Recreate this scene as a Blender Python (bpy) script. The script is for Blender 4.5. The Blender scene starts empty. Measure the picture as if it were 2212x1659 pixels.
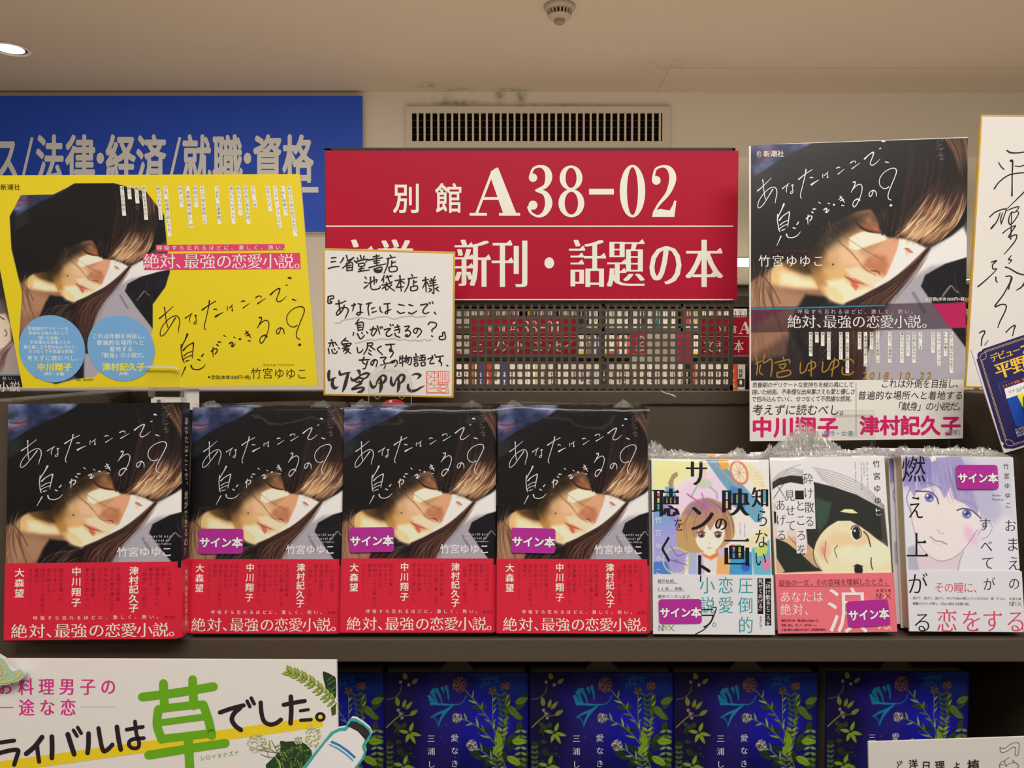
import bpy, math, random
import numpy as np
from mathutils import Vector, Matrix
from mathutils.geometry import tessellate_polygon

# ------------------------------------------------------------------ camera, world, lights, exposure
SC = bpy.context.scene
COL = SC.collection
F, CX, CY, HOR, CZ = 1660.0, 1106.0, 829.5, 770.0, 1.5
PITCH = math.atan((CY - HOR) / F)
cam_d = bpy.data.cameras.new('camera')
cam_d.sensor_width = 36.0
cam_d.lens = F / 2212.0 * 36.0
cam_d.clip_start = 0.02
cam = bpy.data.objects.new('camera', cam_d)
COL.objects.link(cam)
cam.location = (0, 0, CZ)
cam.rotation_euler = (math.pi / 2 - PITCH, 0, 0)
SC.camera = cam
SC.view_settings.view_transform = 'Standard'
SC.view_settings.look = 'None'
SC.view_settings.gamma = 1.0
SC.view_settings.use_curve_mapping = False
SC.view_settings.exposure = -0.45

world = bpy.data.worlds.new('world')
SC.world = world
world.use_nodes = True
world.node_tree.nodes['Background'].inputs[0].default_value = (1.0, 0.86, 0.70, 1)
world.node_tree.nodes['Background'].inputs[1].default_value = 0.16


def area(name, loc, size, power, col, rot=(0, 0, 0), sy=None):
    l = bpy.data.lights.new(name, 'AREA')
    l.energy = power
    l.color = col
    l.shape = 'RECTANGLE'
    l.size = size
    l.size_y = sy or size
    o = bpy.data.objects.new(name, l)
    COL.objects.link(o)
    o.location = loc
    o.rotation_euler = rot
    return o


WARM = (1.0, 0.985, 0.965)
area('ceiling_and_fill_lamp', (0.35, -0.50, CZ + 1.08), 1.6, 47, WARM, (math.radians(10), 0, 0), 0.6)
area('ceiling_and_fill_lamp', (-0.5, -1.7, CZ + 1.08), 1.2, 9, WARM, (math.radians(25), 0, 0), 0.5)  # added fill from behind the camera, brightens the low front items
area('ceiling_and_fill_lamp', (-1.9, 0.1, CZ + 1.08), 0.6, 12, WARM, (0, 0, 0), 0.6)
area('ceiling_and_fill_lamp', (1.9, 0.1, CZ + 1.08), 0.6, 8, WARM, (0, 0, 0), 0.6)
area('ceiling_and_fill_lamp', (-1.0, 1.9, CZ + 1.10), 1.2, 16, WARM, (0, 0, 0), 0.4)  # added out-of-view fill that washes the wall beyond the signs
area('ceiling_and_fill_lamp', (0.2, 5.2, CZ + 0.83), 2.5, 75, WARM, (0, 0, 0), 0.6)
area('ceiling_and_fill_lamp', (2.4, 7.6, CZ + 0.83), 2.5, 50, WARM, (0, 0, 0), 0.6)
# added upward fill lights that brighten ceilings and bulkhead, standing in for bounce
area('ceiling_fill', (0.4, -1.5, 1.34), 5.0, 60, (1.0, 0.91, 0.80), (math.radians(180), 0, 0), 1.6)
area('aisle_fill', (0.4, 1.95, 0.5), 4.5, 50, (1.0, 0.87, 0.72), (math.radians(180), 0, 0), 1.4)

area('aisle_fill', (1.8, 7.0, 0.05), 7.0, 100, (1.0, 0.88, 0.72), (math.radians(180), 0, 0), 4.0)  # added fill that lifts the far lower ceiling

# ------------------------------------------------------------------ projection helpers
FW = Vector((0, math.cos(PITCH), -math.sin(PITCH)))
UPV = Vector((0, math.sin(PITCH), math.cos(PITCH)))
C0 = Vector((0, 0, CZ))


def rdir(px, py):
    return FW + Vector((1, 0, 0)) * ((px - CX) / F) + UPV * ((CY - py) / F)


def at(px, py, Y):
    d = rdir(px, py)
    return C0 + d * (Y / d.y)


class Frame:
    """a flat face standing in the room: origin bottom-left, x right, z up, y into the depth"""
    def __init__(s, BL, BR, TL, Yb, Yt, Yr=None):
        O = at(BL[0], BL[1], Yb)
        R = at(BR[0], BR[1], Yb if Yr is None else Yr)
        T = at(TL[0], TL[1], Yt)
        ex, ez = R - O, T - O
        s.W = ex.length
        ex.normalize()
        s.H0 = ez.length
        n = ez.cross(ex).normalized()
        ez2 = ex.cross(n).normalized()
        s.H = ez.dot(ez2)
        M = Matrix.Identity(4)
        for i in range(3):
            M[i][0], M[i][1], M[i][2], M[i][3] = ex[i], n[i], ez2[i], O[i]
        s.M = M
        s.O, s.ex, s.n, s.ez = np.array(O), np.array(ex), np.array(n), np.array(ez2)

    def px(s, xs, ys):
        """photograph pixels -> local x, z on the face"""
        xs, ys = np.asarray(xs, float), np.asarray(ys, float)
        D = (np.array(FW)[None] + np.outer((xs - CX) / F, [1, 0, 0]) + np.outer((CY - ys) / F, np.array(UPV)))
        c = np.array(C0)
        t = np.dot(s.O - c, s.n) / (D @ s.n)
        P = c + D * t[:, None] - s.O
        return P @ s.ex, P @ s.ez

    def crop(s, ox, oy, sc):
        return lambda xs, ys: s.px(ox + np.asarray(xs, float) / sc, oy + np.asarray(ys, float) / sc)


def homog(src, dst):
    A, b = [], []
    for (x, y), (u, v) in zip(src, dst):
        A.append([x, y, 1, 0, 0, 0, -u * x, -u * y]); b.append(u)
        A.append([0, 0, 0, x, y, 1, -v * x, -v * y]); b.append(v)
    h = np.linalg.solve(np.array(A, float), np.array(b, float))

    def f(xs, ys):
        xs, ys = np.asarray(xs, float), np.asarray(ys, float)
        w = h[6] * xs + h[7] * ys + 1
        return (h[0] * xs + h[1] * ys + h[2]) / w, (h[3] * xs + h[4] * ys + h[5]) / w
    return f


def quadmap(TL, TR, BR, BL, W, H):
    return homog([TL, TR, BR, BL], [(0, H), (W, H), (W, 0), (0, 0)])


def affine(src, dst):
    A = np.array([[x, y, 1] for x, y in src], float)
    M, _, _, _ = np.linalg.lstsq(A, np.array(dst, float), rcond=None)
    return lambda xs, ys: tuple((np.stack([np.asarray(xs, float), np.asarray(ys, float), np.ones(len(xs))], 1) @ M).T)


# ------------------------------------------------------------------ colour and materials
GAIN = 1.25


def lin(c):
    c = np.asarray(c, float) / 255.0
    return np.where(c <= 0.04045, c / 12.92, ((c + 0.055) / 1.055) ** 2.4)


def alb(c, g=None):
    return np.clip(lin(c) * (GAIN if g is None else g), 0, 0.92)


MATS = {}


def mat(name, c=None, rough=0.5, g=None, spec=0.3, metal=0.0, emit=0, bump=0, bscale=200, var=0, coat=0, vcol=False, vscale=30):
    if name in MATS:
        return MATS[name]
    m = bpy.data.materials.new(name)
    m.use_nodes = True
    nt = m.node_tree
    b = nt.nodes['Principled BSDF']
    b.inputs['Roughness'].default_value = rough
    b.inputs['Specular IOR Level'].default_value = spec
    b.inputs['Metallic'].default_value = metal
    b.inputs['Coat Weight'].default_value = coat
    b.inputs['Coat Roughness'].default_value = 0.15
    if c is not None:
        a = alb(c, g)
        b.inputs['Base Color'].default_value = (*a, 1)
    tc = nt.nodes.new('ShaderNodeTexCoord')
    if vcol:
        at_ = nt.nodes.new('ShaderNodeAttribute')
        at_.attribute_name = 'Col'
        nt.links.new(at_.outputs['Color'], b.inputs['Base Color'])
    elif var:
        n = nt.nodes.new('ShaderNodeTexNoise')
        n.inputs['Scale'].default_value = vscale
        n.inputs['Detail'].default_value = 5
        nt.links.new(tc.outputs['Object'], n.inputs['Vector'])
        mx = nt.nodes.new('ShaderNodeMix')
        mx.data_type = 'RGBA'
        mx.inputs[6].default_value = (*np.clip(a * (1 - var), 0, 1), 1)
        mx.inputs[7].default_value = (*np.clip(a * (1 + var), 0, 1), 1)
        nt.links.new(n.outputs['Fac'], mx.inputs[0])
        nt.links.new(mx.outputs[2], b.inputs['Base Color'])
    if bump:
        n = nt.nodes.new('ShaderNodeTexNoise')
        n.inputs['Scale'].default_value = bscale
        n.inputs['Detail'].default_value = 4
        nt.links.new(tc.outputs['Object'], n.inputs['Vector'])
        bp = nt.nodes.new('ShaderNodeBump')
        bp.inputs['Strength'].default_value = bump
        bp.inputs['Distance'].default_value = 0.002
        nt.links.new(n.outputs['Fac'], bp.inputs['Height'])
        nt.links.new(bp.outputs['Normal'], b.inputs['Normal'])
    if emit:
        b.inputs['Emission Color'].default_value = (1, 0.95, 0.86, 1)
        b.inputs['Emission Strength'].default_value = emit
    MATS[name] = m
    return m


def ink(c, rough=0.45):
    """printing ink: one material per colour"""
    return mat('ink_%02x%02x%02x' % tuple(int(v) for v in c), c, rough)


def film(name, fac=0.10, rough=0.1, tint=(1, 1, 1), white=0.0, bump=0.0, bscale=60, fres=0.3):
    if name in MATS:
        return MATS[name]
    m = bpy.data.materials.new(name)
    m.use_nodes = True
    nt = m.node_tree
    nt.nodes.clear()
    out = nt.nodes.new('ShaderNodeOutputMaterial')
    tr = nt.nodes.new('ShaderNodeBsdfTransparent')
    tr.inputs[0].default_value = (*tint, 1)
    gl = nt.nodes.new('ShaderNodeBsdfGlossy')
    gl.inputs['Roughness'].default_value = rough
    lw = nt.nodes.new('ShaderNodeLayerWeight')
    lw.inputs['Blend'].default_value = 0.16
    ma = nt.nodes.new('ShaderNodeMath')
    ma.operation = 'MULTIPLY_ADD'
    ma.inputs[1].default_value = fres
    ma.inputs[2].default_value = fac
    nt.links.new(lw.outputs['Facing'], ma.inputs[0])
    mx = nt.nodes.new('ShaderNodeMixShader')
    nt.links.new(ma.outputs[0], mx.inputs[0])
    nt.links.new(tr.outputs[0], mx.inputs[1])
    nt.links.new(gl.outputs[0], mx.inputs[2])
    last = mx
    if white:
        df = nt.nodes.new('ShaderNodeBsdfDiffuse')
        df.inputs[0].default_value = (0.85, 0.83, 0.78, 1)
        m2 = nt.nodes.new('ShaderNodeMixShader')
        m2.inputs[0].default_value = white
        nt.links.new(mx.outputs[0], m2.inputs[1])
        nt.links.new(df.outputs[0], m2.inputs[2])
        last = m2
    if bump:
        tc = nt.nodes.new('ShaderNodeTexCoord')
        n = nt.nodes.new('ShaderNodeTexNoise')
        n.inputs['Scale'].default_value = bscale
        n.inputs['Detail'].default_value = 3
        n.inputs['Distortion'].default_value = 1.2
        nt.links.new(tc.outputs['Object'], n.inputs['Vector'])
        bp = nt.nodes.new('ShaderNodeBump')
        bp.inputs['Strength'].default_value = bump
        bp.inputs['Distance'].default_value = 0.003
        nt.links.new(n.outputs['Fac'], bp.inputs['Height'])
        nt.links.new(bp.outputs['Normal'], gl.inputs['Normal'])
    nt.links.new(last.outputs[0], out.inputs[0])
    MATS[name] = m
    return m


# ------------------------------------------------------------------ object helpers
def link(o, parent=None):
    COL.objects.link(o)
    if parent is not None:
        o.parent = parent
    return o


def obj(name, me, parent=None, **kw):
    o = bpy.data.objects.new(name, me)
    link(o, parent)
    for k, v in kw.items():
        o[k] = v
    return o


def thing(name, label, cat, M=None, group=None):
    o = bpy.data.objects.new(name, None)
    o.empty_display_size = 0.02
    link(o)
    if M is not None:
        o.matrix_world = M
    o['label'] = label
    o['category'] = cat
    if group:
        o['group'] = group
    return o


def tag(o, label, cat, group=None):
    o['label'] = label
    o['category'] = cat
    if group:
        o['group'] = group
    return o


def dup(root, M, label, group=None, skip=()):
    def cp(o, p):
        c = o.copy()
        link(c)
        if p is not None:
            c.parent = p
            c.matrix_parent_inverse = o.matrix_parent_inverse
        for ch in o.children:
            if ch.name.split('.')[0] not in skip:
                cp(ch, c)
        return c
    r = cp(root, None)
    r.matrix_world = M
    r['label'] = label
    if group:
        r['group'] = group
    return r


class MB:
    """collects shapes into one mesh; materials are picked per face"""
    def __init__(s):
        s.v, s.f, s.mi, s.m, s.sm = [], [], [], [], []

    def mid(s, m):
        if m not in s.m:
            s.m.append(m)
        return s.m.index(m)

    def add(s, vs, fs, m, smooth=False):
        n = len(s.v)
        s.v.extend([tuple(map(float, v)) for v in vs])
        i = s.mid(m)
        for f in fs:
            s.f.append(tuple(int(k) + n for k in f))
            s.mi.append(i)
            s.sm.append(smooth)

    def box(s, x0, y0, z0, x1, y1, z1, m, bev=0.0):
        if bev <= 0:
            vs = [(x0, y0, z0), (x1, y0, z0), (x1, y1, z0), (x0, y1, z0), (x0, y0, z1), (x1, y0, z1), (x1, y1, z1), (x0, y1, z1)]
            s.add(vs, [(0, 3, 2, 1), (4, 5, 6, 7), (0, 1, 5, 4), (1, 2, 6, 5), (2, 3, 7, 6), (3, 0, 4, 7)], m)
        else:
            import bmesh
            bm = bmesh.new()
            bmesh.ops.create_cube(bm, size=1)
            for v in bm.verts:
                v.co = Vector(((x0 + x1) / 2 + v.co.x * (x1 - x0), (y0 + y1) / 2 + v.co.y * (y1 - y0), (z0 + z1) / 2 + v.co.z * (z1 - z0)))
            bmesh.ops.bevel(bm, geom=bm.edges[:], offset=bev, segments=2, affect='EDGES', profile=0.5)
            bm.verts.index_update()
            s.add([v.co for v in bm.verts], [[v.index for v in f.verts] for f in bm.faces], m)
            bm.free()

    def prism(s, pts, y0, y1, m, mside=None, back=None):
        """outline in x, z extruded along y (y0 front)"""
        n = len(pts)
        area_ = sum(pts[i][0] * pts[(i + 1) % n][1] - pts[(i + 1) % n][0] * pts[i][1] for i in range(n))
        if area_ < 0:
            pts = pts[::-1]
        tri = tessellate_polygon([[Vector((p[0], p[1], 0)) for p in pts]])
        vs = [(p[0], y0, p[1]) for p in pts] + [(p[0], y1, p[1]) for p in pts]
        s.add(vs, [t for t in tri], m)
        s.add(vs, [(a + n, b + n, c + n) for a, b, c in tri], back or mside or m)
        s.add(vs, [(i, (i + 1) % n, (i + 1) % n + n, i + n) for i in range(n)], mside or m)

    def lathe(s, prof, m, c=(0, 0, 0), seg=32, smooth=True, axis='z'):
        vs, fs = [], []
        for r, z in prof:
            for k in range(seg):
                a = 2 * math.pi * k / seg
                p = (r * math.cos(a), r * math.sin(a), z)
                if axis == 'y':
                    p = (p[0], p[2], p[1])
                vs.append((p[0] + c[0], p[1] + c[1], p[2] + c[2]))
        for i in range(len(prof) - 1):
            for k in range(seg):
                fs.append((i * seg + k, i * seg + (k + 1) % seg, (i + 1) * seg + (k + 1) % seg, (i + 1) * seg + k))
        s.add(vs, fs, m, smooth)

    def tube(s, pts, r, m, seg=8):
        pts = [Vector(p) for p in pts]
        vs, fs = [], []
        for i, p in enumerate(pts):
            d = (pts[min(i + 1, len(pts) - 1)] - pts[max(i - 1, 0)]).normalized()
            a = d.orthogonal().normalized()
            b = d.cross(a)
            for k in range(seg):
                t = 2 * math.pi * k / seg
                vs.append(p + a * r * math.cos(t) + b * r * math.sin(t))
        for i in range(len(pts) - 1):
            for k in range(seg):
                fs.append((i * seg + k, i * seg + (k + 1) % seg, (i + 1) * seg + (k + 1) % seg, (i + 1) * seg + k))
        s.add(vs, fs, m, True)

    def mesh(s, name):
        me = bpy.data.meshes.new(name)
        me.from_pydata(s.v, [], s.f)
        for m in s.m:
            me.materials.append(m)
        me.polygons.foreach_set('material_index', s.mi)
        me.polygons.foreach_set('use_smooth', s.sm)
        me.update()
        return me

    def build(s, name, parent=None, **kw):
        return obj(name, s.mesh(name), parent, **kw)


# ------------------------------------------------------------------ lettering
_fc = bpy.data.curves.new('glyph', 'FONT')
_fo = bpy.data.objects.new('glyph', _fc)
COL.objects.link(_fo)
_GL = {}
_SER = {}


def glyph(ch, off=0.0, res=3, serif=False):
    k = (ch, off, res, serif)
    if k in _GL:
        return _GL[k]
    _fc.body, _fc.offset, _fc.resolution_u = ch, off, res
    dg = bpy.context.evaluated_depsgraph_get()
    dg.update()
    e = _fo.evaluated_get(dg)
    m = e.to_mesh()
    V = np.array([[v.co.x, v.co.y] for v in m.vertices]).reshape(-1, 2)
    P = [tuple(p.vertices) for p in m.polygons]
    SER = []
    adv = max(0.25, (V[:, 0].max() + 0.04) if len(V) else 0.4)
    if serif and len(V):
        cnt = {}
        for p in P:
            for i in range(len(p)):
                a, b = p[i], p[(i + 1) % len(p)]
                cnt[(a, b)] = 1
        # weld by position so boundaries can be followed
        nxt = {}
        key = lambda i: (round(V[i][0], 4), round(V[i][1], 4))
        E = {}
        for (a, b) in cnt:
            E[(key(a), key(b))] = E.get((key(a), key(b)), 0) + 1
        for (a, b) in list(E):
            if (b, a) not in E and a != b:
                nxt[a] = b
        prv = {b: a for a, b in nxt.items()}
        ar = 0
        for p in P[:1]:
            q = V[list(p)]
            ar = sum(q[i][0] * q[(i + 1) % len(q)][1] - q[(i + 1) % len(q)][0] * q[i][1] for i in range(len(q)))
        if ar < 0:
            nxt, prv = prv, nxt
        ex, et = [], []
        for a, b in list(nxt.items()):
            h = b[1] - a[1]
            if 0.015 < h < 0.10 and abs(b[0] - a[0]) < 0.35 * h and a in prv and b in nxt:
                p0, n1 = prv[a], nxt[b]
                d0 = (a[0] - p0[0], a[1] - p0[1])
                d1 = (n1[0] - b[0], n1[1] - b[1])
                if d0[0] > 0.05 and abs(d0[1]) < 0.3 * d0[0] and d1[0] < -0.05 and abs(d1[1]) < -0.3 * d1[0]:
                    n = len(V) + len(ex)
                    ex += [(b[0] + 0.006, b[1] - h * 0.5), (b[0] - 0.15, b[1] - h * 0.1), (b[0] - 0.05, b[1] + 0.062)]
                    et.append((n, n + 2, n + 1) if True else 0)
        if ex:
            V = np.vstack([V, ex])
            SER = et
    e.to_mesh_clear()
    _GL[k] = (V, P, adv)
    _SER[k] = SER
    return _GL[k]


def spline(pts, n=6, closed=False):
    P = np.array(pts, float)
    if len(P) < 3:
        return P
    if closed:
        Q = np.vstack([P[-1], P, P[0], P[1]])
    else:
        Q = np.vstack([2 * P[0] - P[1], P, 2 * P[-1] - P[-2]])
    out = []
    for i in range(1, len(Q) - 2):
        a, b, c, d = Q[i - 1], Q[i], Q[i + 1], Q[i + 2]
        for k in range(n):
            t = k / n
            out.append(0.5 * ((2 * b) + (-a + c) * t + (2 * a - 5 * b + 4 * c - d) * t * t + (-a + 3 * b - 3 * c + d) * t ** 3))
    if not closed:
        out.append(Q[-2])
    return np.array(out)


BOLD = dict(bold=0.022)
HEAVY = dict(bold=0.036)
MINCHO = dict(off=-0.012, stamp=0.012, serif=True)
MINB = dict(off=-0.012, stamp=0.041, serif=True)
SMALLM = dict(off=-0.010, stamp=0.010)
VPUNCT = '、。，．'
VROT = 'ー―—「」『』（）()～…'


class Print:
    """flat ink on a face: glyphs, pen strokes and patches in one mesh, drawn in layout units mapped to the face"""
    def __init__(s, mp, lift=0.00010, k=1.0):
        s.mp, s.lift = mp, lift
        s.mb = MB()
        s.n = 0
        s.k = k

    def put(s, xy, faces, col, layer=0):
        xy = np.asarray(xy, float)
        X, Z = s.mp(xy[:, 0], xy[:, 1])
        s.n += 1
        y = -(s.lift + s.k * (0.00008 * layer + 0.000009 * (s.n % 8)))
        s.mb.add(np.stack([X, np.full(len(X), y), Z], 1), faces, col if isinstance(col, bpy.types.Material) else ink(col))

    def char(s, ch, x, y, size, col, sx=1.0, off=0.0, stamp=0.0, serif=False, bold=0.0, rot=0.0, layer=1, ey=(0, 1), ex=(1, 0), res=3, vert=False):
        V, P, adv = glyph(ch, off, res, serif)
        if not len(V):
            return adv
        G = V.copy()
        if vert:
            if ch in VPUNCT:
                G = G + [0.58, 0.58]
            elif ch in VROT:
                c = np.array([0.5, 0.38])
                D = G - c
                G = np.stack([D[:, 1], -D[:, 0]], 1) + c
        if rot:
            c = np.array([0.5, 0.38])
            D = G - c
            a = math.radians(rot)
            G = np.stack([D[:, 0] * math.cos(a) - D[:, 1] * math.sin(a), D[:, 0] * math.sin(a) + D[:, 1] * math.cos(a)], 1) + c
        if bold:
            D = [(bold * math.cos(a), bold * math.sin(a)) for a in (np.arange(6) * math.pi / 3 if bold > .028 else np.arange(4) * math.pi / 2 + .78)]
        else:
            D = [(d, 0) for d in (tuple(stamp * np.array((-1, -.5, 0, .5, 1))) if stamp > 0.025 else ((-stamp, stamp) if stamp else (0,)))]
        for dx, dy in D:
            gx, gy = (G[:, 0] + dx) * size * sx, (0.88 - G[:, 1] - dy) * size
            xx = x + gx * ex[0] + gy * ey[0]
            yy = y + gx * ex[1] + gy * ey[1]
            s.put(np.stack([xx, yy], 1), P, col, layer)
            if (dx, dy) == D[-1] and _SER[(ch, off, res, serif)]:
                s.put(np.stack([xx, yy], 1), _SER[(ch, off, res, serif)], col, layer)
        return adv

    def row(s, text, x, y, size, col, pitch=None, jit=0, **kw):
        """left to right, (x, y) = top-left of the first em box"""
        ex = kw.get('ex', (1, 0))
        rnd = random.Random(len(text) * 7 + int(x))
        sx = kw.get('sx', 1.0)
        for ch in text:
            if ch in ' 　':
                a = (pitch or size * sx) * (0.5 if ch == ' ' else 1)
            else:
                k2 = dict(kw)
                if jit:
                    k2['rot'] = kw.get('rot', 0) + rnd.uniform(-jit, jit)
                adv = s.char(ch, x, y, size, col, **k2)
                a = pitch if pitch else (size * sx if ord(ch) > 0x2000 else adv * size * sx)
            x += a * ex[0]
            y += a * ex[1]
        return x

    def col(s, text, xc, y, size, col, pitch=None, **kw):
        """top to bottom, xc = centre of the column, y = top"""
        ey = kw.get('ey', (0, 1))
        p = pitch or size
        for ch in text:
            if ch not in ' 　':
                s.char(ch, xc - size * kw.get('sx', 1) / 2, y, size, col, vert=True, **kw)
            xc += p * ey[0]
            y += p * ey[1]
        return y

    def pen(s, pts, w, col, layer=1, smooth=5, cap=True):
        pts = np.array(pts, float)
        if pts.shape[1] == 2:
            pts = np.hstack([pts, np.full((len(pts), 1), w)])
        if smooth and len(pts) > 2:
            pts = spline(pts, smooth)
        P, W = pts[:, :2], pts[:, 2] / 2
        n = len(P)
        T = np.zeros_like(P)
        T[1:-1] = P[2:] - P[:-2]
        T[0], T[-1] = P[1] - P[0], P[-1] - P[-2]
        T /= np.maximum(np.linalg.norm(T, axis=1, keepdims=True), 1e-9)
        N = np.stack([-T[:, 1], T[:, 0]], 1)
        L, R = P + N * W[:, None], P - N * W[:, None]
        vs = np.vstack([L, R])
        fs = [(i, i + 1, n + i + 1, n + i) for i in range(n - 1)]
        s.put(vs, fs, col, layer)
        if cap:
            for i in (0, n - 1):
                s.disc(P[i][0], P[i][1], W[i], W[i], col, layer, 10)

    def disc(s, x, y, rx, ry, col, layer=1, n=40, rot=0):
        a = np.linspace(0, 2 * math.pi, n, endpoint=False)
        X, Y = rx * np.cos(a), ry * np.sin(a)
        c, q = math.cos(math.radians(rot)), math.sin(math.radians(rot))
        s.put(np.stack([x + X * c - Y * q, y + X * q + Y * c], 1), [tuple(range(n))], col, layer)

    def ring(s, x, y, ro, ri, col, layer=1, n=40):
        a = np.linspace(0, 2 * math.pi, n, endpoint=False)
        o = np.stack([x + ro[0] * np.cos(a), y + ro[1] * np.sin(a)], 1)
        i_ = np.stack([x + ri[0] * np.cos(a), y + ri[1] * np.sin(a)], 1)
        s.put(np.vstack([o, i_]), [(k, (k + 1) % n, n + (k + 1) % n, n + k) for k in range(n)], col, layer)

    def poly(s, pts, col, layer=0, smooth=0):
        if smooth:
            pts = spline(pts, smooth, True)
        tri = tessellate_polygon([[Vector((p[0], p[1], 0)) for p in pts]])
        s.put(pts, tri, col, layer)

    def rect(s, x0, y0, x1, y1, col, layer=0):
        s.poly([(x0, y0), (x1, y0), (x1, y1), (x0, y1)], col, layer)

    def build(s, name, parent=None, **kw):
        return s.mb.build(name, parent, **kw)


# ------------------------------------------------------------------ painted print: a fine grid of coloured points
def vnoise(ny, nx, gy, gx, seed):
    r = np.random.RandomState(seed).rand(gy + 2, gx + 2)
    y = np.linspace(0, gy, ny)
    x = np.linspace(0, gx, nx)
    yi, xi = y.astype(int), x.astype(int)
    fy, fx = (y - yi)[:, None], (x - xi)[None]
    fy, fx = fy * fy * (3 - 2 * fy), fx * fx * (3 - 2 * fx)
    a, b = r[yi][:, xi], r[yi][:, xi + 1]
    c, d = r[yi + 1][:, xi], r[yi + 1][:, xi + 1]
    return (a * (1 - fx) + b * fx) * (1 - fy) + (c * (1 - fx) + d * fx) * fy


class Canvas:
    def __init__(s, x0, y0, x1, y1, nx, ny, base=(128, 128, 128)):
        s.nx, s.ny = nx, ny
        s.xs, s.ys = np.linspace(x0, x1, nx), np.linspace(y0, y1, ny)
        s.X, s.Y = np.meshgrid(s.xs, s.ys)
        s.I = np.zeros((ny, nx, 3)) + np.array(base, float)
        s.px = abs(x1 - x0) / nx

    def _win(s, x0, y0, x1, y1):
        i0, i1 = np.searchsorted(s.xs, [x0, x1])
        j0, j1 = np.searchsorted(s.ys, [y0, y1])
        return slice(max(j0 - 1, 0), min(j1 + 1, s.ny)), slice(max(i0 - 1, 0), min(i1 + 1, s.nx))

    def _mix(s, w, A, col):
        if not A.size:
            return
        c = col(s.X[w], s.Y[w]) if callable(col) else np.array(col, float)
        s.I[w] = s.I[w] * (1 - A[..., None]) + c * A[..., None]

    def sdf(s, w, P):
        X, Y = s.X[w], s.Y[w]
        d2 = np.full(X.shape, 1e18)
        ins = np.zeros(X.shape, bool)
        n = len(P)
        for i in range(n):
            ax, ay = P[i]
            bx, by = P[(i + 1) % n]
            ex, ey = bx - ax, by - ay
            t = np.clip(((X - ax) * ex + (Y - ay) * ey) / max(ex * ex + ey * ey, 1e-12), 0, 1)
            d2 = np.minimum(d2, (X - ax - t * ex) ** 2 + (Y - ay - t * ey) ** 2)
            if ey != 0:
                c = ((ay > Y) != (by > Y)) & (X < ex * (Y - ay) / ey + ax)
                ins ^= c
        d = np.sqrt(d2)
        return np.where(ins, -d, d)

    def fill(s, P, col, soft=None, a=1.0, smooth=0):
        P = np.array(P, float)
        if smooth:
            P = spline(P, smooth, True)
        soft = max(soft or 0, s.px * 1.2)
        w = s._win(P[:, 0].min() - soft, P[:, 1].min() - soft, P[:, 0].max() + soft, P[:, 1].max() + soft)
        if s.X[w].size == 0:
            return
        d = s.sdf(w, P)
        t = np.clip(0.5 - d / soft, 0, 1)
        s._mix(w, t * t * (3 - 2 * t) * a, col)

    def ell(s, cx, cy, rx, ry, col, soft=0.3, a=1.0, rot=0):
        R = max(rx, ry) * (1 + soft)
        w = s._win(cx - R, cy - R, cx + R, cy + R)
        if s.X[w].size == 0:
            return
        c, q = math.cos(math.radians(rot)), math.sin(math.radians(rot))
        X, Y = s.X[w] - cx, s.Y[w] - cy
        r = np.sqrt(((X * c + Y * q) / rx) ** 2 + ((-X * q + Y * c) / ry) ** 2)
        t = np.clip((1 + soft / 2 - r) / max(soft, 1e-3), 0, 1)
        s._mix(w, t * t * (3 - 2 * t) * a, col)

    def line(s, pts, wd, col, a=1.0, smooth=5):
        pts = np.array(pts, float)
        if pts.shape[1] == 2:
            pts = np.hstack([pts, np.full((len(pts), 1), wd)])
        if smooth and len(pts) > 2:
            pts = spline(pts, smooth)
        m = pts[:, 2].max() + s.px * 1.5
        w = s._win(pts[:, 0].min() - m, pts[:, 1].min() - m, pts[:, 0].max() + m, pts[:, 1].max() + m)
        X, Y = s.X[w], s.Y[w]
        if X.size == 0:
            return
        A = np.zeros(X.shape)
        for i in range(len(pts) - 1):
            ax, ay, aw = pts[i]
            bx, by, bw = pts[i + 1]
            ex, ey = bx - ax, by - ay
            t = np.clip(((X - ax) * ex + (Y - ay) * ey) / max(ex * ex + ey * ey, 1e-12), 0, 1)
            d = np.sqrt((X - ax - t * ex) ** 2 + (Y - ay - t * ey) ** 2)
            hw = (aw + (bw - aw) * t) / 2
            A = np.maximum(A, np.clip((hw - d) / s.px + 0.6, 0, 1) * np.clip(hw * 2 / s.px, 0.15, 1))
        s._mix(w, A * a, col)

    def mesh(s, name, pos, m, gain=None, flip=False):
        """pos(S, T) -> X, Y, Z arrays for s in 0..1 across and t in 0..1 down"""
        S, T = np.meshgrid(np.linspace(0, 1, s.nx), np.linspace(0, 1, s.ny))
        X, Y, Z = pos(S, T)
        co = np.stack([X, np.broadcast_to(Y, X.shape), Z], -1).reshape(-1, 3)
        me = bpy.data.meshes.new(name)
        nv, nf = s.nx * s.ny, (s.nx - 1) * (s.ny - 1)
        idx = np.arange(nv).reshape(s.ny, s.nx)
        q = np.stack([idx[1:, :-1], idx[1:, 1:], idx[:-1, 1:], idx[:-1, :-1]], -1).reshape(-1)
        me.vertices.add(nv)
        me.vertices.foreach_set('co', co.ravel())
        me.loops.add(nf * 4)
        me.loops.foreach_set('vertex_index', q)
        me.polygons.add(nf)
        me.polygons.foreach_set('loop_start', np.arange(0, nf * 4, 4))
        me.polygons.foreach_set('use_smooth', np.ones(nf, bool))
        me.update(calc_edges=True)
        ca = me.color_attributes.new('Col', 'FLOAT_COLOR', 'POINT')
        c = np.clip(lin(np.clip(s.I, 0, 255)) * (GAIN if gain is None else gain), 0, 0.92).reshape(-1, 3)
        ca.data.foreach_set('color', np.hstack([c, np.ones((nv, 1))]).astype(np.float32).ravel())
        me.materials.append(m)
        return me
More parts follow.
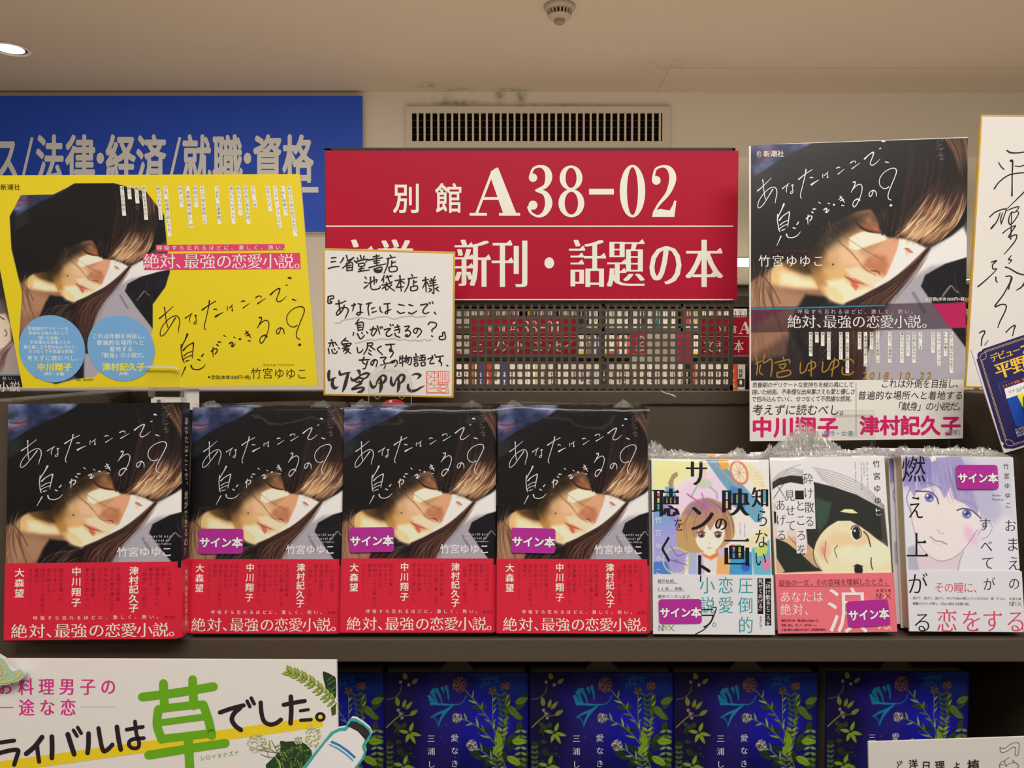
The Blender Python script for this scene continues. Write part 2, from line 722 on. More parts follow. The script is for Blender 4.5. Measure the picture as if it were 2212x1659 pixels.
# ------------------------------------------------------------------ cover pictures
def strands(cv, A, B, n, cols, w=(1.2, 3), a=(0.3, 0.9), jit=6, seed=1, part=(0, 1)):
    """fine lines between two guide curves"""
    r = random.Random(seed)
    A, B = spline(A, 4), spline(B, 4)
    m = min(len(A), len(B))
    A = A[np.linspace(0, len(A) - 1, m).astype(int)]
    B = B[np.linspace(0, len(B) - 1, m).astype(int)]
    for _ in range(n):
        t = r.uniform(*part)
        P = A * (1 - t) + B * t
        i0 = r.randint(0, max(0, int(m * .45)))
        i1 = r.randint(min(m - 1, i0 + m // 3 + 1), m - 1)
        if i1 - i0 < 2:
            continue
        P = P[i0:i1 + 1]
        k = len(P)
        off = np.linspace(0, 1, k)[:, None] * np.array([[r.gauss(0, jit), r.gauss(0, jit)]]) + np.array([[r.gauss(0, jit * .4), r.gauss(0, jit * .4)]])
        ph, fr_, am = r.uniform(0, 6.3), r.uniform(2, 6), r.gauss(0, jit * .35)
        off = off + (np.sin(np.linspace(0, fr_, k) + ph) * am)[:, None] * np.array([[1, .6]])
        ww = r.uniform(*w)
        W = ww * np.sin(np.linspace(0.15, math.pi - 0.15, k)) ** 0.7
        cv.line(np.hstack([P + off, W[:, None]]), 1, r.choice(cols), r.uniform(*a), smooth=0)


def portrait(cv):
    """a woman's tilted face in hard side light under dark hair, in layout units"""
    H, Wd = cv.ny, cv.nx
    Yf = lambda L: [(147 + 1.167 * (x - 99), 60 + 1.167 * (y - 214)) for x, y in L]
    Bf = lambda L: [(147 + .9644 * (x - 97), 60 + .9644 * (y - 180)) for x, y in L]
    cv.I[:] = (19, 17, 20)
    # blurred backdrop, upper left
    n1, n2 = vnoise(H, Wd, 17, 14, 3), vnoise(H, Wd, 60, 40, 4)
    bg = np.stack([26 + 120 * n1 ** 1.8, 34 + 118 * n1 ** 1.7, 60 + 120 * n1 ** 1.4], -1) * (0.75 + 0.35 * n2[..., None])

    def bgc(X, Y):
        i = np.searchsorted(cv.ys, Y[:, 0]).clip(0, H - 1)
        j = np.searchsorted(cv.xs, X[0]).clip(0, Wd - 1)
        return bg[i][:, j]
    cv.fill([(60, -200), (700, -200), (613, -46), (510, 18), (400, 72), (300, 120), (205, 185), (120, 240), (60, 330)], bgc, 14)
    cv.fill(Bf([(20, -60), (250, -60), (215, 70), (150, 140), (20, 190)]), (170, 176, 196), 60, .3)
    cv.line(Bf([(130, 195), (180, 200), (240, 190)]), 14, (120, 30, 45), .7)
    cv.line(Bf([(120, 250), (160, 235), (215, 215)]), 12, (130, 35, 40), .55)
    cv.fill(Bf([(20, 330), (130, 300), (210, 300), (215, 600), (190, 800), (60, 830), (20, 800)]), (38, 40, 44), 70, .75)
    # seat and window, right
    cv.fill([(1500, 470), (1500, 1700), (430, 1700), (600, 1250), (760, 1000), (860, 880), (1000, 720), (1080, 600), (1200, 540)], (163, 158, 168), 20)
    cv.fill([(1500, 440), (1258, 480), (1150, 560), (1040, 640), (960, 740), (900, 800), (1080, 700), (1500, 640)], (226, 222, 218), 40)
    cv.fill([(1235, 480), (1500, 300), (1500, 560), (1270, 560)], (60, 58, 62), 20, .9)
    cv.line([(1215, 620), (1260, 560), (1320, 520)], 10, (235, 232, 225), .9)
    cv.fill(Yf([(853, 850), (872, 800), (960, 752), (1090, 715), (1300, 680), (1500, 800), (1500, 1500), (1300, 1450), (1180, 1300), (1045, 1110), (930, 960)]), (20, 20, 26), 9)
    cv.fill(Yf([(1060, 760), (1300, 700), (1300, 860), (1120, 880)]), (28, 30, 48), 60, .6)
    cv.line(Yf([(950, 890), (985, 850), (1005, 870), (1020, 880)]), 4, (175, 160, 140), .8)
    cv.line(Yf([(985, 850), (960, 885), (930, 915)]), 4, (175, 160, 140), .7)
    cv.line(Yf([(1000, 800), (1010, 850), (1060, 960)]), 3, (120, 90, 70), .6)
    cv.line(Yf([(820, 880), (850, 930), (870, 965)]), 16, (105, 100, 112), .6)
    r = random.Random(5)
    for _ in range(60):
        x, y = r.uniform(850, 1350), r.uniform(700, 1250)
        cv.line([(x, y), (x + r.uniform(-6, 6), y + r.uniform(4, 16))], 2, (210, 205, 200), .35)
    # neck and shoulder
    cv.fill([(90, 800), (180, 740), (330, 700), (480, 760), (560, 850), (600, 940), (420, 900), (360, 1000), (330, 1150), (90, 1200)], (148, 108, 82), 30)
    cv.fill([(150, 830), (300, 810), (420, 850), (380, 960), (200, 1010), (130, 980)], (176, 132, 104), 60, .7)
    cv.fill([(235, 720), (262, 672), (300, 655), (345, 690), (420, 715), (478, 735), (500, 800), (470, 806), (380, 800), (300, 792), (240, 775)], (226, 190, 128), 44, .95)
    cv.fill([(300, 715), (400, 735), (480, 770), (490, 800), (380, 795), (300, 775)], (250, 232, 196), 44, .85)
    cv.fill([(262, 640), (420, 560), (480, 700), (430, 722), (350, 700), (295, 660)], (104, 72, 32), 50, .95)
    cv.fill([(430, 835), (560, 850), (700, 900), (700, 1700), (330, 1700), (345, 1010), (390, 900)], (24, 20, 24), 26)
    cv.fill([(120, 1180), (330, 1050), (420, 1150), (400, 1300), (130, 1300)], (50, 38, 40), 60, .6)
    # collar and clothes below
    cv.fill([(655, 1000), (740, 1040), (765, 1130), (740, 1280), (690, 1300), (640, 1150)], (205, 196, 190), 18, .95)
    cv.fill([(120, 1330), (520, 1330), (640, 1500), (560, 1650), (120, 1650)], (74, 76, 108), 30, .9)
    cv.fill([(300, 1450), (520, 1480), (520, 1600), (330, 1600)], (38, 38, 52), 30, .8)
    # face
    face = [(560, 470), (650, 420), (760, 385), (900, 420), (1010, 520), (1062, 585), (1048, 622), (1010, 662), (955, 705), (900, 742), (840, 772),
            (790, 796), (745, 818), (700, 845), (655, 872), (610, 882), (575, 872), (540, 848), (512, 818), (490, 780), (468, 738), (448, 690), (430, 620), (450, 550), (500, 500)]

    def fc(X, Y):
        t = np.clip((X * 0.8 + Y * 0.55 - 690) / 380, 0, 1)[..., None]
        c = np.array([138, 92, 44]) * (1 - t) + np.array([214, 170, 136]) * t
        t2 = np.clip((Y - 640) / 240, 0, 1)[..., None]
        return c * (1 - .55 * t2) + np.array([240, 212, 160]) * .55 * t2
    cv.fill(face, fc, 22, smooth=3)
    cv.fill([(540, 470), (760, 385), (840, 420), (800, 470), (700, 480), (600, 540), (500, 640), (440, 640)], (82, 52, 30), 80, .75)
    cv.fill([(430, 600), (500, 560), (520, 700), (560, 800), (520, 830), (480, 770)], (172, 120, 48), 50, .55)
    cv.fill([(520, 700), (640, 680), (660, 760), (620, 850), (560, 850)], (226, 180, 118), 60, .7)
    cv.fill([(520, 800), (600, 790), (700, 830), (800, 780), (900, 730), (850, 775), (720, 850), (620, 884), (560, 868)], (250, 230, 196), 60, .75)
    cv.fill([(560, 850), (640, 825), (690, 850), (620, 888)], (250, 226, 180), 40, .8)
    # light, nose and mouth, traced at twice the scale
    Qf = lambda L: [(105.2 + .6224 * x, -116 + .6224 * y) for x, y in L]
    Ql = lambda L: [(105.2 + .6224 * x, -116 + .6224 * y, w_ * .6224) for x, y, w_ in L]
    cv.fill(Qf([(700, 720), (900, 690), (1060, 640), (1150, 700), (1130, 860), (1050, 960), (900, 960), (760, 900)]), (166, 118, 84), 60, .8)
    cv.fill(Qf([(860, 760), (1000, 740), (1080, 820), (1040, 920), (930, 880)]), (196, 150, 116), 50, .7)
    cv.fill(Qf([(620, 960), (800, 950), (900, 1050), (980, 1180), (960, 1300), (820, 1330), (680, 1250)]), (222, 182, 136), 90, .75)
    cv.fill(Qf([(780, 1120), (960, 1170), (1040, 1230), (960, 1320), (820, 1260)]), (228, 190, 152), 50, .7)
    cv.fill(Qf([(880, 1060), (930, 1030), (1010, 1005), (1120, 1020), (1245, 1035), (1215, 1075), (1100, 1110), (1010, 1140), (940, 1165), (885, 1140)]), (255, 238, 206), 16, .96)
    cv.fill(Qf([(850, 1320), (960, 1300), (1010, 1330), (1100, 1370), (1180, 1410), (1120, 1470), (1010, 1440), (900, 1390)]), (240, 214, 182), 24, .9)
    cv.fill(Qf([(700, 1420), (840, 1400), (940, 1500), (1100, 1470), (1250, 1400), (1180, 1490), (1010, 1570), (880, 1615), (760, 1570)]), (252, 234, 196), 34, .9)
    cv.fill(Qf([(690, 1470), (760, 1460), (840, 1540), (840, 1600), (760, 1580)]), (236, 202, 146), 26, .8)
    cv.fill(Qf([(1290, 1060), (1370, 1075), (1470, 1120), (1545, 1150), (1450, 1225), (1355, 1345), (1255, 1435), (1140, 1505), (1060, 1530), (1110, 1450), (1180, 1400), (1245, 1250)]), (255, 244, 222), 12, .98)
    cv.fill(Qf([(1255, 1040), (1300, 1060), (1296, 1120), (1270, 1200), (1235, 1280), (1195, 1375), (1160, 1392), (1120, 1365), (1060, 1345), (1012, 1312), (1000, 1275), (1040, 1215), (1110, 1150), (1180, 1092)]), (212, 158, 122), 13, .97)
    cv.fill(Qf([(1030, 1240), (1100, 1200), (1190, 1220), (1210, 1290), (1180, 1370), (1120, 1350), (1040, 1320), (1010, 1290)]), (176, 112, 76), 34, .85)
    cv.fill(Qf([(1060, 1225), (1130, 1200), (1150, 1250), (1080, 1290)]), (196, 136, 100), 26, .6)
    cv.line(Ql([(1062, 1338, 5), (1100, 1340, 12), (1130, 1352, 12), (1138, 1372, 5)]), 1, (112, 56, 34), .9)
    cv.line(Ql([(1005, 1290, 4), (1010, 1318, 6), (1050, 1345, 6)]), 1, (150, 88, 58), .7)
    # closed eye, lashes, brow
    cv.fill(Qf([(920, 900), (980, 900), (1080, 950), (1200, 990), (1250, 1035), (1120, 1025), (1030, 1010), (960, 975)]), (132, 82, 54), 22, .8)
    cv.fill(Qf([(1060, 965), (1160, 985), (1220, 1020), (1100, 1012)]), (186, 100, 60), 12, .7)
    cv.line(Ql([(915, 905, 5), (950, 945, 13), (1000, 985, 16), (1060, 1012, 12), (1150, 1022, 6), (1240, 1036, 4)]), 1, (40, 20, 18), .95)
    for k in range(16):
        t = k / 15
        x, y = 960 + 260 * t, 960 + 66 * t ** .7
        cv.line(Ql([(x, y, 4), (x + 14, y + 24, 3), (x + 34, y + 34, 1.5)]), 1, (34, 18, 16), .8)
    for k in range(12):
        cv.line(Ql([(1010 + k * 10, 800 + k * 4, 3), (1050 + k * 10, 820 + k * 6, 6), (1100 + k * 8, 860 + k * 6, 2)]), 1, (40, 28, 28), .55)
    cv.fill(Qf([(1342, 1158), (1375, 1165), (1412, 1195), (1385, 1200), (1352, 1180)]), (206, 128, 88), 6, .9)
    cv.line(Ql([(1335, 1155, 3), (1370, 1160, 7), (1415, 1196, 4)]), 1, (84, 40, 30), .9)
    cv.line(Ql([(1345, 1180, 2), (1365, 1208, 5), (1385, 1214, 2)]), 1, (120, 70, 50), .7)
    # mouth
    cv.fill(Qf([(860, 1385), (930, 1398), (1010, 1440), (1000, 1452), (950, 1442), (890, 1420)]), (206, 122, 98), 9, .85)
    cv.fill(Qf([(892, 1412), (950, 1438), (962, 1470), (940, 1502), (908, 1465)]), (200, 84, 72), 11, .85)
    cv.fill(Qf([(930, 1440), (952, 1446), (950, 1480), (936, 1480)]), (220, 110, 96), 7, .7)
    cv.line(Ql([(846, 1380, 5), (880, 1400, 8), (930, 1426, 6), (1000, 1446, 5), (1050, 1466, 2)]), 1, (100, 44, 36), .85)
    cv.ell(571, 680, 5.5, 5.5, (48, 28, 20), .4)
    # hair beneath the chin
    cv.fill([(1066, 590), (1072, 612), (1002, 712), (930, 790), (862, 870), (812, 960), (778, 1060), (750, 1160), (740, 1300), (470, 1300), (480, 1100), (600, 960), (640, 880), (720, 846), (860, 772), (1000, 676)], (52, 30, 28), 14, .97)
    cv.fill([(480, 1000), (640, 900), (660, 1290), (470, 1300)], (26, 18, 22), 30, .9)
    br = [(110, 70, 54), (76, 48, 42), (150, 104, 80), (30, 20, 20), (24, 16, 18), (24, 16, 18), (20, 14, 16), (56, 36, 34)]
    strands(cv, [(1062, 600), (980, 690), (860, 790), (700, 880), (640, 1000), (600, 1280)], [(1072, 614), (1000, 715), (915, 810), (850, 900), (800, 1020), (750, 1280)], 170, br, (1.6, 4.5), (.3, .9), 16, 7)
    strands(cv, [(720, 860), (660, 940), (640, 1060), (700, 1200)], [(900, 820), (820, 930), (760, 1080), (720, 1260)], 70, [(168, 124, 96), (36, 22, 24), (120, 80, 62), (24, 16, 18)], (1.4, 3.2), (.35, .85), 22, 27)
    gold = [(198, 160, 110), (160, 120, 80), (220, 190, 150), (120, 80, 54)]
    strands(cv, [(350, 1010), (420, 960), (500, 900), (600, 890)], [(480, 1250), (540, 1150), (600, 1050), (660, 940)], 60, gold, (1.2, 3), (.25, .75), 22, 8)
    # hair mass above and left
    hair = [(60, 350), (150, 320), (260, 260), (340, 215), (440, 150), (560, 50), (640, -160), (1600, -160), (1500, 200), (1290, 430), (1235, 500), (1180, 545), (1110, 580),
            (1050, 602), (990, 570), (930, 552), (850, 545), (812, 505), (800, 450), (765, 395), (690, 408), (600, 446), (540, 500), (490, 560), (440, 640), (380, 650), (300, 660), (240, 700), (150, 690), (100, 640)]
    cv.fill(hair, (17, 15, 17), 20)
    cv.fill(Bf([(-60, 250), (110, 290), (110, 800), (60, 800), (-100, 800)]), (20, 18, 20), 40, .9)
    cv.fill([(560, 500), (640, 440), (760, 395), (810, 470), (760, 440), (640, 500), (540, 590), (470, 660)], (50, 30, 18), 60, .6)
    cv.ell(560, 470, 150, 90, (19, 16, 16), 1.3, .8, -35)
    cv.ell(450, 600, 70, 110, (26, 19, 14), 1.4, .8, 10)
    # lit fringe
    lit = [(222, 176, 128), (176, 122, 82), (140, 92, 62), (236, 206, 166), (96, 58, 42), (60, 36, 30), (28, 18, 18)]
    strands(cv, [(900, -60), (950, 120), (930, 300), (900, 430), (880, 545)], [(1240, -40), (1300, 160), (1275, 320), (1225, 450), (1160, 560)], 240, [(34, 24, 24), (28, 20, 20), (46, 30, 28), (62, 40, 34)], (2, 5), (.2, .6), 9, 11)
    strands(cv, [(1080, 240), (1010, 340), (930, 450), (870, 548)], [(1275, 240), (1262, 330), (1225, 450), (1130, 580)], 170, [(96, 62, 48), (70, 44, 38), (124, 84, 60), (34, 22, 22)], (1.6, 4), (.25, .7), 10, 18)
    strands(cv, [(1060, 330), (990, 430), (920, 500), (860, 548)], [(1262, 330), (1235, 430), (1180, 510), (1070, 600)], 330, lit, (2, 5), (.45, .95), 9, 12)
    strands(cv, [(1000, 430), (950, 490), (905, 540)], [(1200, 470), (1120, 540), (1050, 598)], 130, [(244, 220, 180), (214, 170, 120), (150, 100, 66)], (2, 4.5), (.5, .95), 8, 13)
    strands(cv, [(820, 380), (815, 440), (835, 530)], [(960, 330), (930, 450), (900, 550)], 70, [(20, 14, 14), (52, 32, 26), (84, 54, 40)], (2.5, 5), (.5, .9), 8, 14)
    strands(cv, [(1080, -60), (1130, 20), (1190, 120), (1230, 260)], [(1240, -60), (1260, 40), (1270, 140), (1275, 260)], 110, [(110, 76, 56), (70, 46, 38), (40, 28, 26), (150, 112, 84)], (1.5, 4), (.3, .8), 8, 15)
    r = random.Random(9)
    for _ in range(40):
        x, y = r.uniform(1085, 1120) + r.random() * 40, r.uniform(-40, 150)
        cv.line([(x, y), (x + r.uniform(4, 16), y + r.uniform(-5, 5))], 2.5, (190, 170, 150), .7)
    for x0 in (850, 880, 905):
        cv.line([(x0 + 20, 330), (x0 - 5, 440), (x0 - 25, 530)], 9, (16, 10, 10), .8)
    # loose strands over the face
    cv.line([(545, 450), (560, 500), (605, 560), (690, 650), (740, 710), (795, 742)], 3, (90, 54, 38), .75)
    cv.line([(548, 470), (600, 560), (660, 610), (700, 660)], 3, (76, 44, 32), .6)
    cv.line([(560, 465), (640, 540), (740, 610), (830, 662)], 3, (110, 70, 46), .8)
    cv.line([(640, 430), (680, 520), (700, 560)], 2, (120, 84, 54), .5)
    for _ in range(26):
        x, y = r.uniform(500, 600), r.uniform(440, 620)
        cv.line([(x, y), (x + r.uniform(-8, 2), y + r.uniform(8, 30))], 2.2, (214, 160, 96), .45)
    # lit hair at the nape
    strands(cv, [(150, 640), (165, 760), (150, 900), (140, 1060)], [(270, 620), (240, 740), (250, 860), (330, 1060)], 90, [(150, 108, 78), (204, 162, 122), (96, 62, 46), (50, 32, 28), (36, 24, 22)], (1.4, 3.6), (.25, .8), 26, 16)
    strands(cv, [(160, 900), (150, 1000), (150, 1250)], [(380, 900), (420, 1000), (500, 1250)], 70, [(130, 92, 74), (80, 54, 48), (190, 150, 118), (44, 30, 30)], (1.2, 3), (.2, .6), 26, 17)
    cv.line([(200, 720), (260, 800), (300, 880)], 4, (50, 26, 22), .8)
    # slight grain
    g = np.random.RandomState(2).normal(0, 2.2, (H, Wd, 1))
    cv.I = np.clip(cv.I + g, 0, 255)


def art_pastel(nx=230, ny=230):
    """pastel collage of a girl, bicycle and shoes; layout = zoomed photograph units"""
    cv = Canvas(92, 215, 1010, 1105, nx, ny, (230, 218, 214))
    cv.fill([(80, 200), (560, 200), (420, 330), (200, 460), (80, 460)], (236, 232, 160), 160)
    cv.fill([(560, 300), (700, 380), (680, 640), (300, 640), (200, 500), (380, 380)], (228, 200, 222), 120)
    cv.fill([(200, 220), (245, 300), (235, 400), (180, 440), (110, 420), (140, 300)], (222, 220, 150), 12, .8)
    cv.fill([(215, 400), (250, 330), (290, 310), (295, 345), (262, 372), (255, 420), (230, 450)], (150, 130, 96), 8, .9)
    cv.fill([(190, 430), (260, 425), (280, 500), (215, 560)], (80, 150, 190), 14, .8)
    # running figure
    cv.fill([(430, 395), (470, 360), (540, 370), (570, 420), (540, 440), (440, 435)], (186, 200, 176), 10, .9)
    cv.line([(440, 430), (415, 470), (395, 510)], 12, (150, 166, 178), .9)
    cv.line([(545, 430), (590, 470), (600, 515)], 12, (150, 166, 178), .9)
    cv.line([(505, 215), (505, 300), (500, 360)], 26, (222, 196, 170), .8)
    # shoe and pipe
    cv.fill([(510, 215), (620, 215), (720, 320), (900, 520), (960, 600), (940, 700), (890, 700), (800, 600), (640, 400)], (92, 158, 186), 10, .95)
    cv.line([(530, 215), (640, 330), (800, 520), (920, 640)], 16, (150, 138, 170), .8)
    cv.line([(560, 215), (680, 340), (850, 520)], 6, (222, 150, 110), .8)
    cv.fill([(610, 215), (690, 215), (700, 280), (640, 290)], (244, 164, 70), 12)
    cv.fill([(800, 215), (880, 250), (960, 340), (980, 470), (920, 440), (830, 340)], (240, 216, 178), 12)
    cv.ell(775, 315, 70, 100, (206, 120, 100), .1, .9, -20)
    cv.ell(775, 315, 52, 80, (240, 220, 190), .1, 1, -20)
    for a in range(0, 360, 40):
        cv.line([(775, 315), (775 + 50 * math.cos(math.radians(a)), 315 + 78 * math.sin(math.radians(a)))], 4, (190, 110, 100), .7)
    for k in range(5):
        cv.line([(890 + k * 12, 320 + k * 22), (950 + k * 6, 300 + k * 30)], 4, (200, 170, 140), .7)
    cv.fill([(700, 420), (760, 430), (850, 500), (800, 620), (700, 560)], (60, 120, 190), 20, .75)
    # blue foliage left
    cv.fill([(95, 620), (160, 560), (240, 640), (300, 740), (260, 800), (100, 800)], (110, 150, 206), 20, .9)
    cv.fill([(95, 560), (180, 540), (300, 620), (320, 760), (260, 700), (180, 640)], (146, 120, 186), 22, .8)
    cv.fill([(95, 740), (260, 720), (360, 900), (330, 1105), (95, 1105)], (150, 150, 214), 30, .9)
    cv.fill([(95, 1010), (200, 1010), (230, 1105), (95, 1105)], (60, 116, 196), 14, .9)
    # girl
    cv.fill([(380, 900), (460, 880), (540, 900), (640, 860), (680, 1105), (360, 1105)], (196, 176, 212), 14)
    cv.fill([(560, 980), (690, 960), (720, 1105), (560, 1105)], (244, 168, 90), 30, .85)
    cv.fill([(360, 930), (420, 900), (430, 1105), (370, 1105)], (150, 176, 206), 12, .8)
    cv.fill([(470, 900), (590, 900), (600, 960), (545, 990), (480, 960)], (240, 126, 50), 8)
    cv.fill([(478, 880), (580, 880), (580, 940), (530, 965), (482, 940)], (248, 226, 200), 6)
    cv.fill([(480, 970), (540, 1000), (590, 970), (580, 1105), (490, 1105)], (214, 212, 214), 6)
    cv.fill([(290, 900), (275, 780), (320, 640), (380, 560), (470, 520), (560, 520), (650, 570), (710, 660), (730, 780), (700, 840), (620, 900), (420, 940), (340, 920)], (186, 150, 100), 10, smooth=3)
    cv.fill([(330, 640), (400, 550), (520, 515), (640, 560), (700, 640), (560, 640), (420, 660)], (150, 116, 150), 50, .85)
    cv.fill([(420, 750), (470, 700), (600, 690), (650, 740), (640, 840), (590, 905), (530, 945), (470, 915), (430, 860)], (250, 228, 206), 6, smooth=3)
    cv.fill([(400, 800), (430, 640), (560, 580), (700, 680), (690, 860), (655, 780), (640, 720), (600, 740), (580, 700), (540, 770), (510, 720), (480, 790), (450, 760), (430, 830)], (176, 130, 110), 5, .95)
    strands(cv, [(520, 520), (380, 620), (320, 760), (330, 900)], [(520, 520), (480, 600), (440, 700), (430, 800)], 40, [(120, 84, 66), (214, 180, 126), (150, 110, 90)], (2, 5), (.4, .8), 8, 21)
    strands(cv, [(520, 520), (600, 600), (640, 700), (670, 850)], [(540, 520), (690, 620), (730, 740), (710, 860)], 30, [(120, 84, 66), (214, 180, 126)], (2, 5), (.4, .8), 8, 22)
    for x in (470, 600):
        cv.ell(x, 800, 27, 24, (110, 84, 84), .25)
        cv.ell(x, 806, 14, 14, (60, 44, 50), .3)
        cv.line([(x - 32, 786), (x, 772), (x + 32, 784)], 6, (60, 40, 40))
        cv.ell(x - 8, 794, 5, 5, (240, 236, 236), .3)
    cv.line([(530, 862), (534, 870)], 4, (190, 140, 120))
    cv.line([(512, 902), (545, 900)], 4, (150, 90, 84))
    cv.line([(365, 485), (470, 560), (560, 640)], 12, (186, 90, 150), .9)
    cv.line([(480, 480), (500, 560), (510, 700)], 10, (170, 90, 170), .8)
    # arm and books right
    cv.fill([(800, 860), (880, 800), (960, 720), (1000, 740), (990, 820), (850, 900)], (250, 214, 170), 10)
    cv.fill([(700, 900), (860, 930), (860, 1105), (680, 1105)], (50, 140, 196), 14, .9)
    cv.fill([(860, 900), (940, 880), (1000, 830), (1005, 1105), (870, 1105)], (84, 170, 196), 10, .9)
    cv.fill([(880, 900), (960, 860), (990, 900), (960, 960), (890, 960)], (206, 214, 80), 8, .8)
    cv.fill([(930, 1000), (1000, 960), (1005, 1050), (950, 1080)], (226, 120, 160), 8, .8)
    cv.ell(810, 1040, 36, 40, (40, 90, 190), .3, .8)
    # bicycle wheel
    for r_ in (96,):
        a = np.linspace(0, 2 * math.pi, 40)
        cv.line([(270 + 100 * math.cos(t), 1000 + 98 * math.sin(t)) for t in a], 9, (206, 206, 110), .9, smooth=0)
    for a in range(0, 360, 24):
        cv.line([(270, 1000), (270 + 95 * math.cos(math.radians(a)), 1000 + 92 * math.sin(math.radians(a)))], 2.5, (110, 96, 150), .7)
    cv.line([(230, 890), (280, 960), (360, 940)], 8, (140, 90, 130), .8)
    cv.line([(210, 990), (350, 1030)], 7, (120, 80, 130), .8)
    return cv


def art_sideways(nx=220, ny=220):
    """ink and wash face lying sideways under black hair on white"""
    cv = Canvas(88, 200, 1000, 1110, nx, ny, (217, 214, 216))
    cv.fill([(95, 560), (250, 560), (420, 700), (470, 1105), (95, 1105)], (216, 176, 140), 30)
    cv.fill([(95, 600), (300, 600), (300, 820), (95, 820)], (214, 206, 206), 30, .8)
    cv.fill([(95, 395), (150, 360), (240, 340), (340, 350), (345, 415), (240, 395), (140, 420), (95, 450)], (44, 42, 40), 6)
    cv.fill([(412, 392), (560, 430), (760, 500), (970, 620), (985, 930), (860, 830), (790, 760), (700, 705), (580, 705), (500, 770), (440, 850), (400, 930), (350, 880), (345, 760), (420, 640)], (42, 44, 42), 7)
    cv.fill([(430, 520), (560, 560), (520, 700), (440, 800), (420, 640)], (60, 84, 70), 30, .8)
    cv.fill([(940, 610), (975, 620), (985, 900), (940, 890)], (70, 66, 60), 10, .9)
    for k in range(7):
        cv.line([(420 + k * 12, 280 + 16 * k), (620, 330 + 20 * k), (820, 430 + 18 * k), (975, 590 + 6 * k)], 3.2, (70, 66, 62), .8)
    for k in range(6):
        cv.line([(95, 380 + k * 14), (160, 320 + k * 12), (250, 285 + 14 * k), (345, 305 + 8 * k)], 3, (70, 64, 58), .8)
    cv.line([(100, 520), (150, 450), (190, 400)], 4, (50, 46, 44))
    cv.line([(135, 425), (170, 480), (200, 540)], 4, (50, 46, 44))
    cv.line([(190, 340), (230, 290), (330, 255)], 3, (90, 80, 74), .8)
    # face, chin to the left
    cv.fill([(985, 915), (900, 850), (830, 790), (760, 745), (680, 705), (590, 705), (520, 745), (460, 800), (415, 870), (392, 950), (400, 1020), (430, 1070), (460, 1110), (1010, 1110), (1010, 940)], (238, 216, 178), 7)
    cv.ell(720, 930, 190, 90, (246, 226, 196), .9, .7)
    cv.ell(600, 850, 90, 60, (238, 186, 140), 1.0, .55)
    cv.ell(760, 850, 90, 60, (234, 180, 136), 1.0, .5)
    cv.ell(480, 930, 50, 70, (232, 170, 140), 1.0, .6)
    cv.ell(880, 960, 100, 90, (246, 238, 200), .8, .7)
    cv.line([(590, 705), (520, 745), (460, 800), (415, 870), (392, 950), (402, 1020), (440, 1085)], 6, (60, 48, 40))
    cv.ell(735, 800, 40, 62, (236, 232, 224), .15)
    cv.ell(738, 800, 31, 50, (34, 32, 32), .15)
    cv.ell(728, 782, 8, 9, (230, 230, 230), .2)
    cv.line([(700, 770), (715, 748), (750, 745), (778, 790), (770, 830), (740, 850)], 7, (40, 34, 32))
    cv.line([(800, 790), (830, 830), (846, 905)], 9, (48, 38, 34))
    cv.ell(740, 1085, 34, 40, (36, 34, 34), .15)
    cv.line([(705, 1060), (730, 1045), (775, 1060)], 7, (40, 34, 32))
    cv.line([(846, 995), (842, 1040), (850, 1085)], 8, (48, 38, 34))
    cv.line([(585, 895), (560, 925), (568, 960), (575, 990)], 5, (70, 54, 46))
    cv.line([(495, 865), (485, 930), (480, 980), (500, 1030)], 5, (120, 70, 60))
    cv.ell(470, 935, 14, 36, (220, 140, 120), .5, .8)
    cv.fill([(622, 632), (660, 612), (720, 615), (765, 648), (700, 645)], (232, 232, 170), 5)
    cv.ell(910, 625, 5, 16, (226, 226, 226), .2)
    cv.fill([(100, 830), (190, 870), (300, 960), (390, 1050), (460, 1090), (100, 1100)], (38, 46, 40), 6)
    cv.fill([(100, 985), (160, 1090), (100, 1110)], (206, 170, 130), 6)
    for k in range(8):
        cv.line([(190 + 16 * k, 800 + 20 * k), (260 + 14 * k, 900), (350 + 12 * k, 1040), (400 + 8 * k, 1090)], 2.6, (84, 66, 50), .8)
    cv.fill([(95, 620), (122, 630), (122, 700), (95, 720)], (30, 30, 30), 5)
    return cv


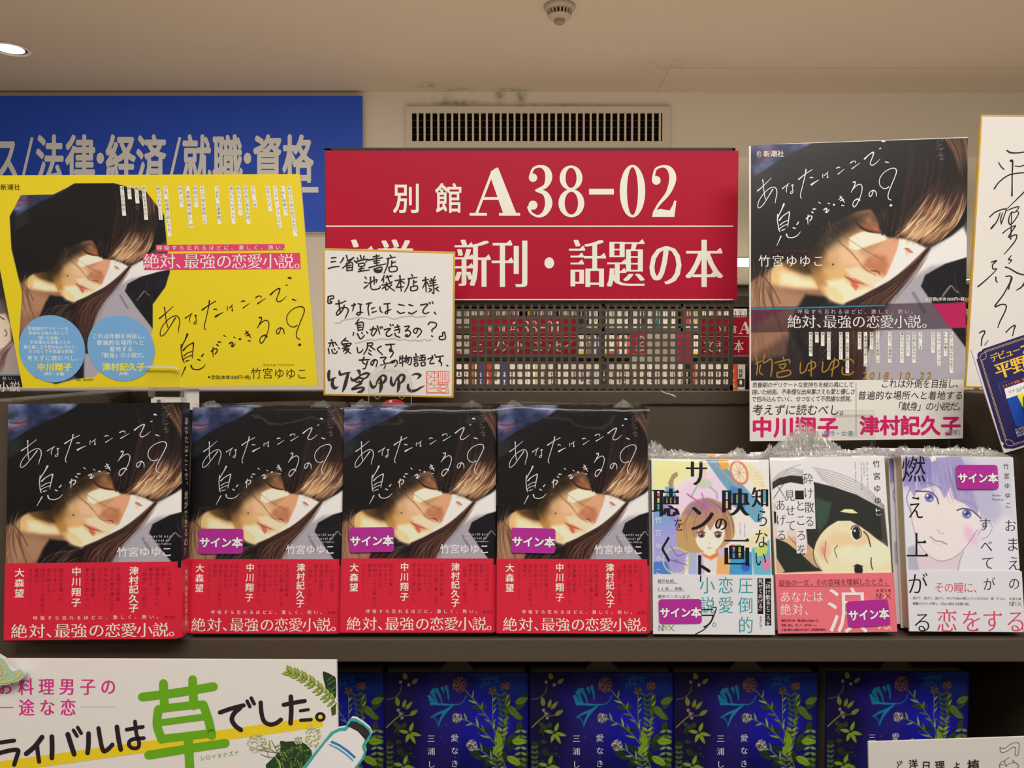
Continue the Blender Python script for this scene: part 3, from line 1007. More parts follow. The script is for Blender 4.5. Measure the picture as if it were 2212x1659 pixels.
def art_violet(nx=220, ny=210):
    """pale watercolour of a violet haired boy"""
    cv = Canvas(165, 192, 1060, 1075, nx, ny, (214, 212, 222))
    cv.fill([(165, 190), (720, 190), (880, 380), (960, 600), (880, 700), (700, 640), (500, 500), (300, 440), (165, 440)], (176, 170, 206), 120)
    cv.fill([(600, 190), (1060, 190), (1060, 700), (960, 640), (880, 420), (760, 260)], (196, 198, 210), 90, .8)
    # neck, shoulders
    cv.fill([(215, 880), (330, 960), (520, 990), (600, 930), (580, 1080), (220, 1080)], (210, 196, 206), 20)
    cv.fill([(175, 900), (230, 880), (260, 1075), (175, 1075)], (150, 156, 176), 12, .7)
    # face
    cv.fill([(215, 470), (300, 430), (500, 420), (720, 520), (770, 660), (740, 760), (690, 830), (620, 920), (540, 975), (430, 1000), (340, 970), (270, 880), (225, 760), (210, 620)], (232, 216, 216), 12, smooth=3)
    cv.ell(480, 640, 120, 90, (242, 218, 206), 1.0, .6)
    cv.ell(680, 800, 80, 40, (226, 176, 206), 1.0, .7, 60)
    cv.line([(215, 560), (222, 700), (260, 850), (330, 950), (420, 1000), (500, 990), (580, 950), (650, 880), (740, 760)], 5, (130, 120, 156), .8)
    cv.line([(620, 930), (590, 990), (570, 1070)], 5, (130, 120, 156), .8)
    cv.line([(740, 800), (770, 760), (830, 700), (860, 740), (820, 810), (770, 830)], 5, (150, 130, 160), .8)
    cv.line([(165, 420), (200, 405), (215, 440), (185, 520), (205, 600), (220, 640)], 6, (110, 100, 150), .9)
    # fringe
    cv.fill([(165, 190), (640, 190), (700, 330), (770, 560), (750, 640), (650, 560), (560, 520), (540, 430), (490, 520), (430, 400), (380, 430), (330, 440), (260, 480), (250, 520), (200, 420), (165, 430)], (150, 142, 192), 10, .85)
    cv.fill([(165, 190), (430, 190), (420, 350), (300, 400), (165, 400)], (128, 120, 182), 60, .7)
    cv.fill([(640, 330), (900, 480), (930, 640), (880, 690), (790, 640), (740, 560)], (180, 182, 206), 20, .8)
    strands(cv, [(300, 190), (240, 300), (220, 400), (250, 500)], [(620, 190), (680, 330), (720, 460), (760, 620)], 90, [(110, 102, 160), (176, 170, 212), (206, 202, 226), (130, 120, 176)], (2, 6), (.3, .8), 14, 31)
    cv.fill([(385, 192), (430, 192), (440, 215), (400, 235)], (226, 226, 200), 8)
    # eyes
    for (x, y) in ((365, 510), (660, 635)):
        cv.ell(x, y, 62, 38, (222, 222, 236), .2, 1, 14)
        cv.ell(x + 2, y + 2, 38, 36, (112, 112, 176), .2, 1, 14)
        cv.ell(x + 2, y - 4, 20, 18, (60, 56, 116), .3, 1)
        cv.ell(x - 12, y - 12, 9, 8, (236, 236, 246), .3)
        cv.ell(x + 14, y + 16, 10, 8, (176, 180, 222), .4)
    cv.line([(262, 462), (310, 464), (380, 470), (425, 510), (440, 560)], 9, (52, 48, 84), .95)
    cv.line([(585, 610), (630, 596), (690, 604), (740, 640), (775, 672)], 9, (52, 48, 84), .95)
    cv.line([(300, 400), (380, 400), (470, 440)], 12, (136, 126, 170), .8)
    cv.line([(620, 530), (690, 550), (740, 590)], 9, (140, 132, 176), .7)
    cv.line([(418, 760), (440, 785), (470, 790)], 6, (190, 140, 150), .8)
    cv.line([(360, 815), (400, 845), (440, 850), (490, 872)], 6, (110, 84, 100), .9)
    cv.line([(370, 850), (410, 872), (450, 888)], 4, (190, 160, 170), .7)
    return cv


def leafp(x, y, l, w, a):
    c, s_ = math.cos(math.radians(a)), math.sin(math.radians(a))
    P = [(0, 0), (.25, -.42), (.6, -.42), (1, 0), (.6, .42), (.25, .42)]
    return [(x + l * p[0] * c - w * p[1] * s_, y + l * p[0] * s_ + w * p[1] * c) for p in P]


def art_botanic(nx=250, ny=380):
    """night blue cover with leaves, seed pods and grasses; layout = zoomed photograph units, 5.53 per pixel"""
    cv = Canvas(140, 185, 1905, 2790, nx, ny, (12, 12, 62))
    H, W = ny, nx
    X, Y = cv.X, cv.Y
    n = vnoise(H, W, 8, 5, 41)
    g = np.exp(-((X - 1300) / 500) ** 2 - ((Y - 800) / 420) ** 2)
    cv.I[..., 0] = 14 + 20 * n + 6 * g
    cv.I[..., 1] = 14 + 14 * n + 14 * g
    cv.I[..., 2] = 76 + 34 * n + 90 * g
    cv.fill([(700, 200), (1200, 200), (1100, 900), (900, 2000), (600, 2000), (560, 900)], (62, 42, 98), 200, .35)
    cv.fill([(0, 0), (450, 0), (560, 900), (400, 2000), (0, 2000)], (30, 24, 48), 200, .7)
    cv.fill([(1180, 150), (1905, 150), (1905, 500), (1300, 420)], (24, 60, 136), 200, .6)
    r = random.Random(77)
    G = [(150, 176, 60), (120, 150, 50), (96, 126, 48), (170, 196, 70)]
    D = [(44, 60, 34), (56, 72, 40), (38, 54, 44)]

    def leaf(x, y, l, w, a, c, vein=True):
        cv.fill(leafp(x, y, l, w, a), c, 5, .95, smooth=3)
        if vein:
            e = (x + l * math.cos(math.radians(a)), y + l * math.sin(math.radians(a)))
            cv.line([(x, y), e], 5, tuple(v * .45 for v in c), .9)

    def stalk(P, w, c, pods=0, col=None, plen=90):
        cv.line(P, w, c, .95)
        Q = spline(P, 6)
        for k in range(pods):
            i = int((k + .5) / pods * (len(Q) - 2))
            d = Q[i + 1] - Q[i]
            a = math.degrees(math.atan2(d[1], d[0])) + (180 if d[1] > 0 else 0) + r.choice((-1, 1)) * r.uniform(25, 50)
            leaf(Q[i][0], Q[i][1], plen * r.uniform(.8, 1.2), plen * .22, a, r.choice(col or G), False)

    # dim leaves behind
    for _ in range(60):
        leaf(r.uniform(1300, 1900), r.uniform(560, 2700), r.uniform(90, 220), r.uniform(60, 110), r.uniform(0, 360), r.choice(D))
    for _ in range(50):
        leaf(r.uniform(140, 420), r.uniform(780, 2700), r.uniform(80, 170), r.uniform(50, 90), r.uniform(0, 360), r.choice(D))
    # cyan ginkgo
    cy = (30, 140, 176)
    for (x0, y0, x1, y1) in ((900, 360, 925, 520), (850, 380, 865, 440), (780, 390, 850, 570), (720, 430, 790, 560), (690, 480, 780, 570), (705, 520, 800, 580), (720, 570, 820, 580), (740, 400, 760, 450)):
        cv.line([(x0, y0, 40), ((x0 + x1) / 2 + 8, (y0 + y1) / 2, 24), (x1, y1, 8)], 1, cy, .95)
        cv.line([(x0 + 14, y0 + 4, 8), (x1 + 10, y1, 4)], 1, (18, 70, 110), .8)
    cv.line([(700, 560, 14), (860, 580, 24), (985, 580, 12), (1070, 570, 8), (1120, 520, 7), (1142, 470, 9)], 1, cy, .95)
    cv.line([(985, 585, 12), (900, 650, 30), (800, 690, 26), (715, 740, 14)], 1, cy, .95)
    cv.line([(960, 600, 14), (880, 680, 34), (830, 760, 24), (800, 850, 10)], 1, cy, .95)
    cv.line([(740, 735, 12), (785, 790, 8), (798, 850, 6)], 1, cy, .9)
    for _ in range(50):
        x, y = r.gauss(1440, 70), r.gauss(270, 40)
        cv.line([(x, y), (x + r.uniform(-30, 30), y + r.uniform(-30, 30))], 8, (30, 110, 160), .7)
    # grasses with seed heads
    ol = (116, 132, 62)
    stalk([(1560, 1100), (1460, 840), (1300, 600), (1140, 410)], 10, ol, 8, G, 100)
    stalk([(1640, 1400), (1500, 1080), (1290, 860), (1080, 750)], 10, ol, 9, G, 110)
    stalk([(1640, 1600), (1500, 1330), (1360, 1180), (1250, 1110)], 10, ol, 7, G, 110)
    stalk([(1600, 1100), (1640, 700), (1630, 430)], 8, ol, 6, G, 80)
    stalk([(1470, 850), (1465, 620), (1465, 470)], 7, ol, 4, G, 80)
    for (x, y, R_, c) in ((1065, 335, 92, (150, 104, 70)), (1620, 350, 58, (140, 92, 66)), (1465, 410, 48, (110, 96, 60)), (1030, 745, 60, (206, 200, 160)), (1210, 1085, 66, (214, 214, 170))):
        for _ in range(int(R_ * 1.6)):
            a, q = r.uniform(0, 6.28), R_ * math.sqrt(r.random())
            k_ = r.uniform(.45, 1.2)
            cv.ell(x + q * math.cos(a), y + q * math.sin(a), 6, 9, tuple(v * k_ for v in c), .4, .9)
    # fern column and bright leaves, right
    for k in range(26):
        y = 480 + 62 * k
        x = 1560 + 40 * math.sin(k * .35)
        for s_ in (-1, 1):
            leaf(x, y, 90, 34, -40 if s_ > 0 else -140, G[k % 4] if k > 4 else (70, 96, 46))
    for k in range(22):
        y = 900 + 70 * k
        for s_ in (-1, 1):
            leaf(1810, y, 84, 34, 20 if s_ > 0 else 160, G[k % 4])
    for (x, y, l, a) in ((1700, 1040, 190, 0), (1480, 1200, 170, -60), (1560, 1100, 160, -100), (1640, 1230, 200, 30), (1740, 560, 170, -20), (1660, 600, 190, 50), (1720, 700, 130, 30), (1500, 1500, 220, -30), (1600, 1700, 240, 20), (1300, 1700, 200, 150), (1650, 2000, 240, -60)):
        leaf(x, y, l, l * .5, a, (140, 178, 44) if y > 900 else (96, 120, 44))
    # twig with berries and star leaves, left
    cv.line([(150, 880), (230, 800), (300, 740), (370, 690)], 14, (140, 140, 70), .95)
    cv.line([(160, 515), (250, 500), (330, 430), (350, 350)], 9, (110, 104, 60), .9)
    cv.line([(370, 720), (450, 710), (540, 670)], 8, (130, 140, 60), .9)
    for (x, y, l, w, a) in ((310, 600, 120, 56, -100), (370, 620, 110, 46, -75), (400, 640, 130, 46, -50), (450, 715, 120, 56, -35), (480, 320, 100, 50, -40), (410, 270, 90, 60, -110)):
        leaf(x, y, l, w, a, (130, 150, 56))
    for (x, y) in ((310, 650), (335, 690), (355, 745), (340, 300), (440, 335)):
        cv.ell(x, y, 19, 22, (150, 140, 130), .5, .9)
    for cx_, cy_ in ((445, 930), (370, 1340), (400, 1900)):
        for a, l in ((-170, 120), (-70, 125), (15, 140), (62, 150), (110, 120)):
            leaf(cx_ + 12 * math.cos(math.radians(a)), cy_ + 12 * math.sin(math.radians(a)), l, 46, a, (150, 184, 54))
    for k in range(20):
        for s_ in (-1, 1):
            leaf(200, 1130 + 62 * k, 60, 30, -40 if s_ > 0 else -140, (96, 124, 60))
    for _ in range(60):
        cv.ell(r.uniform(150, 1900), r.uniform(700, 2700), 5, 5, (150, 150, 190), .4, .8)
    return cv
# ------------------------------------------------------------------ the room
def struct(name, mb):
    return mb.build(name, None, kind='structure')


ZC = CZ + 1.12          # ceiling
ZL = CZ + 0.845         # lower ceiling beyond the bulkhead
YB = 3.30               # bulkhead face
YW = 9.40               # far wall
PAINT = mat('ceiling_paint', (196, 178, 158), 0.9, 1.0, 0.1, bump=0.15, bscale=600, var=.025, vscale=2.5)
WALLP = mat('wall_paint', (214, 204, 186), 0.9, 1.0, 0.1, bump=0.1, bscale=500, var=.02, vscale=3)


def stains(m, spots):
    """dirt blown around the grille: noisy patches fixed to the plaster"""
    nt = m.node_tree
    b = nt.nodes['Principled BSDF']
    src = b.inputs['Base Color'].links[0].from_socket
    tc = nt.nodes.new('ShaderNodeTexCoord')
    acc = None
    for (p, r, k) in spots:
        mp = nt.nodes.new('ShaderNodeMapping')
        mp.inputs['Location'].default_value = [-p[i] / r[i] for i in range(3)]
        mp.inputs['Scale'].default_value = [1 / r[i] for i in range(3)]
        nt.links.new(tc.outputs['Object'], mp.inputs[0])
        g = nt.nodes.new('ShaderNodeTexGradient')
        g.gradient_type = 'SPHERICAL'
        nt.links.new(mp.outputs[0], g.inputs[0])
        mu = nt.nodes.new('ShaderNodeMath')
        mu.operation = 'MULTIPLY'
        mu.inputs[1].default_value = k
        nt.links.new(g.outputs['Fac'], mu.inputs[0])
        if acc is None:
            acc = mu.outputs[0]
        else:
            ad = nt.nodes.new('ShaderNodeMath')
            ad.operation = 'MAXIMUM'
            nt.links.new(acc, ad.inputs[0])
            nt.links.new(mu.outputs[0], ad.inputs[1])
            acc = ad.outputs[0]
    n = nt.nodes.new('ShaderNodeTexNoise')
    n.inputs['Scale'].default_value = 26
    n.inputs['Detail'].default_value = 6
    nt.links.new(tc.outputs['Object'], n.inputs['Vector'])
    mr = nt.nodes.new('ShaderNodeMapRange')
    mr.inputs[1].default_value, mr.inputs[2].default_value = .38, .62
    nt.links.new(n.outputs['Fac'], mr.inputs[0])
    mu = nt.nodes.new('ShaderNodeMath')
    mu.operation = 'MULTIPLY'
    nt.links.new(acc, mu.inputs[0])
    nt.links.new(mr.outputs[0], mu.inputs[1])
    mx = nt.nodes.new('ShaderNodeMix')
    mx.data_type = 'RGBA'
    mx.inputs[7].default_value = (.10, .07, .05, 1)
    nt.links.new(mu.outputs[0], mx.inputs[0])
    nt.links.new(src, mx.inputs[6])
    nt.links.new(mx.outputs[2], b.inputs['Base Color'])


PAINTS = mat('ceiling_paint_stained', (196, 178, 158), 0.9, 1.0, 0.1, bump=0.15, bscale=600, var=.025, vscale=2.5)
WALLS = mat('wall_paint_stained', (214, 204, 186), 0.9, 1.0, 0.1, bump=0.1, bscale=500, var=.02, vscale=3)


def bx(px, Y):
    return (px - CX) / F * Y


stains(PAINTS, [((bx(925, 3.2), 3.22, ZC), (.07, .05, .1), .6), ((bx(985, 3.25), 3.27, ZC), (.12, .04, .1), .5), ((bx(1105, 3.28), 3.28, ZC), (.11, .05, .1), .7),
                ((bx(1440, 3.1), 3.0, ZC), (.25, .12, .1), .25)])
stains(WALLS, [((bx(1080, YB), YB, ZC - .02), (.03, .1, .075), .6), ((bx(1125, YB), YB, ZC - .02), (.035, .1, .075), .6), ((bx(985, YB), YB, ZC - .045), (.16, .1, .02), .8),
               ((bx(1200, YB), YB, ZC - .055), (.3, .1, .012), .5), ((bx(960, YB), YB, ZC - .03), (.06, .1, .03), .5)])
b = MB(); b.box(-6, -2.6, ZC, 6, YB, ZC + .05, PAINTS); struct('ceiling', b)
b = MB(); b.box(-6, YB, ZL, 6, YB + .15, ZC + .05, WALLS); struct('wall_front', b)
b = MB(); b.box(-6, YB + .15, ZL + .0, 6, YW, ZL + .05, WALLP); struct('ceiling', b)
b = MB(); b.box(-6, YW, 0, 6, YW + .1, ZL + .05, WALLP); struct('wall_back', b)
b = MB(); b.box(-6, YB + .002, 0, bx(905, YB), YB + .9, ZL, WALLP); struct('wall_left', b)
b = MB(); b.box(-6, -2.6, -.05, 6, YW, 0, mat('floor_tile', (150, 140, 126), .35, 1.0, var=.05)); struct('floor', b)
b = MB(); b.box(bx(1440, 3.05), 3.03, ZC - .002, 6, YB, ZC, PAINT, 0); struct('trim_1', b)

# vent grille on the bulkhead
vent = thing('air_vent', 'cream louvred air vent high on the wall above the red sign', 'vent', Matrix.Translation((bx(1161, YB), YB, at(1161, 322, YB).z)))
vw, vh = 563 / F * YB, 88 / F * YB
WHM = mat('grille_enamel', (206, 192, 172), .5, 1.0)
ow0, ow1, oh0, oh1 = (893 - 1161) / F * YB, (1426 - 1161) / F * YB, 15 / F * YB, 75 / F * YB
b = MB()
b.box(-vw / 2, -.012, 0, vw / 2, 0, oh0, WHM); b.box(-vw / 2, -.012, oh1, vw / 2, 0, vh, WHM)
b.box(-vw / 2, -.012, oh0, ow0, 0, oh1, WHM); b.box(ow1, -.012, oh0, vw / 2, 0, oh1, WHM)
b.build('frame', vent)
DARK = mat('duct_black', (16, 12, 9), .95, 1.0, .05, bump=.6, bscale=90)
b = MB(); b.box(ow0, -.0015, oh0, ow1, 0, oh1, DARK); b.build('duct_opening', vent)
b = MB(); b.prism([(-.0042, 0), (.0042, 0), (.0042, oh1 - oh0), (-.0042, oh1 - oh0)], -.011, -.002, WHM)
sl_me = b.mesh('slat')
for k in range(36):
    o = obj('slat', sl_me, vent)
    o.location = (ow0 + .024 + k * (ow1 - ow0 - .034) / 35, 0, oh0)
b = MB()
for k in range(3):
    b.box(ow0, -.004, oh0 + (oh1 - oh0) * (k + 1) / 4 - .0015, ow1, -.0035, oh0 + (oh1 - oh0) * (k + 1) / 4 + .0015, mat('louvre_rod', (60, 50, 42), .7, 1.0))
b.build('crossbar', vent)

# smoke detector
sd = thing('smoke_detector', 'small round white smoke detector on the ceiling above the vent', 'smoke detector', Matrix.Translation((bx(1207, 2.5), 2.5, ZC)))
PL = mat('detector_plastic', (176, 160, 142), .5, 1.0)
b = MB(); b.lathe([(0.0, -.001), (.05, 0), (.05, -.006), (.046, -.014), (.036, -.017), (0, -.017)], PL, seg=40); b.build('base', sd)
b = MB(); b.lathe([(.030, -.017), (.030, -.030)], mat('detector_gap', (40, 32, 26), .9, 1.0), seg=32)
for k in range(20):
    a = 2 * math.pi * k / 20
    c, s_ = math.cos(a), math.sin(a)
    P = []
    for (r0, z) in ((.037, -.016), (.041, -.016), (.037, -.034), (.032, -.034)):
        for w in (-.0026, .0026):
            P.append((r0 * c - w * s_, r0 * s_ + w * c, z))
    b.add(P, [(0, 1, 3, 2), (2, 3, 5, 4), (4, 5, 7, 6), (6, 7, 1, 0), (0, 2, 4, 6), (1, 7, 5, 3)], PL)
b.lathe([(.038, -.033), (.032, -.039), (.02, -.043), (.0165, -.043)], PL, seg=40)
b.build('cage', sd)
b = MB(); b.lathe([(.0165, -.040), (.0165, -.052), (.014, -.055), (0, -.055)], mat('detector_cap', (140, 124, 106), .5, 1.0), seg=28); b.build('sensor_cap', sd)

# downlight and far ceiling lights
GLOW = mat('lamp_glow', (255, 250, 240), .5, 1.0, emit=2.6)
dl = thing('downlight', 'round recessed downlight glowing in the ceiling at upper left', 'ceiling light', Matrix.Translation((bx(38, 2.84), 2.84, ZC)))
b = MB(); b.lathe([(.066, -.001), (.069, -.005), (.060, -.006), (.055, -.001)], mat('lamp_trim', (236, 228, 216), .25, 1.0, .6), seg=48); b.build('trim_ring', dl)
b = MB(); b.lathe([(.056, -.0015), (.045, -.0012)], mat('lamp_reflector', (210, 204, 196), .15, 1.0, .8, .9), seg=48); b.build('reflector', dl)
b = MB(); b.lathe([(.046, -.002), (0, -.002)], GLOW, seg=48); b.build('lamp', dl)
for (x0, x1, ya, yb_, lab) in ((1440, 1760, 6.58, 7.23, 'bright square ceiling light just right of the red sign'), (2030, 2102, 8.35, 9.0, 'small far ceiling light right of the tilted portrait poster')):
    Y = ya
    t = thing('ceiling_light', lab, 'ceiling light', Matrix.Translation((bx((x0 + x1) / 2, Y), (ya + yb_) / 2, ZL)))
    w = (x1 - x0) / F * Y / 2
    h = (yb_ - ya) / 2
    b = MB(); b.box(-w, -h, -.004, w, h, -.001, GLOW); b.build('diffuser', t)
    b = MB()
    fm = mat('light_frame', (220, 210, 194), .5, 1.0)
    b.box(-w - .02, -h - .02, -.008, w + .02, -h, 0, fm); b.box(-w - .02, h, -.008, w + .02, h + .02, 0, fm)
    b.box(-w - .02, -h, -.008, -w, h, 0, fm); b.box(w, -h, -.008, w + .02, h, 0, fm)
    b.build('frame', t)
t = thing('spot_lamp', 'tiny lit spot lamp on the far ceiling beside the red sign', 'ceiling light', Matrix.Translation((bx(1580, 8.4), 8.4, ZL)))
b = MB(); b.lathe([(.05, 0), (.05, -.03), (.06, -.03), (.06, 0)], mat('light_frame', (220, 210, 194)), seg=24); b.build('housing', t)
b = MB(); b.lathe([(.05, -.028), (0, -.028)], GLOW, seg=24); b.build('lamp', t)

# blue wall sign
BLUE = mat('sign_blue', (42, 84, 206), .45, .9, .3)
fb = Frame((-420, 501), (785, 501), (-420, 207), YB - .035, YB - .035)
bs = thing('wall_sign', 'large blue wall sign with white characters, behind the yellow poster', 'sign', fb.M)
b = MB(); b.prism([(0, 0), (fb.W, 0), (fb.W, fb.H), (0, fb.H)], 0, .03, BLUE, mat('sign_edge', (190, 184, 170), .5, 1.0)); b.build('sign_panel', bs)
p = Print(fb.px, .001, 6)
CR = (206, 204, 198)
for ch, x0, x1 in (('ス', -12, 42), ('法', 79, 139), ('律', 143, 206), ('経', 230, 293), ('済', 296, 359), ('就', 395, 456), ('職', 461, 524), ('資', 548, 610), ('格', 612, 677),
                   ('ネ', -80, -20), ('ジ', -150, -90), ('ビ', -220, -160)):
    p.char(ch, x0 - 2, 289, 108, CR, sx=(x1 - x0 + 3) / 108, bold=.03)
for x in (217, 535):
    p.disc(x, 342, 8, 12, CR)
for x in (48, 367):
    p.pen([(x, 392), (x + 22, 297)], 6, CR, cap=False)
p.rect(-420, 404, 688, 416, CR, 1)
p.build('lettering', bs)

# ------------------------------------------------------------------ shelving
STEEL = mat('shelf_enamel', (84, 73, 61), .42, 1.0, .3, .0, bump=.12, bscale=900, var=.05, vscale=300)
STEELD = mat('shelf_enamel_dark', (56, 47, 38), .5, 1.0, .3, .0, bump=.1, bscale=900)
SLOT = mat('slot_black', (10, 9, 8), .9, 1.0)
YK = .862
ZT = at(1106, 844, YK).z
ZS = at(1106, 1380, .655).z
ZLOW = at(1106, 1455, .69).z - .194
shelf = thing('bookshelf', 'grey-brown metal bookshelf carrying the book display', 'shelf', Matrix.Translation((0, .75, ZLOW - .03)))


def part(mb, name, parent, off=None):
    o = mb.build(name, parent)
    return o


def world_part(mb, name, root, **kw):
    """mesh given in room coordinates, hung under a thing that stands elsewhere"""
    o = mb.build(name, root, **kw)
    o.matrix_parent_inverse = root.matrix_world.inverted()
    return o


bpy.context.view_layer.update()
XL, XR = -.428, .492
b = MB(); b.box(XL, YK + .001, ZLOW - .03, XR, YK + .012, ZT - .0155, STEEL, 0); world_part(b, 'back_panel', shelf)
b = MB(); b.box(-.60, YK - .004, ZT - .0145, .66, YK + .030, ZT, STEEL, .0012)
world_part(b, 'top_rail', shelf)
b = MB(); b.box(XL, .655, ZS - .0205, XR, YK + .0005, ZS, STEEL, .0012); world_part(b, 'shelf_board', shelf)
b = MB(); b.box(XL, .655, ZLOW - .022, XR, YK + .0005, ZLOW, STEEL, .0012); world_part(b, 'shelf_board', shelf)
for (x0, x1) in ((XL - .030, XL), (XR, XR + .03)):
    b = MB(); b.box(x0, .657, ZLOW - .03, x1, YK, ZT + .0008, STEEL, .0015)
    sp = world_part(b, 'side_panel', shelf)
    xin = x1 if x0 < 0 else x0
    sg = 1 if x0 < 0 else -1
    for (Y, dz, w, h) in ((.735, -.014, .006, .005), (.778, -.013, .005, .0042), (.81, -.010, .013, .0016), (.81, -.019, .013, .0016), (.735, -.05, .006, .006), (.778, -.05, .006, .006), (.81, -.035, .004, .006)):
        a = np.linspace(0, 2 * math.pi, 14, endpoint=False)
        sm = MB()
        sm.add([(xin + sg * .0006, Y + w / 2 * math.cos(t), ZT + dz + h / 2 * math.sin(t)) for t in a], [tuple(range(14))], SLOT)
        s2 = sm.build('mounting_hole', sp)
        s2.matrix_parent_inverse = shelf.matrix_world.inverted()
# paint chip on the rail
fr_ = Frame((1400, 870), (1600, 870), (1400, 845), YK - .0045, YK - .0045)
sc = Print(fr_.px, .0001)
for pts in ([(1429, 845, 2.5), (1440, 850, 2), (1456, 853, 1)], [(1448, 853, 1), (1456, 855, 3), (1460, 858, 1)], [(1443, 849, 1), (1450, 852, 1.5)]):
    sc.pen(pts, 1, (190, 182, 168))
o = sc.build('paint_chip', shelf)
o.matrix_parent_inverse = shelf.matrix_world.inverted()
o.matrix_basis = fr_.M
# pale divider strip between lower books
b = MB(); b.box(bx(1782, .78), .746, ZLOW, bx(1798, .78), YK, ZS - .035, STEEL, .001); world_part(b, 'divider', shelf)

# perforated screen
PW, PP, PPZ = .4625, .00868, .00858
NCX, NCZ = 52, 31


def perforated(name_mesh, rows=NCZ):
    mb = MB()
    h, r = .0029, .0008
    n0x = PW - NCX * PP - .0035
    PH = .2722 - (NCZ - rows) * PPZ
    oct_ = [(-h + r, -h), (h - r, -h), (h, -h + r), (h, h - r), (h - r, h), (-h + r, h), (-h, h - r), (-h, -h + r)]
    V, Fc = [], []
    for j in range(rows):
        for i in range(NCX):
            cx_, cz_ = n0x + (i + .5) * PP, .0097 + j * PPZ
            q = PP / 2
            qz = PPZ / 2
            base = len(V)
            V += [(cx_ - q, 0, cz_ - qz), (cx_ + q, 0, cz_ - qz), (cx_ + q, 0, cz_ + qz), (cx_ - q, 0, cz_ + qz)]
            V += [(cx_ + a, 0, cz_ + b_) for a, b_ in oct_]
            V += [(cx_ + a, .0014, cz_ + b_) for a, b_ in oct_]
            B = base
            Fc += [(B, B + 1, B + 5, B + 4), (B + 1, B + 6, B + 5), (B + 1, B + 2, B + 7, B + 6), (B + 2, B + 8, B + 7), (B + 2, B + 3, B + 9, B + 8), (B + 3, B + 10, B + 9), (B + 3, B, B + 11, B + 10), (B, B + 4, B + 11)]
            Fc += [(B + 4 + k, B + 4 + (k + 1) % 8, B + 12 + (k + 1) % 8, B + 12 + k) for k in range(8)]
    mb.add(V, Fc, STEEL)
    mb.box(0, -.0004, 0, n0x, .008, PH, STEEL)
    mb.box(PW - .0035, -.0004, 0, PW, .008, PH, STEEL)
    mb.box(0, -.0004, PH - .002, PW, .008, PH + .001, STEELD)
    mb.box(0, -.0004, 0, PW, .008, .0055, STEEL)
    for i in range(NCX):
        mb.box(n0x + i * PP + .001, -.0008, .0006, n0x + i * PP + .006, -.0003, .0016, SLOT)
    return mb.mesh(name_mesh)


YP = .874
pm = perforated('perforated_screen')
xp = bx(705, YP)
scr = obj('perforated_screen', pm)
scr.location = (xp, YP, ZT)
tag(scr, 'brown metal screen of small square holes below the red sign', 'screen')

# red category signs
RED = mat('sign_red', (178, 16, 50), .45, 1.05, .18)
CREAM = (226, 222, 210)
fs = Frame((706, 648), (1583, 648), (704, 333), YP - .006, YP - .006)
fs.W, fs.H = .4618, 316 / F * YP


def digit(p, d, x, col):
    """serif numerals in zoom-2 units, x = centre"""
    L = lambda pts: [(x + a, b_, w) for a, b_, w in pts]
    if d == '0':
        p.ring(x, 1142, (76, 157), (33, 143), col)
    elif d == '8':
        p.ring(x - 2, 1063, (68, 74), (33, 60), col)
        p.ring(x, 1214, (77, 84), (40, 68), col)
    elif d == '3':
        p.disc(x - 44, 1062, 25, 25, col)
        p.pen(L([(-60, 1052, 16), (-42, 1008, 14), (0, 994, 16), (38, 1015, 34), (50, 1062, 42), (30, 1112, 26), (-25, 1138, 14)]), 1, col)
        p.pen(L([(-25, 1138, 14), (28, 1156, 30), (50, 1212, 44), (30, 1268, 32), (-12, 1292, 16), (-55, 1272, 14), (-68, 1240, 22)]), 1, col)
        p.disc(x - 44, 1226, 27, 27, col)
    elif d == '6':
        p.ring(x, 1212, (76, 86), (38, 70), col)
        p.pen(L([(-56, 1220, 40), (-56, 1130, 38), (-40, 1040, 28), (0, 994, 16), (40, 1005, 14), (58, 1040, 16)]), 1, col)
        p.disc(x + 44, 1052, 24, 24, col)
    elif d == '2':
        p.disc(x - 46, 1078, 26, 26, col)
        p.pen(L([(-64, 1064, 16), (-48, 1010, 14), (0, 994, 15), (38, 1016, 34), (52, 1070, 42), (26, 1150, 28), (-30, 1220, 16), (-62, 1272, 12)]), 1, col)
        p.poly([(x - 72, 1296), (x - 62, 1258), (x - 20, 1248), (x + 34, 1258), (x + 52, 1226), (x + 62, 1198), (x + 74, 1200), (x + 62, 1296)], col, 1)
    elif d == '1':
        p.rect(x - 20, 1000, x + 20, 1290, col, 1)
        p.rect(x - 60, 1280, x + 60, 1296, col, 1)
        p.poly([(x - 20, 1000), (x + 10, 992), (x - 20, 1040), (x - 60, 1050), (x - 60, 1038)], col, 1)
    elif d == '7':
        p.poly([(x - 66, 1000), (x + 66, 1000), (x + 66, 1030), (x + 10, 1290), (x - 34, 1290), (x + 34, 1032), (x - 50, 1032), (x - 66, 1070)], col, 1)
    elif d == '-':
        p.rect(x - 74, 1128, x + 74, 1162, col, 1)
    elif d == 'A':
        p.poly([(x - 22, 1024), (x + 4, 1006), (x + 20, 1000), (x + 128, 1272), (x + 50, 1272), (x - 28, 1050)], col, 1)
        p.pen([(x - 12, 1024), (x - 108, 1276)], 16, col, cap=False)
        p.rect(x - 72, 1178, x + 72, 1194, col, 1)
        p.rect(x - 150, 1272, x - 46, 1289, col, 1)
        p.rect(x + 26, 1272, x + 152, 1289, col, 1)


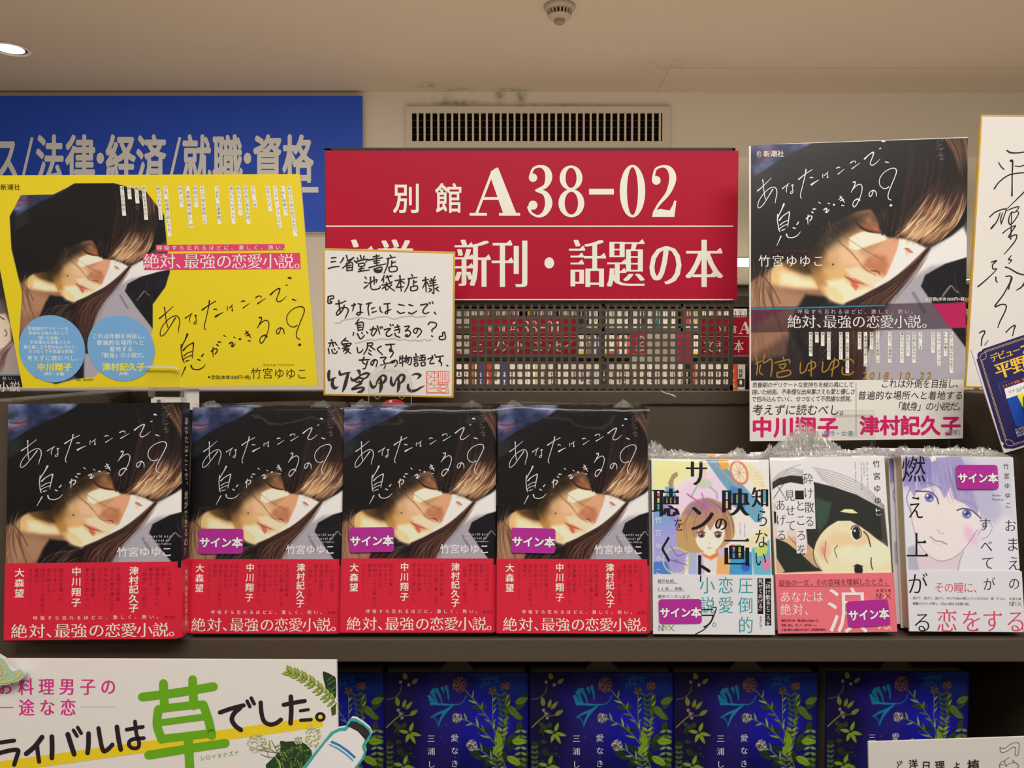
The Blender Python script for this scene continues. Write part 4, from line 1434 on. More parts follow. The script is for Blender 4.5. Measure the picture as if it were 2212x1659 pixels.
def red_sign(M, code, line2, label, k=1):
    """plate, rule and lettering; line2 = (character, x0, x1) in photograph units of the near sign"""
    b = MB()
    b.prism([(0, 0), (fs.W, 0), (fs.W, fs.H), (0, fs.H)], 0, .004, RED, mat('sign_core', (222, 214, 204), .6, 1.0))
    o = b.build('category_sign')
    o.matrix_world = M
    tag(o, label, 'sign')
    p = Print(fs.px, .0002, k)
    p.char('別', 848, 394, 68, CREAM, sx=.9, bold=.018)
    p.char('館', 939, 394, 68, CREAM, sx=.9, bold=.018)
    q = Print(fs.crop(700, 0, 2.765), .0002, k)
    q.mb = p.mb
    for d, x in zip(code, (1019, 1292, 1477, 1657, 1842, 2030)):
        digit(q, d, x, CREAM)
    p.rect(704, 487.5, 1584, 490, CREAM, 1)
    for ch, x0, x1 in line2:
        if ch == '・':
            p.disc((x0 + x1) / 2, 568, 10.5, 12, CREAM)
        else:
            p.char(ch, x0 - 3, 512, 114, CREAM, sx=(x1 - x0 + 5) / 114, **MINB)
    p.rect(706, 646, 1583, 648.4, (216, 206, 196), 1)
    p.build('lettering', o)
    return o


L2 = [('文', 728, 806), ('学', 815, 894), ('新', 982, 1059), ('刊', 1064, 1142), ('・', 1176, 1197), ('話', 1231, 1308), ('題', 1313, 1392), ('の', 1401, 1475), ('本', 1482, 1561)]
red_sign(fs.M, 'A38-02', L2, 'large red sign reading A38-02 with white characters, on the mesh screen', 1.3)

# ------------------------------------------------------------------ beyond: the next shelf row and the far wall
Y2 = 3.30
pm2 = perforated('perforated_screen_low', 24)


def at_scale(pxl, pyt, Y):
    M = fs.M.copy()
    z = at(pxl, pyt, Y)
    M.translation = Vector((z.x, Y, z.z - fs.H))
    return M


g2 = thing('bookshelf', 'second metal bookshelf further back, seen through the mesh', 'shelf', Matrix.Translation((.4, Y2, 0)))
bpy.context.view_layer.update()
Z2 = at(1106, 788, Y2).z
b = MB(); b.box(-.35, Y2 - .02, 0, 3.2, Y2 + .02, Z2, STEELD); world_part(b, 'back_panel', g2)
b = MB(); b.box(-.35, Y2 - .25, Z2 - .215, 3.2, Y2 - .02, Z2 - .197, STEEL); world_part(b, 'shelf_board', g2)
b = MB(); b.box(-.35, Y2 - .25, 0, 3.2, Y2 - .02, .12, STEEL); world_part(b, 'plinth', g2)
b = MB(); b.box(bx(1600, 3.2) + .04, Y2 - .25, 0, bx(1600, 3.2) + .07, Y2 - .02, Z2, STEEL); world_part(b, 'side_panel', g2)
for (x, code, l2, lab, lab2) in (
        (1016, 'A36-01', [('上', 728, 806), ('ノ', 890, 960), ('ン', 965, 1020), ('小', 1064, 1142), ('エ', 1231, 1308), ('ッ', 1323, 1380), ('セ', 1401, 1475), ('イ', 1482, 1561)], 'distant red sign seen through the mesh left of its middle', 'distant mesh screen under the red sign seen through the near mesh'),
        (1515, 'A37-01', [('文', 728, 806), ('庫', 815, 894), ('本', 980, 1058), ('・', 1120, 1140), ('新', 1231, 1308), ('書', 1313, 1392)], 'distant red sign in the gap right of the large red sign', 'distant mesh screen in the gap right of the large red sign'),
        (2035, 'A38-01', [('日', 728, 806), ('本', 815, 894), ('文', 980, 1058), ('学', 1064, 1142)], 'distant red sign seen right of the portrait poster', 'distant mesh screen seen right of the portrait poster')):
    M = at_scale(x, 685, Y2 + .03)
    red_sign(M, code, l2, lab, 5)
    s2 = obj('perforated_screen', pm2)
    s2.location = (M.translation.x - .001, Y2 + .037, Z2)
    tag(s2, lab2, 'screen')

BC = [((226, 220, 206), 14), ((206, 200, 190), 11), ((232, 228, 220), 10), ((58, 48, 44), 2), ((150, 96, 60), 1), ((206, 120, 130), 1), ((36, 32, 34), 3), ((210, 196, 140), 2),
      ((60, 70, 130), 1), ((46, 110, 104), 1), ((214, 190, 60), 1), ((190, 60, 50), 1), ((120, 110, 100), 2)]
BCL = [c for c, k in BC for _ in range(k)]
rnd = random.Random(21)


def spine_mesh(c, W, H, T, k):
    b = MB()
    m = mat('spine_%02x%02x%02x' % c, c, .5, 1.05)
    b.box(0, 0, 0, W, T, H, m, min(W * .12, .002))
    ic = (40, 36, 40) if sum(c) > 330 else (220, 214, 200)
    pr = Print(lambda x, y: (np.asarray(x) * W, H * (1 - np.asarray(y))), .0006, 4)
    pr.mb = b
    y = .12
    r = random.Random(k)
    for _ in range(r.randint(4, 9)):
        h = r.uniform(.03, .06)
        pr.rect(.36, y, .64, y + h * .25, ic, 1)
        pr.rect(.44, y + h * .2, .56, y + h, ic, 1)
        if r.random() < .5:
            pr.rect(.3, y + h * .55, .7, y + h * .72, ic, 1)
        y += h * 1.3
        if y > .7:
            break
    if r.random() < .4:
        pr.rect(0.02, .82, .98, .98, r.choice([(200, 60, 60), (230, 226, 214), (60, 90, 150), (216, 190, 70)]), 1)
    return b.mesh('spine_book')


CNAME = {(226, 220, 206): 'cream', (206, 200, 190): 'pale grey', (232, 228, 220): 'white', (58, 48, 44): 'dark brown', (150, 96, 60): 'tan', (206, 120, 130): 'pink', (36, 32, 34): 'black', (210, 196, 140): 'straw yellow',
         (60, 70, 130): 'blue', (46, 110, 104): 'teal', (214, 190, 60): 'yellow', (190, 60, 50): 'red', (120, 110, 100): 'grey'}


def nth(k):
    return '%d%s' % (k, 'th' if 10 < k % 100 < 14 else {1: 'st', 2: 'nd', 3: 'rd'}.get(k % 10, 'th'))


def row_of_books(px0, px1, Y, ztop, H, wr, label, group, name='paperback', skip=(), T=.13, cols=BCL):
    x = bx(px0, Y)
    lib = {}
    cnt = {}
    while x < bx(px1, Y):
        w = rnd.choice(wr)
        if not any(a < x + w and x < b_ for a, b_ in skip):
            c = rnd.choice(cols)
            key = (c, w, rnd.randint(0, 1))
            if key not in lib:
                lib[key] = spine_mesh(c, w - .001, H, T, len(lib))
            o = obj(name, lib[key])
            o.location = (x, Y, ztop - H + .0012)
            cnt[c] = cnt.get(c, 0) + 1
            tag(o, label % (nth(cnt[c]) + ' ' + CNAME[c]), 'book', group)
        x += w


Zb2 = at(1106, 787, 3.08).z
row_of_books(958, 1574, 3.08, Zb2, .188, (.014, .020, .026, .034), '%s book from the left on the second shelf, behind the near mesh', 'books on the second shelf behind the mesh', T=.12)
row_of_books(2070, 2140, 3.08, Zb2, .188, (.020, .026), '%s book from the left on the second shelf, right of the portrait poster', 'books behind the right poster gap', T=.12)
for (x0, x1, c, tx, tc, lab) in ((1575.5, 1591.5, (206, 74, 40), 'リーチ先', (240, 214, 170), 'orange-spined book in the gap right of the red sign'),
                                 (1593, 1609, (196, 190, 182), '柿薪', (60, 56, 60), 'grey-spined book beside the orange book in the gap')):
    f = Frame((x0, 787 + .188 / 3.08 * F), (x1, 787 + .188 / 3.08 * F), (x0, 787), 3.08, 3.08)
    t = thing('paperback', lab, 'book', f.M)
    b = MB(); b.box(0, 0, 0, f.W, .12, .188, mat('spine_%02x%02x%02x' % c, c, .5, 1.05), .001); b.build('cover', t)
    p = Print(f.px, .0003, 4)
    p.col(tx, (x0 + x1) / 2 - 1, 797, 9.5, tc, pitch=10, bold=.02)
    if c[0] < 200:
        p.rect(x0 + .5, 818, x1 - .5, 836, (40, 38, 42), 1)
        p.disc(x0 + 7, 826, 3, 5, (210, 206, 200), 2)
    p.build('lettering', t)
# white notice with pink boxes on the second shelf
f = Frame((1360, 786), (1494, 786), (1360, 720), Y2 - .03, Y2 - .03)
b = MB(); b.prism([(0, 0), (f.W, 0), (f.W, f.H), (0, f.H)], 0, .003, mat('notice_white', (228, 222, 208), .5, 1.05)); o = b.build('notice')
o.matrix_world = f.M
tag(o, 'white and pink notice behind the mesh, right of its middle', 'notice')
p = Print(f.px, .0003, 4)
p.rect(1361, 721, 1393, 764, (196, 36, 76), 1); p.rect(1465, 721, 1493, 785, (206, 50, 100), 1)
p.row('の', 1372, 722, 22, CREAM, bold=.02, layer=2); p.row('本', 1372, 742, 20, CREAM, bold=.02, layer=2)
p.row('文庫', 1400, 728, 26, (190, 184, 176), layer=2)
p.build('lettering', o)

# far wall bookcase
fw = thing('bookcase', 'tall bookcase along the far wall, seen through the mesh holes', 'shelf', Matrix.Translation((2.4, 9.2, 0)))
bpy.context.view_layer.update()
Y3 = 9.0
z = lambda y: at(1106, y, Y3).z
x0, x1 = bx(960, Y3), 5.7
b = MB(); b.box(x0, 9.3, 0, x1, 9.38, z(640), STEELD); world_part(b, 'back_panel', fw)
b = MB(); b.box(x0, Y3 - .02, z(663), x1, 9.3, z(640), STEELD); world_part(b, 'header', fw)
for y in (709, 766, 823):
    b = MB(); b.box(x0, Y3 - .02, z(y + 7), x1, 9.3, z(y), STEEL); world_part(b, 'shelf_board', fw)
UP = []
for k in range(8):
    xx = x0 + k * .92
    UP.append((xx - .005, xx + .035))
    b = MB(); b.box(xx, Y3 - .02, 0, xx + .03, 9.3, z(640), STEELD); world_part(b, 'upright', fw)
for (yt, yb_, rw) in ((667, 709, 'upper'), (724, 766, 'lower')):
    row_of_books(975, 1622, Y3, z(yt), z(yt) - z(yb_), (.045, .052, .06), '%s book from the left, ' + rw + ' row of the far bookcase behind the mesh', 'books on the far wall bookcase', T=.2, cols=BCL, skip=UP)
    row_of_books(2080, 2135, Y3, z(yt), z(yt) - z(yb_), (.045, .06), '%s book from the left, ' + rw + ' far bookcase row right of the poster', 'far bookcase books at the right gap', T=.2, skip=UP)
f = Frame((2070, 655), (2135, 655), (2070, 640), Y3 - .05, Y3 - .05)
b = MB(); b.prism([(0, 0), (f.W, 0), (f.W, f.H), (0, f.H)], 0, .02, RED); o = b.build('header_sign'); o.matrix_world = f.M
tag(o, 'small red header sign on the far bookcase right of the poster', 'sign')
p = Print(f.px, .002, 10); p.row('芸書', 2084, 642, 11, CREAM, bold=.02); p.build('lettering', o)
# ------------------------------------------------------------------ books
PAPER = mat('page_paper', (222, 208, 172), .8, 1.0, .1, var=.04, vscale=900)
JKT = mat('jacket_black', (26, 23, 24), .3, 1.2, .5)
ART = mat('printed_picture', vcol=True, rough=.28, spec=.45)
ARTM = mat('printed_picture_matt', vcol=True, rough=.45, spec=.3)
BAND = mat('band_red', (214, 38, 62), .35, 1.1, .4)
BANDB = mat('band_dark_red', (150, 22, 40), .4, 1.1)
WHITE = (228, 222, 212)
WRAP = film('shrink_wrap', .012, .05, bump=.25, bscale=24)
BW, BH, BT = .132, .194, .021

# the handwritten title, traced pen strokes (x, y[, width])
TITLE = [
    [(95, 635, 20), (165, 580, 13), (290, 465, 7)],
    [(165, 485, 22), (172, 520, 14), (180, 600, 12), (195, 690, 12), (215, 765, 12)],
    [(318, 630, 18), (250, 740, 12), (180, 845, 12), (125, 885, 12), (105, 855, 12), (120, 780, 11), (180, 690, 11), (260, 620, 12), (330, 600, 13), (370, 635, 14), (380, 700, 13), (365, 780, 11), (360, 835, 7)],
    [(460, 632, 18), (510, 595, 10), (555, 565, 10)], [(540, 570, 12), (518, 640, 11), (522, 690, 8)], [(590, 600, 12), (625, 592, 8)],
    [(603, 590, 16), (610, 650, 10), (614, 690, 10), (600, 716, 10), (578, 708, 10), (588, 688, 9), (618, 668, 9)],
    [(695, 518, 22), (780, 455, 12), (888, 393, 12)], [(798, 385, 20), (788, 460, 14), (755, 620, 12), (728, 740, 12), (735, 785, 12), (748, 798, 9)],
    [(862, 508, 18), (890, 505, 15), (907, 516, 9)], [(885, 610, 30), (930, 582, 18), (990, 550, 8)],
    [(1050, 472, 12), (1046, 500, 10), (1052, 527, 8)], [(1073, 492, 12), (1125, 442, 8)], [(1110, 460, 12), (1118, 500, 12), (1124, 530, 14), (1108, 520, 10)],
    [(1250, 402, 18), (1278, 388, 14), (1298, 400, 10)], [(1270, 490, 16), (1312, 460, 10), (1360, 425, 7)],
    [(1452, 342, 20), (1490, 320, 12), (1522, 325, 13), (1524, 352, 9)], [(1475, 428, 18), (1530, 392, 11), (1588, 352, 7)],
    [(1655, 302, 24), (1720, 245, 14), (1775, 215, 18), (1786, 232, 18), (1762, 310, 13), (1740, 372, 14), (1768, 403, 15), (1820, 380, 11), (1885, 320, 5)],
    [(1868, 174, 10), (1890, 165, 16)], [(1900, 68, 12), (1922, 66, 30), (1947, 74, 12)], [(1966, 368, 18), (1990, 378, 18), (2022, 384, 6)],
    [(488, 858, 28), (460, 930, 16), (425, 1000, 15), (398, 1062, 14)], [(400, 1000, 14), (400, 1080, 14), (412, 1160, 14), (428, 1225, 16), (445, 1258, 10)],
    [(430, 1085, 24), (480, 1030, 14), (560, 982, 16), (574, 988, 18), (566, 1080, 14), (555, 1195, 10)], [(440, 1160, 16), (490, 1122, 12), (552, 1100, 12)],
    [(428, 1215, 14), (480, 1180, 11), (552, 1152, 12)], [(470, 1238, 18), (520, 1220, 9)], [(460, 1320, 20), (430, 1390, 12), (402, 1455, 7)],
    [(540, 1300, 24), (562, 1342, 15), (630, 1356, 14), (700, 1330, 13), (745, 1278, 6)], [(635, 1213, 18), (666, 1225, 18)], [(690, 1168, 22), (715, 1135, 12)],
    [(825, 1100, 20), (860, 1068, 14), (900, 1065, 18), (905, 1098, 16), (878, 1135, 16)], [(850, 1045, 16), (846, 1110, 14), (852, 1180, 9)], [(902, 1005, 20), (926, 1022, 14)], [(925, 968, 24), (962, 968, 12)],
    [(1080, 990, 20), (1112, 970, 18), (1124, 990, 18), (1108, 1028, 18), (1134, 1024, 18), (1158, 990, 10)], [(1000, 875, 16), (1028, 893, 9)], [(1140, 898, 14), (1166, 911, 9)], [(1222, 928, 28), (1232, 926, 26)],
    [(1298, 855, 15), (1345, 822, 10)], [(1318, 880, 15), (1372, 862, 10)], [(1312, 812, 16), (1345, 860, 20), (1382, 912, 8)], [(1342, 948, 16), (1378, 953, 9)],
    [(1500, 628, 20), (1525, 620, 18), (1530, 650, 15), (1505, 705, 14), (1474, 768, 10)],
    [(1484, 745, 10), (1535, 690, 12), (1590, 662, 14), (1630, 692, 13), (1630, 770, 12), (1605, 860, 12), (1562, 950, 14), (1525, 985, 15), (1504, 950, 13), (1522, 898, 13), (1572, 874, 22), (1604, 892, 24)],
    [(1800, 775, 12), (1782, 828, 14), (1756, 855, 14), (1738, 828, 12), (1752, 790, 12), (1800, 766, 14), (1840, 800, 15), (1848, 857, 9)],
    [(2025, 735, 18), (1985, 757, 13), (1930, 742, 12), (1888, 685, 12), (1890, 600, 12), (1950, 520, 11), (2040, 475, 12), (2105, 475, 15), (2132, 520, 15), (2110, 600, 13), (2062, 720, 13), (2020, 840, 13), (2028, 908, 13), (2070, 930, 11)],
    [(2060, 1008, 34), (2070, 1006, 34)],
]


def title(p, fn, k, col, layer=2):
    for st in TITLE:
        a = np.array(st, float)
        x, y = fn(a[:, 0], a[:, 1])
        p.pen(np.stack([x, y, a[:, 2] * k], 1), 1, col, layer, smooth=4)


FRONT = quadmap((1058, 62), (2058, 62), (2058, 1567), (1058, 1567), BW, BH)   # layout units of the zoomed fourth book
TFIT = affine([(1925, 70), (400, 1455), (125, 885), (2135, 520), (1525, 985)], [(1908, 145), (1228, 718), (1145, 463), (1978, 330), (1715, 525)])


def sticker_mesh(parent, x, z, w, h, rot=0):
    c, s_ = math.cos(math.radians(rot)), math.sin(math.radians(rot))
    MG = mat('sticker_magenta', (176, 44, 150), .35, 1.1, .4)
    b = MB()
    r = .0025
    pts = []
    for cx_, cz_, a0 in ((w - r, r, -90), (w - r, h - r, 0), (r, h - r, 90), (r, r, 180)):
        for k in range(4):
            a = math.radians(a0 + 30 * k)
            pts.append((cx_ + r * math.cos(a), cz_ + r * math.sin(a)))
    T = lambda X, Z: (x + X * c - Z * s_, z + X * s_ + Z * c)
    b.prism([T(*q) for q in pts], -.0019, -.0016, MG, mat('sticker_edge', (220, 190, 210), .5, 1.0))
    o = b.build('sticker', parent, label='magenta sticker with white lettering')
    p = Print(lambda X, Y: T(np.asarray(X) * w, h * (1 - np.asarray(Y) * .001)), .00192)
    sz = 430.0
    for i, ch in enumerate('サイン本'):
        xx = 8 + i * 246
        for bd, cc, ly in ((.075, (60, 20, 60), 1), (.042, (236, 232, 232), 2)):
            V, P, adv = glyph(ch, 0, 3)
            for a in np.arange(8) * math.pi / 4:
                gx = (V[:, 0] + bd * math.cos(a)) * .245 + .018 + i * .243
                gy = (.88 - V[:, 1] + bd * math.sin(a)) * sz + 330
                p.put(np.stack([gx, gy], 1), P, cc, ly)
    p.build('lettering', o)
    return o


def book_body(root, W, H, T, jm, cream=PAPER, rounded=True):
    b = MB(); b.box(.0015, .0015, .002, W - .003, T - .0015, H - .002, cream, 0)
    b.build('page_block', root)
    b = MB()
    n = 8
    prof = [(0, 0), (W - .004, 0)] + [(W - .004 + .004 * math.sin(a), .004 - .004 * math.cos(a)) for a in np.linspace(.3, math.pi / 2, 4)] + \
        [(W, T - .004)] + [(W - .004 + .004 * math.cos(a), T - .004 + .004 * math.sin(a)) for a in np.linspace(.3, math.pi / 2, 4)] + [(0, T), (0, T - .0012), (W - .003, T - .0012), (W - .0014, T - .004), (W - .0014, .004), (W - .003, .0012), (0, .0012)]
    tri = tessellate_polygon([[Vector((q[0], q[1], 0)) for q in prof]])
    m = len(prof)
    vs = [(x, y, 0) for x, y in prof] + [(x, y, H) for x, y in prof]
    b.add(vs, tri, jm); b.add(vs, [(a + m, b_ + m, c + m) for a, b_, c in tri], jm)
    b.add(vs, [(i, (i + 1) % m, (i + 1) % m + m, i + m) for i in range(m)], jm)
    return b.build('dust_jacket', root)


def wrap_film(root, W, H, T, seed, top=.004, amp=.0009, m=None):
    r = np.random.RandomState(seed)
    b = MB()
    nx, nz = 26, 36
    m = m or WRAP
    n1 = vnoise(nz, nx, 9, 7, seed)
    n2 = vnoise(nz, nx, 18, 5, seed + 1)
    vs, fs = [], []
    for j in range(nz):
        for i in range(nx):
            x, z = -.001 + (W + .002) * i / (nx - 1), -.0005 + (H + .001 + top * (.6 + .8 * n2[-1, i])) * j / (nz - 1)
            e = math.exp(-((H + .001 - z) / .012) ** 2) * 2.2 + math.exp(-(z / .01) ** 2) + math.exp(-(x / .012) ** 2)
            y = -.0026 - amp * (n1[j, i] + n2[j, i]) * (.6 + e) + max(0, z - H) * 1.6
            vs.append((x, y, z))
    for j in range(nz - 1):
        for i in range(nx - 1):
            k = j * nx + i
            fs.append((k, k + 1, k + nx + 1, k + nx))
    b.add(vs, fs, m, True)
    # folded top and sides
    base = len(vs)
    tops = [v for v in vs[-nx:]]
    t2 = [(v[0], T * .5, H + .0015 + .0015 * r.rand()) for v in tops]
    t3 = [(v[0], T + .001, H + .0005) for v in tops]
    b.add(tops + t2 + t3, [(i, i + 1, nx + i + 1, nx + i) for i in range(nx - 1)] + [(nx + i, nx + i + 1, 2 * nx + i + 1, 2 * nx + i) for i in range(nx - 1)], m, True)
    # corner tufts where the film was heat sealed
    for (cx_, s_) in ((.006, 1), (W - .012, -1)):
        q = []
        for k in range(9):
            a = k / 8
            q.append((cx_ + s_ * .018 * a, .002 + .002 * r.rand(), H + .001 + .006 * math.sin(math.pi * a) * (.6 + .6 * r.rand())))
        q2 = [(x, .004, H) for x, y, z in q]
        b.add(q + q2, [(i, i + 1, 9 + i + 1, 9 + i) for i in range(8)], film('film_fold', .22, .2, white=.12), False)
    return b.build('plastic_wrap', root)


def novel(M, label, with_band_text=True):
    root = thing('hardcover_book', label, 'book', M)
    j = book_body(root, BW, BH, BT, JKT)
    # picture
    cv = Canvas(169, -45, 1214, 1030, 285, 262)
    portrait(cv)
    z0 = BH * .30

    def pos(S, T):
        x = S * BW
        y = -.00015 + np.where(S > .975, ((S - .975) / .025) ** 2 * .0022, 0)
        return x, y, BH - T * (BH - z0)
    me = cv.mesh('cover_picture', pos, ART)
    obj('cover_picture', me, j, label='photo print of a woman with bowed head and dark fringe')
    p = Print(FRONT, .0002)
    title(p, TFIT, .40, (196, 194, 195))
    p.row('竹宮ゆゆこ', 1694, 978, 66, (214, 212, 214), pitch=64, layer=2, bold=.02)
    p.row('Breathless', 1858, 900, 24, (196, 194, 196), pitch=15.4, layer=2)
    p.row('Time Traveler', 1822, 926, 24, (196, 194, 196), pitch=14.6, layer=2)
    p.row('Yuyuko Takemiya', 1900, 953, 15, (186, 184, 186), pitch=7.6, layer=2)
    p.build('title_lettering', j)
    # paper band round the foot
    zb = BH * (1 - (1074 - 62) / 1505)
    b = MB()
    prof = [(-.0002, -.0009), (BW - .003, -.0009), (BW + .0007, .003), (BW + .0007, BT - .003), (BW - .003, BT + .0009), (-.0002, BT + .0009), (-.0002, BT + .0003), (BW - .004, BT + .0003), (BW + .0002, BT - .004), (BW + .0002, .004), (BW - .004, -.0005), (-.0002, -.0005)]
    tri = tessellate_polygon([[Vector((q[0], q[1], 0)) for q in prof]])
    m = len(prof)
    vs = [(x, y, .0012) for x, y in prof] + [(x, y, zb) for x, y in prof]
    b.add(vs, tri, BAND); b.add(vs, [(a + m, b_ + m, c + m) for a, b_, c in tri], BAND)
    b.add(vs, [(i, (i + 1) % m, (i + 1) % m + m, i + m) for i in range(m)], BAND)
    bo = b.build('paper_band', root)
    p = Print(FRONT, .00094)
    W_, DR = (240, 226, 208), (150, 22, 44)
    for s_, x, y in (('津村記久子', 1797, 1100), ('中川翔子', 1468, 1100), ('大森望', 1142, 1104)):
        p.col(s_, x, y, 57, W_, pitch=58.5 if len(s_) > 4 else 65, **BOLD)
    for s_, x, q in (('これは外側を', 2000, 31), ('目指し、', 1965, 31), ('普遍的な場所へと', 1930, 31.5), ('着地する', 1893, 31), ('「献身」の小説だ。', 1858, 31), ('不条理な出来事', 1708, 31), ('さえも愛と優しさで', 1672, 31),
                     ('包み込んでいく、', 1635, 31), ('せつなくて', 1600, 31), ('不思議な感覚。', 1563, 31), ('考えずに読むべし。', 1528, 31), ('結ぼれを貫いて、', 1380, 31), ('まっすぐに', 1345, 31), ('突き刺さる。', 1310, 31),
                     ('時間ループ文学史上、', 1275, 31), ('最高の', 1240, 31), ('ラブストーリー。', 1203, 31)):
        p.col(s_, x, 1106, 28, DR, pitch=q)
    p.row('呼吸すら忘れるほどに、激しく、熱い。', 1222, 1406, 27, W_, pitch=41.5)
    p.row('新潮社', 1975, 1412, 21, (130, 20, 36), pitch=21)
    for ch, x in zip('絶対、最強の恋愛小説。', (1096, 1198, 1296, 1343, 1438, 1538, 1630, 1723, 1812, 1903, 1996)):
        p.char(ch, x, 1452, 97, W_, **dict(MINCHO, stamp=.018))
    p.build('band_lettering', bo)
    return root


NB = [  # (top left, top right, bottom right, bottom left, Yb, Yt)
    ((44, 873), (404, 878), (388, 1382), (10, 1386), .636, .651),
    ((423, 880), (745, 880), (735, 1371), (400, 1371), .656, .679),
    ((751, 880), (1072, 881), (1071, 1369), (735, 1369), .656, .679),
    ((1075, 880), (1396, 881), (1405, 1371), (1073, 1370), .656, .679)]


def scaled(f, W, H):
    return f.M @ Matrix.Diagonal((f.W / W, 1, f.H / H, 1))


fr = [Frame(q[3], q[2], q[0], q[4], q[5]) for q in NB]
labs = ['dark portrait hardcover without sticker, leftmost of the four in front', 'wrapped portrait hardcover beside the unwrapped leftmost one', 'wrapped portrait hardcover below the autograph board',
        'wrapped portrait hardcover next to the pastel paperback, below the mesh screen']
G = 'portrait hardcovers with red bands'
first = novel(scaled(fr[0], BW, BH), labs[0])
first['group'] = G
# spine lettering shows on the leftmost copy
jk = [c for c in first.children if c.name.startswith('dust_jacket')][0]
class SpinePrint(Print):
    def put(s, xy, faces, col, layer=0):
        xy = np.asarray(xy, float)
        s.n += 1
        X = np.full(len(xy), BW + .0002 + .00002 * (s.n % 5) + .0006 * (layer > 1))
        s.mb.add(np.stack([X, .0105 + (xy[:, 0] - 50) * .00021 * 1.0, BH * (1 - xy[:, 1] / 1000)], 1), faces, ink(col))
copies = []
for k in range(1, 4):
    c = dup(first, scaled(fr[k], BW, BH), labs[k], G)
    copies.append(c)
p = SpinePrint(None)
p.col('あなたはここで、息ができるの？', 50, 60, 38, (200, 198, 198), pitch=40)
p.col('竹宮ゆゆこ', 50, 690, 38, (200, 198, 198), layer=1)
p.col('絶対、最強の恋愛小説。', 50, 715, 22, (240, 226, 208), pitch=24, layer=2)
p.build('spine_lettering', jk)
for k, (c, (x0, y0, x1, y1)) in enumerate(zip(copies, ((78, 873, 368, 1038), (80, 868, 372, 1034), (1150, 868, 1440, 1032)))):
    ox = (5, 28, 1058)[k]
    sx = BW / 1000
    sticker_mesh(c, (x0 - ox) * sx * .985, BH * (1 - (y1 - 62) / 1505), 290 * sx, 165 / 1505 * BH, (0, 1, -1)[k])
    wrap_film(c, BW, BH, BT, 50 + k)
# second copies standing behind
for k in range(1, 4):
    M = fr[k].M @ Matrix.Translation((.001 * (k - 1), BT + .004, .0036)) @ Matrix.Diagonal((fr[k].W / BW, 1, fr[k].H / BH, 1))
    dup(copies[0], M, 'portrait hardcover hidden behind the ' + ('unwrapped leftmost copy', 'second copy from the left', 'copy below the autograph board', 'copy next to the pastel paperback')[k], 'second row of portrait hardcovers', skip=('plastic_wrap', 'sticker', 'title_lettering', 'band_lettering', 'spine_lettering'))

# ---- three paperbacks with pictures
PW_, PH_, PT_ = .106, .152, .015
FOLD = film('crumpled_film', .16, .16, white=.27)


def logo_arrow(p, x, y, s, c1, c2):
    """thin N, D, arrow and X strokes of the small imprint mark"""
    p.pen([(x, y + 40 * s), (x, y)], 4 * s, c1, smooth=0); p.pen([(x, y), (x + 24 * s, y + 40 * s)], 4 * s, c1, smooth=0); p.pen([(x + 24 * s, y + 40 * s), (x + 24 * s, y)], 4 * s, c1, smooth=0)
    p.pen([(x + 30 * s, y), (x + 52 * s, y + 20 * s), (x + 30 * s, y + 40 * s), (x + 30 * s, y)], 4 * s, c1, smooth=0)
    p.pen([(x + 50 * s, y + 4 * s), (x + 68 * s, y + 20 * s), (x + 50 * s, y + 36 * s)], 8 * s, c2, smooth=0)
    p.pen([(x + 68 * s, y), (x + 104 * s, y + 40 * s)], 3.5 * s, c1, smooth=0); p.pen([(x + 104 * s, y), (x + 68 * s, y + 40 * s)], 3.5 * s, c1, smooth=0)


def crumple(root, f, prof, y0, seed, depth=.02):
    """a gathered strip of film above the book; prof = top outline in photograph pixels"""
    r = np.random.RandomState(seed)
    P = spline(prof, 15)
    X, Z = f.px(P[:, 0], P[:, 1])
    _, Zb = f.px(P[:, 0], np.full(len(P), y0))
    n, rows = len(P), 13
    for layer in range(3):
        b = MB()
        vs, fs = [], []
        for j in range(rows):
            t = j / (rows - 1)
            for i in range(n):
                k = (1 - .16 * layer)
                zz = Zb[i] + (Z[i] - Zb[i]) * t * k * (1 + .25 * r.randn() * (t > .5) * .6)
                vs.append((X[i] + r.randn() * .0004, float(np.clip(.001 + layer * .0045 + .003 * t + r.randn() * .0008, .0002, .0148)), zz))
        for j in range(rows - 1):
            for i in range(n - 1):
                q = j * n + i
                fs.append((q, q + 1, q + n + 1, q + n))
        b.add(vs, fs, FOLD, False)
        b.build('film_gather', root)


def paperback(f, label, art, aspan, crop_quad, band_frac, bandm, letter, bandl, prof, jm, seed):
    M = f.M
    W, H = f.W, f.H
    root = thing('paperback', label, 'book', M)
    j = book_body(root, W, H, PT_, jm)
    z0 = H * (1 - band_frac)
    me = art.mesh('cover_picture', lambda S, T: (.0006 + S * (W - .0012), -.00015 - 0 * S, H - .0004 - T * (H - z0 - .0004)), ARTM)
    obj('cover_picture', me, j)
    q = quadmap(*crop_quad, W, H)
    p = Print(q, .0002)
    letter(p)
    p.build('title_lettering', j)
    b = MB()
    b.box(-.0002, -.0009, .0004, W + .0005, -.0003, z0, bandm); b.box(W + .0001, -.0009, .0004, W + .0006, PT_ + .0006, z0, bandm)
    bo = b.build('paper_band', root)
    p = Print(q, .00094)
    bandl(p)
    p.build('band_lettering', bo)
    return root


BK = (20, 18, 20)


